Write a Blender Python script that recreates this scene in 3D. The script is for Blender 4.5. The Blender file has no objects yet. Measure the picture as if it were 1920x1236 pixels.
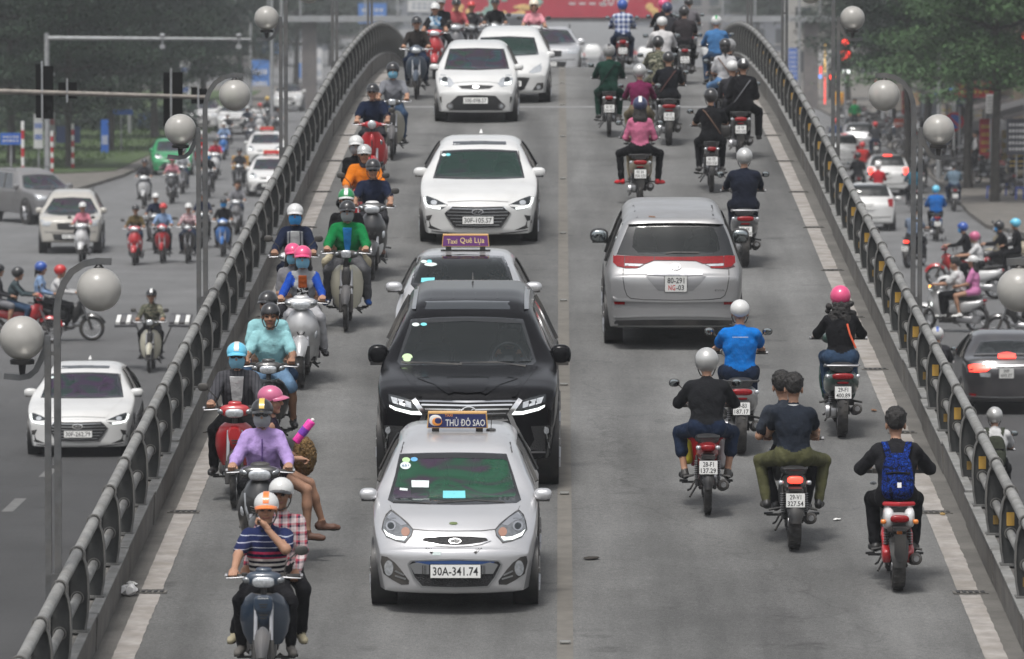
import bpy, bmesh, math, random
import numpy as np
from mathutils import Vector, Matrix, Euler
from mathutils.bvhtree import BVHTree
from mathutils.geometry import delaunay_2d_cdt
sc = bpy.context.scene
COL = sc.collection
R = math.radians
PI = math.pi
FOC, CAMH, VPX, HZ = 10667.0, 8.1, 1050.0, -42.0     # focal length in photo pixels, camera height, vanishing point of the street
# ------------------------------------------------------------------ camera, sky, sun, exposure
cd = bpy.data.cameras.new('camera')
cam = bpy.data.objects.new('camera', cd)
COL.objects.link(cam)
sc.camera = cam
cd.lens = 200.0
cd.sensor_width = 36.0
cd.clip_start, cd.clip_end = 1.0, 6000.0
cam.location = (0, 0, CAMH)
cam.rotation_euler = (PI / 2 - math.atan((618 - HZ) / FOC), 0, math.atan((VPX - 960) / FOC))
cd.dof.use_dof = True
cd.dof.focus_distance = 62.0
cd.dof.aperture_fstop = 4.2
world = bpy.data.worlds.new('World')
sc.world = world
world.use_nodes = True
wn = world.node_tree
wn.nodes.clear()
w_out = wn.nodes.new('ShaderNodeOutputWorld')
w_bg = wn.nodes.new('ShaderNodeBackground')
w_sky = wn.nodes.new('ShaderNodeTexSky')
w_hs = wn.nodes.new('ShaderNodeHueSaturation')
w_sky.sky_type = 'NISHITA'
w_sky.sun_disc = False
SUN_EL, SUN_AZ = R(66), R(200)
w_sky.sun_elevation = SUN_EL
w_sky.sun_rotation = SUN_AZ
w_sky.air_density, w_sky.dust_density, w_sky.ozone_density = 1.0, 4.0, 1.0
w_hs.inputs['Saturation'].default_value = 0.22          # an overcast, milky sky
w_bg.inputs['Strength'].default_value = 0.12
wn.links.new(w_sky.outputs[0], w_hs.inputs['Color'])
wn.links.new(w_hs.outputs[0], w_bg.inputs['Color'])
wn.links.new(w_bg.outputs[0], w_out.inputs['Surface'])
sl = bpy.data.lights.new('sun', 'SUN')
sl.energy = 1.5
sl.angle = R(12)
sl.color = (1.0, 0.97, 0.93)
sun = bpy.data.objects.new('sun', sl)
COL.objects.link(sun)
sun.rotation_euler = (PI / 2 - SUN_EL, 0, PI - SUN_AZ)
sc.view_settings.view_transform = 'Standard'
sc.view_settings.look = 'None'
sc.view_settings.exposure = 0.54
sc.view_settings.gamma = 1.0
sc.view_settings.use_curve_mapping = False
sc.render.engine = 'CYCLES'
sc.cycles.volume_bounces = 1
sc.cycles.max_bounces = 7
sc.cycles.diffuse_bounces = 3
sc.cycles.glossy_bounces = 3
sc.cycles.transparent_max_bounces = 12
sc.cycles.caustics_reflective = False
sc.cycles.caustics_refractive = False
sc.cycles.use_denoising = True
sc.cycles.use_adaptive_sampling = False
# ------------------------------------------------------------------ materials
MATS = {}
def nmat(key):
 m = bpy.data.materials.new(key)
 m.use_nodes = True
 n = m.node_tree
 b = n.nodes['Principled BSDF']
 return m, n, b
def lum(c, k):
 return (min(1, c[0] * k), min(1, c[1] * k), min(1, c[2] * k), 1)
def mat(key, col, rough=0.5, metal=0.0, coat=0.0, var=0.0, vscale=6.0, bump=0.0, bscale=40.0, spec=0.5, emit=0.0, dirt=0.0):
 """principled material with optional mottling, relief and road dust"""
 if key in MATS:
  return MATS[key]
 m, n, b = nmat(key)
 b.inputs['Base Color'].default_value = (*col, 1)
 b.inputs['Roughness'].default_value = rough
 b.inputs['Metallic'].default_value = metal
 b.inputs['Coat Weight'].default_value = coat
 b.inputs['Coat Roughness'].default_value = 0.06
 b.inputs['Specular IOR Level'].default_value = spec
 if emit:
  b.inputs['Emission Color'].default_value = (*col, 1)
  b.inputs['Emission Strength'].default_value = emit
 L = n.links.new
 if var or bump or dirt:
  tc = n.nodes.new('ShaderNodeTexCoord')
 if var:
  t = n.nodes.new('ShaderNodeTexNoise')
  t.inputs['Scale'].default_value = vscale
  t.inputs['Detail'].default_value = 6
  t.inputs['Roughness'].default_value = 0.62
  L(tc.outputs['Object'], t.inputs['Vector'])
  r = n.nodes.new('ShaderNodeMapRange')
  r.inputs['From Min'].default_value = 0.3
  r.inputs['From Max'].default_value = 0.7
  r.inputs['To Min'].default_value = 1 - var
  r.inputs['To Max'].default_value = 1 + var
  L(t.outputs['Fac'], r.inputs['Value'])
  mx = n.nodes.new('ShaderNodeVectorMath')
  mx.operation = 'SCALE'
  mx.inputs[0].default_value = col
  L(r.outputs[0], mx.inputs['Scale'])
  L(mx.outputs[0], b.inputs['Base Color'])
 if dirt:
  t2 = n.nodes.new('ShaderNodeTexNoise')
  t2.inputs['Scale'].default_value = 3.0
  t2.inputs['Detail'].default_value = 8
  L(tc.outputs['Object'], t2.inputs['Vector'])
  r2 = n.nodes.new('ShaderNodeMapRange')
  r2.inputs['From Min'].default_value = 0.42
  r2.inputs['From Max'].default_value = 0.75
  r2.inputs['To Max'].default_value = dirt
  L(t2.outputs['Fac'], r2.inputs['Value'])
  mm = n.nodes.new('ShaderNodeMix')
  mm.data_type = 'RGBA'
  L(r2.outputs[0], mm.inputs['Factor'])
  src = b.inputs['Base Color'].links[0].from_socket if b.inputs['Base Color'].links else None
  if src:
   L(src, mm.inputs['A'])
  else:
   mm.inputs['A'].default_value = (*col, 1)
  mm.inputs['B'].default_value = (0.2, 0.18, 0.155, 1)
  L(mm.outputs['Result'], b.inputs['Base Color'])
  r3 = n.nodes.new('ShaderNodeMapRange')
  r3.inputs['To Min'].default_value = rough
  r3.inputs['To Max'].default_value = min(1, rough + 0.5)
  L(r2.outputs[0], r3.inputs['Value'])
  L(r3.outputs[0], b.inputs['Roughness'])
 if bump:
  t3 = n.nodes.new('ShaderNodeTexNoise')
  t3.inputs['Scale'].default_value = bscale
  t3.inputs['Detail'].default_value = 4
  L(tc.outputs['Object'], t3.inputs['Vector'])
  bp = n.nodes.new('ShaderNodeBump')
  bp.inputs['Strength'].default_value = bump
  bp.inputs['Distance'].default_value = 0.025
  L(t3.outputs['Fac'], bp.inputs['Height'])
  L(bp.outputs[0], b.inputs['Normal'])
 MATS[key] = m
 return m
def paint(name, col, metal=0.0, rough=0.35):
 return mat('paint_' + name, col, rough, metal, coat=0.9, dirt=0.13)
def plastic(name, col, rough=0.4, dirt=0.35):
 return mat('plastic_' + name, col, rough, 0, dirt=dirt)
def cloth(name, col, kind='plain', cols=None, scale=20.0):
 key = 'cloth_' + name
 if key in MATS:
  return MATS[key]
 m = mat(key, col, 0.9, var=0.2, vscale=7, bump=1.0, bscale=11, spec=0.12)
 if kind == 'plain':
  return m
 n = m.node_tree
 b = n.nodes['Principled BSDF']
 L = n.links.new
 tc = n.nodes.new('ShaderNodeTexCoord')
 def ramp(fac, stops, interp='CONSTANT'):
  r = n.nodes.new('ShaderNodeValToRGB')
  r.color_ramp.interpolation = interp
  e = r.color_ramp.elements
  while len(e) < len(stops):
   e.new(0.5)
  for i, (p, c) in enumerate(stops):
   e[i].position = p
   e[i].color = (*c, 1)
  L(fac, r.inputs['Fac'])
  return r.outputs['Color']
 def fract(axis, freq):
  s = n.nodes.new('ShaderNodeSeparateXYZ')
  L(tc.outputs['Object'], s.inputs[0])
  a = n.nodes.new('ShaderNodeMath')
  a.operation = 'MULTIPLY'
  a.inputs[1].default_value = freq
  L(s.outputs[axis], a.inputs[0])
  f = n.nodes.new('ShaderNodeMath')
  f.operation = 'FRACT'
  L(a.outputs[0], f.inputs[0])
  return f.outputs[0]
 if kind == 'stripes':
  out = ramp(fract('Z', scale), cols)
 elif kind == 'pinstripe':
  out = ramp(fract('X', scale), cols)
 elif kind == 'bands':                      # bands that follow the height over the ground
  s = n.nodes.new('ShaderNodeSeparateXYZ')
  L(tc.outputs['Object'], s.inputs[0])
  mr = n.nodes.new('ShaderNodeMapRange')
  mr.inputs['From Min'].default_value, mr.inputs['From Max'].default_value = scale
  L(s.outputs['Z'], mr.inputs['Value'])
  out = ramp(mr.outputs[0], cols)
 elif kind == 'plaid':
  a = ramp(fract('X', scale), cols)
  c = ramp(fract('Z', scale), cols)
  mx = n.nodes.new('ShaderNodeMix')
  mx.data_type = 'RGBA'
  mx.inputs['Factor'].default_value = 0.5
  L(a, mx.inputs['A'])
  L(c, mx.inputs['B'])
  out = mx.outputs['Result']
 else:                                      # camouflage, prints
  t = n.nodes.new('ShaderNodeTexNoise')
  t.inputs['Scale'].default_value = scale
  t.inputs['Detail'].default_value = 3
  L(tc.outputs['Object'], t.inputs['Vector'])
  out = ramp(t.outputs['Fac'], cols)
 L(out, b.inputs['Base Color'])
 return m
SKIN = mat('skin', (0.36, 0.2, 0.13), 0.55, var=0.12, vscale=14, spec=0.35)
SKIN2 = mat('skin_tan', (0.27, 0.14, 0.085), 0.55, var=0.12, vscale=14, spec=0.35)
HAIR = mat('hair', (0.012, 0.01, 0.009), 0.45, var=0.3, vscale=60, bump=0.6, bscale=120)
EYE = mat('eye', (0.02, 0.015, 0.012), 0.2)
LIP = mat('lip', (0.26, 0.1, 0.08), 0.5)
RUBBER = mat('rubber', (0.018, 0.018, 0.019), 0.75, dirt=0.35)
BLACKP = plastic('black', (0.016, 0.016, 0.017), 0.45)
GREYP = plastic('grey', (0.09, 0.09, 0.095), 0.5)
CHROME = mat('chrome', (0.75, 0.75, 0.76), 0.12, 1.0)
STEEL = mat('steel', (0.42, 0.42, 0.43), 0.38, 1.0, var=0.15)
DARKMETAL = mat('dark_metal', (0.05, 0.05, 0.052), 0.5, 0.6, dirt=0.5)
LENS = mat('lamp_lens', (0.5, 0.52, 0.54), 0.1, 0.45, coat=1.0, var=0.3, vscale=30)
LENSD = mat('lamp_lens_dark', (0.2, 0.21, 0.22), 0.12, 0.5, coat=1.0, var=0.4, vscale=30)
REDLENS = mat('red_lens', (0.22, 0.005, 0.008), 0.22, coat=0.15, var=0.35, vscale=60, spec=.3)
AMBER = mat('amber_lens', (0.7, 0.2, 0.02), 0.15, coat=1.0)
LEDWHITE = mat('led_white', (0.9, 0.95, 0.92), 0.3, emit=0.9)
LEDRED = mat('brake_light', (1.0, 0.05, 0.03), 0.3, emit=2.0)
LEDAMBER = mat('indicator_light', (1.0, 0.42, 0.06), 0.3, emit=3.0)
PLATEW = mat('plate_white', (0.72, 0.72, 0.7), 0.45, var=0.05, dirt=0.15)
PLATEK = mat('plate_ink', (0.02, 0.02, 0.022), 0.5)
PLATER = mat('plate_red_ink', (0.55, 0.03, 0.03), 0.5)
MIRROR = mat('mirror_glass', (0.3, 0.33, 0.34), 0.05, 1.0)
DARKGLASS = mat('dark_glass', (0.012, 0.016, 0.018), 0.05, coat=0.6)
FRIT = mat('glass_border', (0.008, 0.009, 0.01), 0.12, coat=0.6)
SEATV = mat('seat_vinyl', (0.018, 0.018, 0.019), 0.55, bump=0.2, bscale=60, dirt=0.2)
def glass_mat(key, tint, clear=0.75, sheen=None):
 """car glazing: a sheet that lets most light through, tinted, with a clear reflection"""
 if key in MATS:
  return MATS[key]
 m = bpy.data.materials.new(key)
 m.use_nodes = True
 n = m.node_tree
 n.nodes.clear()
 L = n.links.new
 o = n.nodes.new('ShaderNodeOutputMaterial')
 tr = n.nodes.new('ShaderNodeBsdfTransparent')
 tr.inputs['Color'].default_value = (*tint, 1)
 di = n.nodes.new('ShaderNodeBsdfDiffuse')
 di.inputs['Color'].default_value = (0.03, 0.04, 0.04, 1)
 if sheen:                                    # tint layer, its iridescent sheen painted in as uneven colour
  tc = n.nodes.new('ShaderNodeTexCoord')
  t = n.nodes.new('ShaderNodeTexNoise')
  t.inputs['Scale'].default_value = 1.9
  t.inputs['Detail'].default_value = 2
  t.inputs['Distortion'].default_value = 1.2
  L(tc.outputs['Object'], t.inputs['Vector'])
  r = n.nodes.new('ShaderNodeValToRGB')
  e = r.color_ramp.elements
  while len(e) < len(sheen):
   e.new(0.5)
  for i, c in enumerate(sheen):
   e[i].position = 0.32 + 0.36 * i / (len(sheen) - 1)
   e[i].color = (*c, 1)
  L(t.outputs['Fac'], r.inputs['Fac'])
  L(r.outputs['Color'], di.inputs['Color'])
 m1 = n.nodes.new('ShaderNodeMixShader')
 m1.inputs['Fac'].default_value = clear
 L(di.outputs[0], m1.inputs[1])
 L(tr.outputs[0], m1.inputs[2])
 gl = n.nodes.new('ShaderNodeBsdfGlossy')
 gl.inputs['Roughness'].default_value = 0.03
 fr = n.nodes.new('ShaderNodeFresnel')
 fr.inputs['IOR'].default_value = 1.5
 m2 = n.nodes.new('ShaderNodeMixShader')
 L(fr.outputs[0], m2.inputs['Fac'])
 L(m1.outputs[0], m2.inputs[1])
 L(gl.outputs[0], m2.inputs[2])
 L(m2.outputs[0], o.inputs['Surface'])
 MATS[key] = m
 return m
# ------------------------------------------------------------------ mesh building
def V(*a):
 return np.array(a, float)
class MB:
 """collects primitives into one mesh"""
 def __init__(s):
  s.v, s.f, s.m = [], [], []
  s.mi = 0
 def add(s, vs, fs, mi=None):
  o = len(s.v)
  s.v.extend([tuple(map(float, p)) for p in vs])
  mi = s.mi if mi is None else mi
  for f in fs:
   s.f.append([i + o for i in f])
   s.m.append(mi)
  return s
 def box(s, c, sz, rot=None, mi=None):
  x, y, z = sz[0] / 2, sz[1] / 2, sz[2] / 2
  p = [(-x, -y, -z), (x, -y, -z), (x, y, -z), (-x, y, -z), (-x, -y, z), (x, -y, z), (x, y, z), (-x, y, z)]
  if rot is not None:
   e = Euler(rot).to_matrix()
   p = [e @ Vector(q) for q in p]
  return s.add([(q[0] + c[0], q[1] + c[1], q[2] + c[2]) for q in p],
 [(0, 3, 2, 1), (4, 5, 6, 7), (0, 1, 5, 4), (1, 2, 6, 5), (2, 3, 7, 6), (3, 0, 4, 7)], mi)
 def loft(s, rings, cap=True, mi=None, closed=True):
  n = len(rings[0])
  vs = [p for r in rings for p in r]
  fs = []
  for i in range(len(rings) - 1):
   for j in range(n if closed else n - 1):
    k = (j + 1) % n
    fs.append((i * n + j, i * n + k, (i + 1) * n + k, (i + 1) * n + j))
  if cap and closed:
   fs.append(tuple(range(n - 1, -1, -1)))
   fs.append(tuple(range((len(rings) - 1) * n, len(rings) * n)))
  return s.add(vs, fs, mi)
 def tube(s, path, r, n=8, cap=True, mi=None):
  P = [np.array(p, float) for p in path]
  rr = r if hasattr(r, '__len__') else [r] * len(P)
  rings, up = [], None
  for i, p in enumerate(P):
   t = (P[min(i + 1, len(P) - 1)] - P[max(i - 1, 0)])
   t = t / (np.linalg.norm(t) + 1e-9)
   if up is None:
    up = V(0, 0, 1) if abs(t[2]) < 0.9 else V(0, 1, 0)
   a = np.cross(up, t)
   if np.linalg.norm(a) < 1e-4:
    a = np.cross(V(1, 0, 0), t)
   a /= np.linalg.norm(a)
   b = np.cross(t, a)
   up = b
   rings.append([p + rr[i] * (math.cos(2 * PI * k / n) * a + math.sin(2 * PI * k / n) * b) for k in range(n)])
  return s.loft(rings, cap, mi)
 def sq(s, c, rad, e1=1.0, e2=1.0, nu=14, nv=10, rot=None, mi=None, taper=0.0):
  """superellipsoid: exponents under 1 square it off"""
  def sp(a, e):
   return math.copysign(abs(a) ** e, a)
  rings = []
  rm = Euler(rot).to_matrix() if rot is not None else None
  for i in range(nv + 1):
   ph = -PI / 2 + PI * i / nv
   ph = max(-PI / 2 + 0.02, min(PI / 2 - 0.02, ph))
   ring = []
   for j in range(nu):
    th = 2 * PI * j / nu
    p = Vector((rad[0] * sp(math.cos(ph), e1) * sp(math.cos(th), e2),
 rad[1] * sp(math.cos(ph), e1) * sp(math.sin(th), e2), rad[2] * sp(math.sin(ph), e1)))
    if taper:
     k = 1 + taper * p.z / rad[2]
     p.x *= k
     p.y *= k
    if rm is not None:
     p = rm @ p
    ring.append((p.x + c[0], p.y + c[1], p.z + c[2]))
   rings.append(ring)
  return s.loft(rings, True, mi)
 def lathe(s, prof, n=16, axis='z', c=(0, 0, 0), mi=None, cap=True):
  rings = []
  for r, h in prof:
   ring = []
   for k in range(n):
    a = 2 * PI * k / n
    x, y = r * math.cos(a), r * math.sin(a)
    p = (x, y, h) if axis == 'z' else ((h, x, y) if axis == 'x' else (y, h, x))
    ring.append((p[0] + c[0], p[1] + c[1], p[2] + c[2]))
   rings.append(ring)
  return s.loft(rings, cap, mi)
 def prism(s, poly, a, b, plane='xz', mi=None):
  """extrude a 2-D polygon from a to b along the axis left out of plane"""
  def pt(p, h):
   return {'xz': (p[0], h, p[1]), 'xy': (p[0], p[1], h), 'yz': (h, p[0], p[1])}[plane]
  n = len(poly)
  vs = [pt(p, a) for p in poly] + [pt(p, b) for p in poly]
  fs = [tuple(range(n - 1, -1, -1)), tuple(range(n, 2 * n))]
  fs += [(i, (i + 1) % n, n + (i + 1) % n, n + i) for i in range(n)]
  return s.add(vs, fs, mi)
 def mirror(s):
  """append the mirror image about x = 0"""
  n = len(s.v)
  s.v += [(-p[0], p[1], p[2]) for p in s.v]
  k = len(s.f)
  for i in range(k):
   s.f.append([j + n for j in reversed(s.f[i])])
   s.m.append(s.m[i])
  return s
 def mesh(s, name='mesh', sharp=38):
  me = bpy.data.meshes.new(name)
  me.from_pydata(s.v, [], s.f)
  me.polygons.foreach_set('material_index', s.m)
  bm = bmesh.new()
  bm.from_mesh(me)
  bmesh.ops.recalc_face_normals(bm, faces=bm.faces)
  bm.to_mesh(me)
  bm.free()
  if sharp:
   me.shade_smooth()
   me.set_sharp_from_angle(angle=R(sharp))
  return me
def put(name, me, mats, parent=None, loc=None, kind=None, label=None):
 """link a mesh as one object; its materials sit on the object so alike pieces can share the mesh"""
 if isinstance(me, MB):
  me = me.mesh(name)
 mats = mats if isinstance(mats, (list, tuple)) else [mats]
 while len(me.materials) < len(mats):
  me.materials.append(None)
 o = bpy.data.objects.new(name, me)
 COL.objects.link(o)
 for i, m in enumerate(mats):
  if me.users <= 1 or me.materials[i] is None:
   me.materials[i] = m
  if me.materials[i] is not m:
   o.material_slots[i].link = 'OBJECT'
   o.material_slots[i].material = m
 if parent is not None:
  o.parent = parent
 if loc is not None:
  o.location = loc
 if kind:
  o['kind'] = kind
 if label:
  o['label'] = label
 return o
def tag(o, label, cat, group=None):
 o['label'] = label
 o['category'] = cat
 if group:
  o['group'] = group
 return o
def thing(name, label, cat, mw=None, group=None):
 o = bpy.data.objects.new(name, None)
 COL.objects.link(o)
 o.empty_display_size = 0.2
 if mw is not None:
  o.matrix_world = mw
 return tag(o, label, cat, group)
def structure(name, me, mats, parent=None):
 return put(name, me, mats, parent, kind='structure')
# ------------------------------------------------------------------ lettering
TEXTS = {}
def text_mesh(s, size=1.0, line=1.0):
 """flat lettering in the xz plane facing -y, centred on the origin"""
 key = (s, line)
 if key not in TEXTS:
  c = bpy.data.curves.new('lettering', 'FONT')
  c.body = s
  c.align_x, c.align_y = 'CENTER', 'CENTER'
  c.resolution_u = 2
  c.space_line = line
  c.offset = 0.012
  o = bpy.data.objects.new('lettering', c)
  COL.objects.link(o)
  e = o.evaluated_get(bpy.context.evaluated_depsgraph_get())
  me = e.to_mesh()
  v = [tuple(p.co) for p in me.vertices]
  f = [tuple(p.vertices) for p in me.polygons]
  e.to_mesh_clear()
  bpy.data.objects.remove(o)
  bpy.data.curves.remove(c)
  xs = [p[0] for p in v] or [0]
  ys = [p[1] for p in v] or [0]
  cx, cy = (min(xs) + max(xs)) / 2, (min(ys) + max(ys)) / 2
  TEXTS[key] = ([(p[0] - cx, p[1] - cy) for p in v], f, max(xs) - min(xs), max(ys) - min(ys))
 return TEXTS[key]
def add_text(mb, s, c, w, h, mi, depth=0.0, line=1.0, face=-1, tilt=0.0):
 """text fitted into a w x h box at c, facing -y (face=-1) or +y"""
 v, f, tw, th = text_mesh(s, 1.0, line)
 kx, kz = w / max(tw, 1e-6), h / max(th, 1e-6)
 sx = 1 if face < 0 else -1
 ct, st = math.cos(tilt), math.sin(tilt)
 vs = [(c[0] + sx * p[0] * kx, c[1] + p[1] * kz * st, c[2] + p[1] * kz * ct) for p in v]
 mb.add(vs, f, mi)
for _s in ('30A-341.74', '30F-105.57', '30E-098.57', '30F-262.79', 'TAXI', 'THỦ ĐÔ SAO', 'Taxi', 'Quê Lụa', '651', 'KIA', 'HONDA',
 '80-291', 'NG', '-03', '29-F1\n400.89', '28-F1\n137.29', '29-V1\n327.54', '29-B3\n187.17', '30F\n603.27', '2019', 'HAPPY NEW YEAR',
 'LINH VIỆT NA', 'TAY', 'PREVIA'):
 text_mesh(_s)
# ------------------------------------------------------------------ the flyover's lie
PROF_D = np.array([20, 35, 51.8, 60, 67, 79, 90.8, 98.8, 110, 117, 124, 128, 132, 137, 142, 147, 152, 160, 200, 250, 330.])
PROF_Z = np.array([0.0, .90, 1.90, 2.42, 2.835, 3.54, 4.24, 4.71, 5.28, 5.55, 5.765, 5.86, 5.92, 5.945, 5.88, 5.76, 5.58, 5.2, 3.0, .4, 0.])
_dd = np.arange(20, 331, 0.5)
_zz = np.interp(_dd, PROF_D, PROF_Z)
for _ in range(3):
 _k = np.ones(9) / 9
 _p = np.pad(_zz, 4, mode='reflect', reflect_type='odd')
 _zz = np.convolve(_p, _k, 'valid')
def zr(d):
 return float(np.interp(d, _dd, _zz))
def slope(d):
 return (zr(d + 1) - zr(d - 1)) / 2
def scale_at(d):
 return FOC / d
def fly(px, py):
 """photo pixel -> (x, distance) on the flyover deck"""
 lo, hi = 40.0, 141.0
 for _ in range(50):
  d = (lo + hi) / 2
  y = (CAMH - zr(d)) * FOC / d + HZ
  if y > py:
   lo = d
  else:
   hi = d
 return (px - VPX) * d / FOC, d
def street(px, py):
 d = CAMH * FOC / (py - HZ)
 return (px - VPX) * d / FOC, d
def pose(x, d, rz, deck=True, dz=0.0):
 """matrix for something standing at (x, d): rz is the heading, the deck's slope tips it"""
 z = (zr(d) + 0.008) if deck else 0.006
 if deck:
  t = math.atan(slope(d))
  tilt = Matrix.Rotation(t, 4, 'X')
 else:
  tilt = Matrix.Identity(4)
 return Matrix.Translation((x, d, z + dz)) @ tilt @ Matrix.Rotation(rz, 4, 'Z')
def pixel_ray(px, py):
 m = cam.rotation_euler.to_matrix()
 return (m @ Vector(((px - 960) / FOC, (618 - py) / FOC, -1))).normalized()
# ------------------------------------------------------------------ ground materials
def asphalt(key, base, streak=0.25, newer=None):
 m, n, b = nmat(key)
 L = n.links.new
 tc = n.nodes.new('ShaderNodeTexCoord')
 def noise(scale, detail, vec=None, rough=0.6):
  t = n.nodes.new('ShaderNodeTexNoise')
  t.inputs['Scale'].default_value = scale
  t.inputs['Detail'].default_value = detail
  t.inputs['Roughness'].default_value = rough
  L(vec if vec is not None else tc.outputs['Object'], t.inputs['Vector'])
  return t.outputs['Fac']
 def mrange(src, a, c, lo, hi):
  r = n.nodes.new('ShaderNodeMapRange')
  r.inputs['From Min'].default_value, r.inputs['From Max'].default_value = a, c
  r.inputs['To Min'].default_value, r.inputs['To Max'].default_value = lo, hi
  L(src, r.inputs['Value'])
  return r.outputs[0]
 def mul(a, c):
  r = n.nodes.new('ShaderNodeMath')
  r.operation = 'MULTIPLY'
  L(a, r.inputs[0])
  L(c, r.inputs[1])
  return r.outputs[0]
 mp = n.nodes.new('ShaderNodeMapping')
 mp.inputs['Scale'].default_value = (0.9, 0.03, 1)
 L(tc.outputs['Object'], mp.inputs['Vector'])
 grain = mul(mrange(noise(90, 2), 0.32, 0.68, 0.6, 1.4), mrange(noise(22, 2), 0.3, 0.7, 0.85, 1.15))
 blot = mrange(noise(0.35, 7), 0.3, 0.7, 0.84, 1.16)
 trk = mrange(noise(1.0, 4, mp.outputs[0]), 0.3, 0.7, 1 - streak, 1 + streak)
 vo = n.nodes.new('ShaderNodeTexVoronoi')                # hairline cracks
 vo.feature = 'DISTANCE_TO_EDGE'
 vo.inputs['Scale'].default_value = 0.1
 wob = n.nodes.new('ShaderNodeMixRGB')
 wob.inputs['Fac'].default_value = 0.12
 L(tc.outputs['Object'], wob.inputs['Color1'])
 t2 = n.nodes.new('ShaderNodeTexNoise')
 t2.inputs['Scale'].default_value = 1.5
 t2.inputs['Detail'].default_value = 6
 L(tc.outputs['Object'], t2.inputs['Vector'])
 add = n.nodes.new('ShaderNodeVectorMath')
 add.operation = 'SCALE'
 add.inputs['Scale'].default_value = 1.2
 L(t2.outputs['Color'], add.inputs[0])
 ad2 = n.nodes.new('ShaderNodeVectorMath')
 L(tc.outputs['Object'], ad2.inputs[0])
 L(add.outputs[0], ad2.inputs[1])
 L(ad2.outputs[0], vo.inputs['Vector'])
 crack = mrange(vo.outputs['Distance'], 0.0, 0.004, 0.8, 1.0)
 oil = mrange(noise(1.1, 6), 0.62, 0.72, 1.0, 0.62)
 k = mul(mul(mul(grain, blot), mul(trk, crack)), oil)
 if not newer:                                          # wheel paths polished and darkened by tyres
  sx = n.nodes.new('ShaderNodeSeparateXYZ')
  L(ad2.outputs[0], sx.inputs[0])
  wv = n.nodes.new('ShaderNodeMath')
  wv.operation = 'PINGPONG'
  wv.inputs[1].default_value = 0.75
  L(sx.outputs['X'], wv.inputs[0])
  k = mul(k, mrange(wv.outputs[0], 0.1, 0.65, 0.88, 1.07))
 sc_ = n.nodes.new('ShaderNodeVectorMath')
 sc_.operation = 'SCALE'
 sc_.inputs[0].default_value = base
 L(k, sc_.inputs['Scale'])
 L(sc_.outputs[0], b.inputs['Base Color'])
 if newer:                                              # fresher, darker surfacing on the approach lanes
  sp = n.nodes.new('ShaderNodeSeparateXYZ')
  L(ad2.outputs[0], sp.inputs[0])
  mx = n.nodes.new('ShaderNodeMix')
  mx.data_type = 'VECTOR'
  mx.inputs['A'].default_value = newer
  mx.inputs['B'].default_value = base
  L(mrange(sp.outputs['Y'], 92, 150, 0, 1), mx.inputs['Factor'])
  L(mx.outputs['Result'], sc_.inputs[0])
 b.inputs['Roughness'].default_value = 0.82
 b.inputs['Specular IOR Level'].default_value = 0.3
 bp = n.nodes.new('ShaderNodeBump')
 bp.inputs['Strength'].default_value = 0.5
 bp.inputs['Distance'].default_value = 0.006
 L(noise(70, 2), bp.inputs['Height'])
 L(bp.outputs[0], b.inputs['Normal'])
 return m
ROAD = asphalt('asphalt_deck', (0.118, 0.118, 0.115), 0.38)
STREET = asphalt('asphalt_street', (0.135, 0.136, 0.137), 0.10, (0.05, 0.05, 0.051))
CONC = mat('concrete', (0.125, 0.12, 0.112), 0.85, var=0.32, vscale=2.2, bump=0.4, bscale=25, dirt=0.5)
DUST = mat('gutter_dust', (0.112, 0.107, 0.098), 0.9, var=0.3, vscale=1.8, bump=0.4, bscale=40)
STRIPE = mat('worn_white_line', (0.30, 0.28, 0.262), 0.8, var=0.25, vscale=5, dirt=0.8)
CENTRE = mat('worn_centre_line', (0.130, 0.121, 0.106), 0.85, var=0.2, vscale=4, dirt=0.08)
GALV = mat('galvanised', (0.205, 0.205, 0.198), 0.65, 0.1, var=0.35, vscale=5, dirt=0.3)
POSTM = mat('post_paint', (0.026, 0.028, 0.028), 0.65, 0.1, var=0.35, vscale=6, dirt=0.1)
FLANGE = mat('flange', (0.135, 0.135, 0.13), 0.6, 0.3, var=0.25, vscale=6, dirt=0.4)
YELLOW = mat('reflector_yellow', (0.5, 0.28, 0.02), 0.45, dirt=0.45, var=0.2)
# ------------------------------------------------------------------ street level
g = MB()
g.add([(-600, -40, 0), (600, -40, 0), (600, 2600, 0), (-600, 2600, 0)], [(0, 1, 2, 3)])
structure('street', g.mesh('street', 0), STREET)
# ------------------------------------------------------------------ the flyover deck
DS = [26 + 1.0 * i for i in range(275)]
def ribbon(x0, x1, dz, ds=DS):
 b = MB()
 vs, fs = [], []
 for d in ds:
  vs += [(x0(d) if callable(x0) else x0, d, zr(d) + dz), (x1(d) if callable(x1) else x1, d, zr(d) + dz)]
 for i in range(len(ds) - 1):
  fs.append((2 * i, 2 * i + 1, 2 * i + 3, 2 * i + 2))
 return b.add(vs, fs)
def sweep(poly, ds=DS, dz=0.0):
 b = MB()
 b.loft([[(p[0], d, zr(d) + p[1] + dz) for p in poly] for d in ds], True)
 return b
deck = structure('flyover_road', ribbon(-4.27, 4.27, 0.0).mesh('deck', 0), ROAD)
structure('flyover_slab', sweep([(-4.2, -0.02), (4.2, -0.02), (4.0, -0.55), (2.2, -1.1), (-2.2, -1.1), (-4.0, -0.55)]).mesh('slab', 30), CONC)
b = MB()
for d in (75, 105, 135, 165, 195):
 b.box((0, d, zr(d) / 2 - 0.7), (1.6, 1.2, zr(d) - 1.0))
 b.box((0, d, zr(d) - 1.25), (5.0, 1.4, 0.4))
structure('flyover_pier', b.mesh('piers', 30), CONC)
rnd = random.Random(5)
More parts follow.
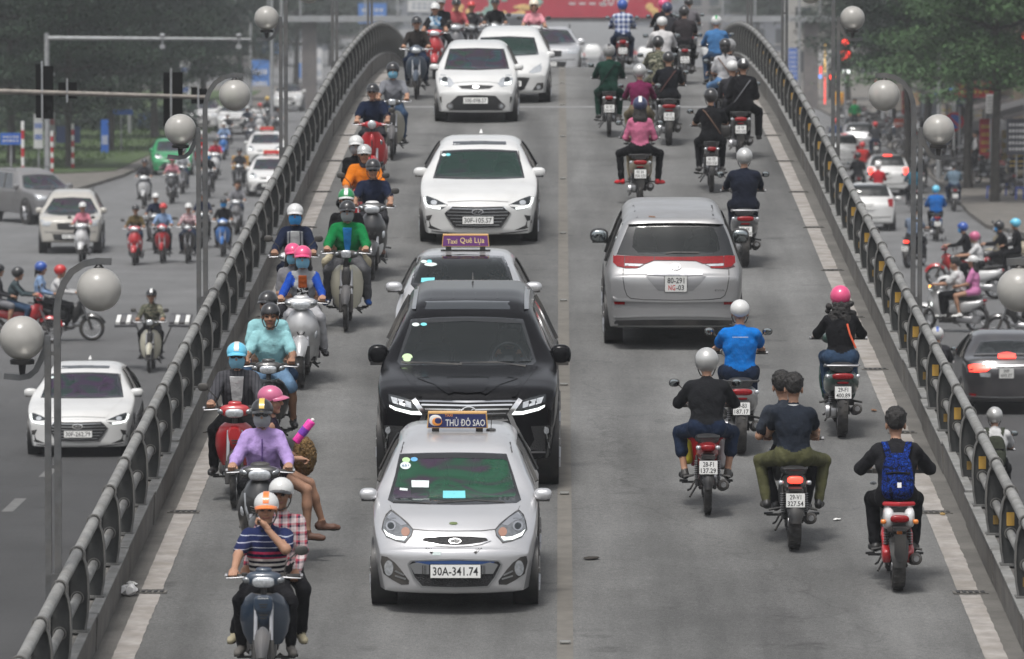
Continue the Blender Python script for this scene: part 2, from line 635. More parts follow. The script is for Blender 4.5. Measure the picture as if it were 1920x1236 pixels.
for sd in (-1, 1):
 # dusty gutter between line and kerb
 structure('gutter', ribbon(lambda d: sd * (4.04 + 0.03 * math.sin(d * 2.1)), sd * 4.26, 0.004).mesh('gutter', 0), DUST)
 # kerb built in cast lengths with open joints
 par = thing('kerb_wall', 'long low concrete kerb wall along the %s edge of the flyover road' % ('left' if sd < 0 else 'right'), 'kerb', group=None)
 par['kind'] = 'structure'
 k0, d = 0, 30.0
 while d < 230:
  ln = 3.66 if d < 150 else 12
  jog = rnd.uniform(-0.012, 0.012)
  ds = list(np.linspace(d + 0.012, d + ln - 0.012, 4))
  h = 0.345 + rnd.uniform(-0.012, 0.012)
  poly = [(sd * (4.26 + jog), -0.05), (sd * (4.245 + jog), h - 0.03), (sd * (4.265 + jog), h), (sd * (4.50), h - 0.005), (sd * 4.50, -0.6), (sd * 4.22, -0.6)]
  put('kerb_section', sweep(poly, ds).mesh('kerb_section', 30), CONC, par)
  capp = [(sd * (4.235 + jog), h + 0.004), (sd * (4.235 + jog), h + 0.022), (sd * 4.33, h + 0.024), (sd * 4.33, h + 0.004)]
  put('kerb_plate', sweep(capp, ds).mesh('kerb_plate', 30), GALV, par)
  d += ln
 # worn edge line, painted in lengths between the drain slots
 bounds = [44.6, 50.0, 55.1, 60.1, 66.2, 72, 77.6, 83.4, 89.5, 95.3, 101.2, 107, 113, 119, 125, 131, 140]
 ln = MB()
 for i in range(len(bounds) - 1):
  ds = list(np.arange(bounds[i] + 0.22, bounds[i + 1], 0.11))
  rj = random.Random(i * 7 + sd)
  vs, fs = [], []
  for d in ds:
   w0, w1 = 0.105 + rj.uniform(-0.004, 0.003), 0.105 + rj.uniform(-0.010, 0.005)
   vs += [(sd * 3.985 - w0, d, zr(d) + 0.0065), (sd * 3.985 + w1, d, zr(d) + 0.0065)]
  fs = [(2 * j, 2 * j + 1, 2 * j + 3, 2 * j + 2) for j in range(len(ds) - 1)]
  ln.add(vs, fs)
  dr = MB()
  dr.box((sd * 4.0, bounds[i] + 0.1, zr(bounds[i] + 0.1) + 0.003), (0.34, 0.2, 0.012))
  for q in range(5):
   dr.box((sd * 4.0 - 0.12 + q * 0.06, bounds[i] + 0.1, zr(bounds[i] + 0.1) + 0.010), (0.035, 0.17, 0.014), mi=1)
  put('drain_slot', dr.mesh('drain_slot', 30), [DUST, DARKMETAL], kind='structure')
 structure('edge_line', ln.mesh('edge_line', 0), STRIPE)
structure('centre_line', ribbon(-0.025, 0.125, 0.004).mesh('centre_line', 0), CENTRE)
jt = MB()
jt.add([(-3.8, 115.0, zr(115) + .005), (3.8, 115.0, zr(115) + .005), (3.8, 115.5, zr(115.5) + .005), (-3.8, 115.5, zr(115.5) + .005)], [(0, 1, 2, 3)])
structure('expansion_joint', jt.mesh('joint', 0), mat('joint_mortar', (0.2, 0.2, 0.2), 0.85, var=0.3, vscale=4))
DIMP = mat('stud_face', (.28, .28, .26), .6)
for i in range(10):
 d = 52.4 + 9.05 * i
 s_ = MB()
 s_.box((0, 0, 0.012), (0.10, 0.08, 0.018))
 s_.box((0, -0.044, 0.015), (0.07, 0.01, 0.012), mi=1)
 o = put('road_stud', s_.mesh('road_stud', 30), [GALV, DIMP])
 o.matrix_world = pose(0.05, d, 0)
 tag(o, 'steel road stud in the centre line, ' + ['lowest in the picture', 'level with the nearest taxi mirrors', 'beside the black SUV bonnet', 'level with the black SUV roof', 'level with the purple roof sign', 'beside the white saloon bonnet', 'just beyond the white saloon', 'beside the small white hatchback', 'by the pale joint across the road', 'last before the crest'][i], 'road stud', 'road studs along the centre line')
# ------------------------------------------------------------------ guard rails
PITCH = 1.84
def post_mesh(refl):
 b = MB()
 inner = [(0.03, 0.35), (0.005, 0.5), (-0.005, 0.68), (0.0, 0.85), (0.02, 0.97), (0.05, 1.04)]
 outer = [(0.15, 1.0), (0.165, 0.8), (0.17, 0.35)]
 b.prism(inner + outer, -0.008, 0.008, 'xz', 0)
 n = len(inner)
 off = [(p[0] - 0.014, p[1]) for p in inner]
 b.loft([[(p[0], -0.05, p[1]), (p[0], 0.05, p[1]), (q[0], 0.05, q[1]), (q[0], -0.05, q[1])] for p, q in zip(inner, off)], True, 1)
 of2 = [(p[0] + 0.012, p[1]) for p in outer]
 b.loft([[(p[0], -0.04, p[1]), (p[0], 0.04, p[1]), (q[0], 0.04, q[1]), (q[0], -0.04, q[1])] for p, q in zip(outer, of2)], True, 1)
 b.lathe([(0.06, -0.04), (0.071, -0.04), (0.071, 0.04), (0.06, 0.04)], 18, 'y', (0.09, 0, 1.06), 1, cap=False)
 b.lathe([(0.05, -0.02), (0.062, -0.02), (0.062, 0.02), (0.05, 0.02)], 14, 'y', (0.09, 0, 0.66), 1, cap=False)
 b.box((0.10, 0, 0.36), (0.22, 0.2, 0.02), mi=1)
 if refl == 1:
  b.box((0.088, -0.011, 0.80), (0.075, 0.006, 0.13), mi=2)
 if refl == 2:
  b.box((0.088, -0.011, 0.50), (0.055, 0.006, 0.09), mi=2)
 return b.mesh('post', 35)
posts = {1: (post_mesh(1), post_mesh(2)), -1: (post_mesh(0),) * 2}
YELLOW2 = mat('reflector_dirty', (0.2, 0.12, 0.02), 0.6, dirt=0.7, var=0.3)
nrail = 62
for sd in (-1, 1):
 rail = thing('guard_rail', 'two tube steel guard rail with curved posts on the flyover, %s side%s' % (
 ('left', '') if sd < 0 else ('right', ', with yellow reflectors')), 'guard rail')
 d0 = 47.35 - PITCH * 2 if sd < 0 else 58.4 - PITCH * 8
 for i in range(nrail):
  d = d0 + PITCH * i
  o = put('post', posts[sd][i % 2], [POSTM, FLANGE, (YELLOW, YELLOW2)[i % 2]] if sd > 0 else [POSTM, FLANGE], rail)
  o.matrix_local = Matrix.Translation((sd * 4.26, d, zr(d))) @ Matrix.Scale(sd, 4, (1, 0, 0)) @ Matrix.Rotation(0.0, 4, 'Z')
  d1 = d + PITCH
  for nm, h, r in (('top_rail', 1.06, 0.052), ('middle_rail', 0.66, 0.042)):
   t = MB()
   t.tube([(sd * 4.35, d + 0.004, zr(d) + h), (sd * 4.35, (d + d1) / 2, (zr(d) + zr(d1)) / 2 + h), (sd * 4.35, d1 - 0.004, zr(d1) + h)], r, 12)
   put(nm, t.mesh(nm, 50), GALV, rail)
# ------------------------------------------------------------------ double globe lamps
GLOBE = glass_mat('frosted_globe', (0.92, 0.91, 0.88), 0.48)
GLOBE.node_tree.nodes['Diffuse BSDF'].inputs['Color'].default_value = (0.62, 0.60, 0.56, 1)
GLOBE.node_tree.nodes['Glossy BSDF'].inputs['Roughness'].default_value = 0.28
LPOLE = mat('lamp_pole_zinc', (0.10, 0.103, 0.106), 0.55, 0.4, var=0.3, vscale=7, dirt=0.4)
lamp_meshes = {}
def lamp(sd, d, label):
 root = thing('street_lamp', label, 'street lamp', Matrix.Translation((sd * (4.43 if sd < 0 else 4.41), d, zr(d))) @ Matrix.Scale(1, 4), 'double globe lamps along the flyover')
 k = -sd                                           # +k leans in over the road
 if sd not in lamp_meshes:
  a = MB()
  def sqtube(path, w):
   rings = []
   for i, p in enumerate(path):
    q0, q1 = path[max(i - 1, 0)], path[min(i + 1, len(path) - 1)]
    tx, tz = q1[0] - q0[0], q1[1] - q0[1]
    l = math.hypot(tx, tz)
    nx, nz = -tz / l * w, tx / l * w
    rings.append([(k * (p[0] + nx), -w, p[1] + nz), (k * (p[0] + nx), w, p[1] + nz), (k * (p[0] - nx), w, p[1] - nz), (k * (p[0] - nx), -w, p[1] - nz)])
   return rings
  a.loft(sqtube([(0, 0.0), (0, 2), (0, 3.38), (0.015, 3.5), (0.06, 3.62), (0.13, 3.72), (0.24, 3.79), (0.36, 3.815), (0.48, 3.81)], 0.030))
  a.box((0, 0, 0.95), (0.12, 0.12, 0.2))
  bb = MB()
  bb.loft(sqtube([(-0.085, 0.0), (-0.085, 3.12)], 0.028))
  bb.loft(sqtube([(-0.085, 3.16), (-0.1, 3.05), (-0.15, 2.93), (-0.19, 2.85), (-0.25, 2.80), (-0.33, 2.785), (-0.47, 2.80)], 0.026))
  for h in (0.8, 2.0, 3.0):
   bb.box((-k * 0.042 * -1 * -1, 0, h), (0.09, 0.05, 0.035))
  c1 = MB()
  c1.lathe([(0.105, -.03), (0.11, -.012), (0.09, 0.0), (0.055, 0.012), (0.03, 0.04), (0.022, 0.07), (0.02, 0.10)], 18, 'z', (k * 0.37, 0, 3.735))
  c2 = MB()
  c2.lathe([(0.022, 2.79), (0.03, 2.86), (0.034, 2.9), (0.105, 2.905), (0.11, 2.94), (0.10, 2.95)], 18, 'z', (-k * 0.31, 0, 0))
  gl1, gl2 = MB(), MB()
  gl1.sq((0, 0, 0), (0.198, 0.198, 0.196), 1, 1, 28, 18)
  lamp_meshes[sd] = (a.mesh('pole', 30), bb.mesh('arm', 30), c1.mesh('cap', 40), c2.mesh('socket', 40), gl1.mesh('globe', 60))
 m = lamp_meshes[sd]
 put('pole', m[0], LPOLE, root)
 put('arm_pole', m[1], LPOLE, root)
 g1 = put('globe', m[4], GLOBE, root, (k * 0.37, 0, 3.565))
 g2 = put('globe', m[4], GLOBE, root, (-k * 0.31, 0, 3.135))
 c = put('cap', m[2], BLACKP, root)
 c = put('socket', m[3], BLACKP, root)
 return root
LAMPD = [50, 71, 92, 113, 134]
lw = {-1: ['in front of the white saloon at street level', 'beside the traffic light arm over the left street', 'in front of the far trees, second after the traffic light arm',
 'thin in the haze left of the crest', 'farthest on the left, at the crest by the blue boards'],
 1: ['at the right edge of the picture beside the dark saloon', 'in front of the round no parking sign', 'in front of the red countdown signal',
 'thin in the haze right of the crest', 'farthest on the right, at the crest']}
for sd in (-1, 1):
 for d, t in zip(LAMPD, lw[sd]):
  lamp(sd, d, 'twin globe lamp ' + t)
# ------------------------------------------------------------------ implicit surfaces for bodies
def n_(v):
 v = np.array(v, float)
 return v / (np.linalg.norm(v) + 1e-12)
class Field:
 """smooth union of tapered capsules and ellipsoids, polygonised with surface nets"""
 def __init__(s, k=0.03):
  s.p, s.k = [], k
 def cone(s, a, b, ra, rb, tag=0, wide=None, ws=1.0, op=1, k=None):
  s.p.append(('c', V(*a), V(*b), ra, rb, tag, None if wide is None else n_(wide), ws, op, k))
  return s
 def ell(s, c, r, tag=0, rot=None, op=1, k=None):
  m = np.array(Euler(rot).to_matrix()) if rot is not None else np.eye(3)
  s.p.append(('e', V(*c), V(*r), m, 0, tag, None, 1.0, op, k))
  return s
 def ev(s, q, P):
  if q[0] == 'c':
   a, b, ra, rb, wide, ws = q[1], q[2], q[3], q[4], q[6], q[7]
   W = P - a
   if wide is not None:
    W = W - (W @ wide)[..., None] * wide * (1 - 1 / ws)
   ba = b - a
   t = np.clip((W @ ba) / (ba @ ba + 1e-9), 0, 1)
   return np.linalg.norm(W - t[..., None] * ba, axis=-1) - (ra + (rb - ra) * t)
  W = (P - q[1]) @ q[3]
  k0 = np.linalg.norm(W / q[2], axis=-1)
  k1 = np.linalg.norm(W / q[2] ** 2, axis=-1) + 1e-9
  return k0 * (k0 - 1) / k1
 def bounds(s, q):
  if q[0] == 'c':
   r = max(q[3], q[4]) * max(1, q[7])
   return np.minimum(q[1], q[2]) - r, np.maximum(q[1], q[2]) + r
  r = q[2].max()
  return q[1] - r, q[1] + r
 def mesh(s, res, fold=0.0, foldtags=(), seed=0.0):
  lo = np.min([s.bounds(q)[0] for q in s.p if q[8] > 0], 0) - 3 * res
  hi = np.max([s.bounds(q)[1] for q in s.p if q[8] > 0], 0) + 3 * res
  n = np.ceil((hi - lo) / res).astype(int) + 1
  ax = [lo[i] + res * np.arange(n[i]) for i in range(3)]
  f = np.full(n, 0.5)
  for q in s.p:
   b0, b1 = s.bounds(q)
   k = q[9] or s.k
   m = k + 2 * res
   i0 = np.clip(np.floor((b0 - m - lo) / res).astype(int), 0, n)
   i1 = np.clip(np.ceil((b1 + m - lo) / res).astype(int) + 1, 0, n)
   sl_ = tuple(slice(i0[i], i1[i]) for i in range(3))
   P = np.stack(np.meshgrid(*[ax[i][sl_[i]] for i in range(3)], indexing='ij'), -1)
   d = s.ev(q, P)
   if fold and q[5] in foldtags:
    d = d + fold * (np.sin(P[..., 2] * 48 + 9 * P[..., 0] + 3 * np.sin(P[..., 0] * 21 + seed) + seed) * np.sin(P[..., 1] * 22 + P[..., 0] * 26 + seed * 2))
   o = f[sl_]
   if q[8] > 0:
    h = np.maximum(k - np.abs(o - d), 0) / k
    f[sl_] = np.minimum(o, d) - h * h * k / 4
   else:
    d = -d
    h = np.maximum(k - np.abs(o - d), 0) / k
    f[sl_] = np.maximum(o, d) + h * h * k / 4
  v, fc = surface_nets(f, lo, res)
  tags = np.zeros(len(v), int)
  best = np.full(len(v), 1e9)
  for q in s.p:
   d = np.abs(s.ev(q, v)) if q[8] < 0 else s.ev(q, v)
   w = d < best
   best[w] = d[w]
   tags[w] = q[5]
  return v, fc, tags[fc[:, 0]] if len(fc) else np.zeros(0, int)
def surface_nets(f, lo, res):
 inside = f < 0
 nx, ny, nz = f.shape
 corner = [(i, j, k) for i in (0, 1) for j in (0, 1) for k in (0, 1)]
 def sub(a, c):
  return a[c[0]:nx - 1 + c[0], c[1]:ny - 1 + c[1], c[2]:nz - 1 + c[2]]
 cnt = sum(sub(inside, c).astype(np.int8) for c in corner)
 act = (cnt > 0) & (cnt < 8)
 idx = np.argwhere(act)
 vid = np.full(act.shape, -1, np.int64)
 vid[act] = np.arange(len(idx))
 acc = np.zeros((len(idx), 3))
 num = np.zeros(len(idx))
 vals = {c: sub(f, c)[act] for c in corner}
 for c in corner:
  for axi in range(3):
   if c[axi] == 0:
    c2 = list(c)
    c2[axi] = 1
    a, b_ = vals[c], vals[tuple(c2)]
    m = (a < 0) != (b_ < 0)
    t = np.where(m, a / np.where(m, a - b_, 1), 0)
    p = np.zeros((len(idx), 3))
    p[:] = c
    p[:, axi] = t
    acc[m] += p[m]
    num[m] += 1
 v = lo + res * (idx + acc / num[:, None])
 faces = []
 for axi in range(3):
  o1, o2 = [(1, 2), (2, 0), (0, 1)][axi]
  s0 = [slice(None)] * 3
  s1 = [slice(None)] * 3
  s0[axi], s1[axi] = slice(0, -1), slice(1, None)
  a, b_ = inside[tuple(s0)], inside[tuple(s1)]
  e = np.argwhere(a != b_)
  e = e[(e[:, o1] > 0) & (e[:, o2] > 0) & (e[:, o1] < f.shape[o1] - 1) & (e[:, o2] < f.shape[o2] - 1)]
  if not len(e):
   continue
  flip = a[tuple(e.T)]
  q = []
  for du, dv in ((0, 0), (1, 0), (1, 1), (0, 1)):
   c = e.copy()
   c[:, o1] -= du
   c[:, o2] -= dv
   q.append(vid[tuple(c.T)])
  q = np.stack(q, 1)
  q[~flip] = q[~flip][:, ::-1]
  faces.append(q)
 fc = np.concatenate(faces) if faces else np.zeros((0, 4), int)
 fc = fc[(fc >= 0).all(1)]
 return v, fc
def np_mesh(name, v, fc, mi, sharp=None):
 me = bpy.data.meshes.new(name)
 me.vertices.add(len(v))
 me.vertices.foreach_set('co', np.asarray(v, np.float32).ravel())
 nf, k = fc.shape
 me.loops.add(nf * k)
 me.loops.foreach_set('vertex_index', fc.astype(np.int32).ravel())
 me.polygons.add(nf)
 me.polygons.foreach_set('loop_start', np.arange(0, nf * k, k, dtype=np.int32))
 me.polygons.foreach_set('material_index', np.asarray(mi, np.int32))
 me.update(calc_edges=True)
 me.validate()
 me.shade_smooth()
 return me
def ik(S, T, l1, l2, pole):
 S, T = V(*S), V(*T)
 w = T - S
 d = np.linalg.norm(w)
 u = w / d
 d = min(d, l1 + l2 - 0.004)
 a = (l1 * l1 - l2 * l2 + d * d) / (2 * d)
 h = math.sqrt(max(l1 * l1 - a * a, 1e-6))
 p = V(*pole)
 p = p - u * (p @ u)
 return S + u * a + n_(p) * h, S + u * d
# ---- head and hands, shaped once and then grown onto every body
def head_template(res):
 F = Field(0.02)
 F.ell((0, -0.012, 0.03), (0.074, 0.094, 0.092), 0)
 F.ell((0, 0.018, -0.04), (0.056, 0.068, 0.078), 0)
 F.ell((0, 0.062, -0.098), (0.024, 0.02, 0.018), 0)
 F.ell((0.034, 0.055, -0.025), (0.03, 0.03, 0.03), 0)
 F.ell((-0.034, 0.055, -0.025), (0.03, 0.03, 0.03), 0)
 F.cone((0.045, 0.066, 0.034), (-0.045, 0.066, 0.034), 0.019, 0.019, 0)
 for s in (-1, 1):
  F.ell((s * 0.031, 0.094, 0.012), (0.018, 0.014, 0.011), 0, op=-1, k=0.012)
  F.ell((s * 0.079, -0.008, -0.005), (0.012, 0.026, 0.034), 0, k=0.008)
 F.cone((0, 0.082, 0.018), (0, 0.104, -0.02), 0.009, 0.015, 0, k=0.012)
 F.cone((0.012, 0.094, -0.024), (-0.012, 0.094, -0.024), 0.01, 0.01, 0, k=0.008)
 for s in (-1, 1):
  F.ell((s * 0.031, 0.079, 0.012), (0.0155, 0.011, 0.0085), 5, k=0.003)
  F.cone((s * 0.017, 0.086, 0.033), (s * 0.046, 0.073, 0.035), 0.005, 0.0045, 4, k=0.004)
 F.cone((0.019, 0.078, -0.056), (-0.019, 0.078, -0.056), 0.0085, 0.0085, 6, k=0.006)
 return F.mesh(res)
def hand_template(res):
 """left hand closed on a grip that runs along x, knuckles forward (+y)"""
 F = Field(0.01)
 F.ell((0, 0.0, 0.012), (0.042, 0.045, 0.017), 0, k=0.02)
 F.cone((0, -0.075, 0.012), (0, -0.02, 0.012), 0.026, 0.03, 0, (1, 0, 0), 1.2, k=0.02)
 for i, x in enumerate((-0.031, -0.011, 0.010, 0.030)):
  r = 0.0095 - 0.0008 * abs(i - 1)
  ln = (0.9, 1.0, 0.97, 0.8)[i]
  F.cone((x, 0.035, 0.014), (x, 0.058 * ln + .004, 0.002), r + .001, r, 0, k=0.006)
  F.cone((x, 0.058 * ln + .004, 0.002), (x, 0.046 * ln, -0.028), r, r * .93, 0, k=0.006)
  F.cone((x, 0.046 * ln, -0.028), (x, 0.022, -0.033), r * .93, r * .8, 0, k=0.006)
 F.cone((0.04, -0.012, 0.0), (0.046, 0.018, -0.016), 0.012, 0.0105, 0, k=0.01)
 F.cone((0.046, 0.018, -0.016), (0.026, 0.036, -0.03), 0.0105, 0.008, 0, k=0.006)
 return F.mesh(res)
HEADS = {'near': head_template(0.0055), 'mid': head_template(0.0085), 'far': head_template(0.014)}
HANDS = {'near': hand_template(0.0045), 'mid': hand_template(0.007), 'far': hand_template(0.012)}
BODYRES = {'near': 0.0135, 'mid': 0.0185, 'far': 0.028}
def frame(fwd, up):
 y = n_(fwd)
 x = n_(np.cross(y, up))
 z = np.cross(x, y)
 return np.stack([x, y, z], 1)
def body(lod='near', hip=(0, -0.14, 0.87), lean=0.16, side=0.0, twist=0.0, grips=((-0.31, 0.36, 1.0), (0.31, 0.36, 1.0)), feet=((-0.16, 0.2, 0.36), (0.16, 0.2, 0.36)),
 sleeve='long', legs='long', yaw=0.0, nod=0.0, build=1.0, female=False, scale=1.0, elbow=0.12, knee=0.5, toe=0.0, hands=('grip', 'grip'), loose=0.0,
 sandals=False, collar=True, seed=0.0, armpole=None, puffy=False, skirt=False):
 """one continuous body in the bike's own frame; returns mesh, head matrix (4x4) and chest frame"""
 S = scale
 build = 1 + (build - 1) * .75
 hip = V(*hip)
 sp = n_(V(side, math.sin(lean), math.cos(lean)))
 xs = n_(V(math.cos(twist), -math.sin(twist), 0))
 fw = n_(np.cross(sp, xs) * -1)
 fw = n_(np.cross(sp, xs))
 if fw[1] < 0:
  fw = -fw
 chest = hip + sp * 0.36 * S
 neck = hip + sp * 0.485 * S
 shw = (0.146 if female else 0.164) * S * build ** 0.5
 F = Field(0.045)
 SH, PA, SK, SHO, SL = 1, 2, 0, 3, 8
 lo = loose + (0.012 if puffy else 0)
 bw = (0.106 if female else 0.112) * build * S
 # trunk
 F.cone(hip + xs * 0.075 * S, hip - xs * 0.075 * S, 0.118 * S * build, 0.118 * S * build, PA)
 F.cone(hip + sp * 0.06 * S, chest - sp * 0.02, bw + lo, bw + 0.012 + lo, SH, xs, 1.28)
 F.cone(chest - sp * 0.06 * S, chest + sp * 0.05 * S, bw + 0.008 + lo, bw - 0.012 + lo, SH, xs, 1.36)
 if female:
  for s in (-1, 1):
   F.ell(chest - sp * 0.02 + fw * 0.085 * S + xs * 0.07 * s, (0.055, 0.05, 0.055), SH)
 F.cone(neck - sp * 0.045 + xs * (shw - .03), neck - sp * 0.045 - xs * (shw - .03), 0.058 * S + lo, 0.058 * S + lo, SH)
 F.cone(neck - sp * 0.03, neck + sp * 0.0 + fw * 0.0, 0.082 * S, 0.064 * S, SH, k=0.03)
 head = neck + n_(sp + fw * 0.10) * 0.195 * S
 F.cone(neck - sp * 0.03, head - sp * 0.05, 0.05 * S * build ** .4, 0.048 * S, SK, k=0.02)
 if collar:
  F.cone(neck + sp * 0.005 + fw * 0.004, neck + sp * 0.028 + fw * 0.006, 0.064 * S, 0.06 * S, SH, k=0.012)
 ends = []
 for i, s in enumerate((-1, 1)):
  sh = neck - sp * 0.055 * S + xs * s * shw
  T = V(*grips[i])
  pole = V(s * (0.3 + elbow), -0.4, -0.85) if armpole is None else V(*armpole[i])
  back = n_(T - sh) * 0.055 if hands[i] == 'grip' else 0
  E, W = ik(sh, T - back + V(0, 0, 0.012), 0.275 * S, 0.245 * S, pole)
  r1, r2, r3 = 0.052 * S * build ** .6, 0.041 * S * build ** .5, 0.029 * S
  if sleeve == 'long':
   F.cone(sh, E, r1 + 0.007 + lo, r2 + 0.009 + lo, SL, k=0.035)
   F.cone(E, E + (W - E) * 0.93, r2 + 0.009 + lo, r3 + 0.009 + lo * .7, SL, k=0.02)
   F.cone(E + (W - E) * 0.9, W, r3, r3 * .92, SK, k=0.008)
  elif sleeve == 'short':
   m = sh + (E - sh) * 0.72
   F.cone(sh, m, r1 + 0.012 + lo, r1 + 0.012 + lo, SL, k=0.035)
   F.cone(sh, E, r1 * .95, r2, SK, k=0.004)
   F.cone(E, W, r2, r3, SK, k=0.02)
  else:
   F.cone(sh, E, r1, r2, SK, k=0.03)
   F.cone(E, W, r2, r3, SK, k=0.02)
  ends.append((W, n_(W - E), i))
 for i, s in enumerate((-1, 1)):
  hj = hip + xs * s * 0.088 * S
  A = V(*feet[i])
  K, A = ik(hj, A, 0.43 * S, 0.42 * S, V(s * knee, 1.0, 0.35))
  a1, a2, a3 = 0.083 * S * build ** .5, 0.058 * S * build ** .4, 0.037 * S
  if legs == 'long':
   F.cone(hj, K, a1 + 0.008 + loose * .4, a2 + 0.008 + loose * .5, PA, k=0.04)
   F.cone(K, A + (K - A) * 0.06, a2 + 0.006 + loose * .5, a3 + 0.014 + loose * .8, PA, k=0.03)
   F.cone(A + (K - A) * 0.12, A, a3 * .9, a3 * .85, SK, k=0.008)
  elif legs == 'short':
   F.cone(hj, hj + (K - hj) * 0.98, a1 + 0.014, a2 + 0.02, PA, k=0.04)
   F.cone(hj, K, a1 * .8, a2 * .95, SK, k=0.004)
   F.cone(K, K + (A - K) * .4, a2 * .95, a2 * .92, SK, k=0.02)
   F.cone(K + (A - K) * .35, A, a2 * .92, a3 * .88, SK, k=0.02)
  elif legs == 'crop':
   F.cone(hj, K, a1 + 0.01, a2 + 0.012, PA, k=0.04)
   F.cone(K, K + (A - K) * 0.5, a2 + 0.01, a2 + 0.014, PA, k=0.03)
   F.cone(K + (A - K) * .3, A, a2 * .85, a3 * .85, SK, k=0.01)
  else:
   F.cone(hj, hj + (K - hj) * 0.3, a1 + 0.006, a1 + 0.004, PA, k=0.03)
   F.cone(hj, K, a1 * .92, a2 * .92, SK, k=0.004)
   F.cone(K, K + (A - K) * .4, a2 * .92, a2 * .88, SK, k=0.02)
   F.cone(K + (A - K) * .35, A, a2 * .88, a3 * .8, SK, k=0.02)
  td = n_(V(s * (0.18 + toe), 1, 0))
  heel, ball = A - td * 0.04 + V(0, 0, -0.045), A + td * 0.115 + V(0, 0, -0.058)
  tag_ = SK if sandals else SHO
  F.cone(heel, ball, 0.036 * S, 0.034 * S, tag_, n_(np.cross(td, V(0, 0, 1))), 1.12, k=0.02)
  F.cone(A, heel + V(0, 0, 0.01), 0.036 * S, 0.036 * S, tag_, k=0.02)
  F.cone(ball, ball + td * 0.05 + V(0, 0, -.004), 0.034 * S, 0.026 * S, tag_, n_(np.cross(td, V(0, 0, 1))), 1.2, k=0.02)
  F.cone(heel + V(0, 0, -.03), ball + td * .05 + V(0, 0, -.022), 0.014, 0.014, 7, n_(np.cross(td, V(0, 0, 1))), 2.5, k=0.006)
 v, fc, tg = F.mesh(BODYRES[lod], 0.0036 if lod != 'far' else 0.0, (SH, PA, SL), seed)
 VS, FS, TS = [v], [fc], [tg]
 n = len(v)
 # head
 hv, hf, ht = HEADS[lod]
 cy, sy = math.cos(yaw), math.sin(yaw)
 hf_fwd = n_(V(sy, cy, 0) * math.cos(nod) + V(0, 0, -math.sin(nod)))
 hf_up = n_(V(sy, cy, 0) * math.sin(nod) + V(side * 0.4, 0, math.cos(nod)))
 HR = frame(hf_fwd, hf_up)
 hs = S * 1.09
 VS.append(hv * hs @ HR.T + head)
 FS.append(hf + n)
 TS.append(ht)
 n += len(hv)
 HM = Matrix(((*HR[0] * hs, head[0]), (*HR[1] * hs, head[1]), (*HR[2] * hs, head[2]), (0, 0, 0, 1)))
 for W, dirn, i in ends:
  gv, gf, gt = HANDS[lod]
  gv = gv.copy()
  if i == 1:
   gv[:, 0] *= -1
   gf = gf[:, ::-1]
  if hands[i] == 'grip':
   fr = frame(n_(V(dirn[0] * .3, dirn[1], 0) + V(0, .25, 0)), (0, 0, 1))
   fr = frame(n_(dirn + V(0, .5, 0.1)), (0, 0, 1))
  else:
   fr = frame(dirn, hands[i] if not isinstance(hands[i], str) else (0, 0, 1))
  gv = (gv + V(0, 0.068, -0.004)) * S @ fr.T + W
  VS.append(gv)
  FS.append(gf + n)
  TS.append(gt)
  n += len(gv)
 me = np_mesh('person', np.concatenate(VS), np.concatenate(FS), np.concatenate(TS))
 CM = Matrix(((xs[0], fw[0], sp[0], chest[0]), (xs[1], fw[1], sp[1], chest[1]), (xs[2], fw[2], sp[2], chest[2]), (0, 0, 0, 1)))
 return me, HM, CM, (hip, neck, sp, fw, xs, shw)
# ---- headgear
def dome(front=0.044, sidez=0.008, back=-0.03, rx=0.103, ry=0.122, rz=0.102, cy=-0.010, cz=0.044, nu=26, nv=9, thick=0.014):
 b = MB()
 outer, inner = [], []
 for i in range(nv + 1):
  ro, ri = [], []
  for j in range(nu):
   th = 2 * PI * j / nu
   f = math.sin(th)                          # +1 front, -1 back
   zlow = (sidez + (front - sidez) * max(0, f) ** 1.5) if f >= 0 else (sidez + (back - sidez) * (-f) ** 1.5)
   lim = PI / 2 - math.asin(max(-0.95, min(0.95, (zlow - cz) / rz)))
   a = lim * i / nv
   s_, c_ = math.sin(a), math.cos(a)
   k = 1 if s_ > 0 else 0.0
   ro.append((rx * s_ * math.cos(th), cy + ry * s_ * math.sin(th), cz + rz * c_))
   q = 1 - thick / 0.12
   ri.append((rx * q * s_ * math.cos(th), cy + ry * q * s_ * math.sin(th), cz + rz * q * c_))
  outer.append(ro)
  inner.append(ri)
 b.loft(outer + inner[::-1], False, 0)
 b.add(outer[0], [tuple(range(nu))], 0)
 return b, outer[-1]
HELM = {}
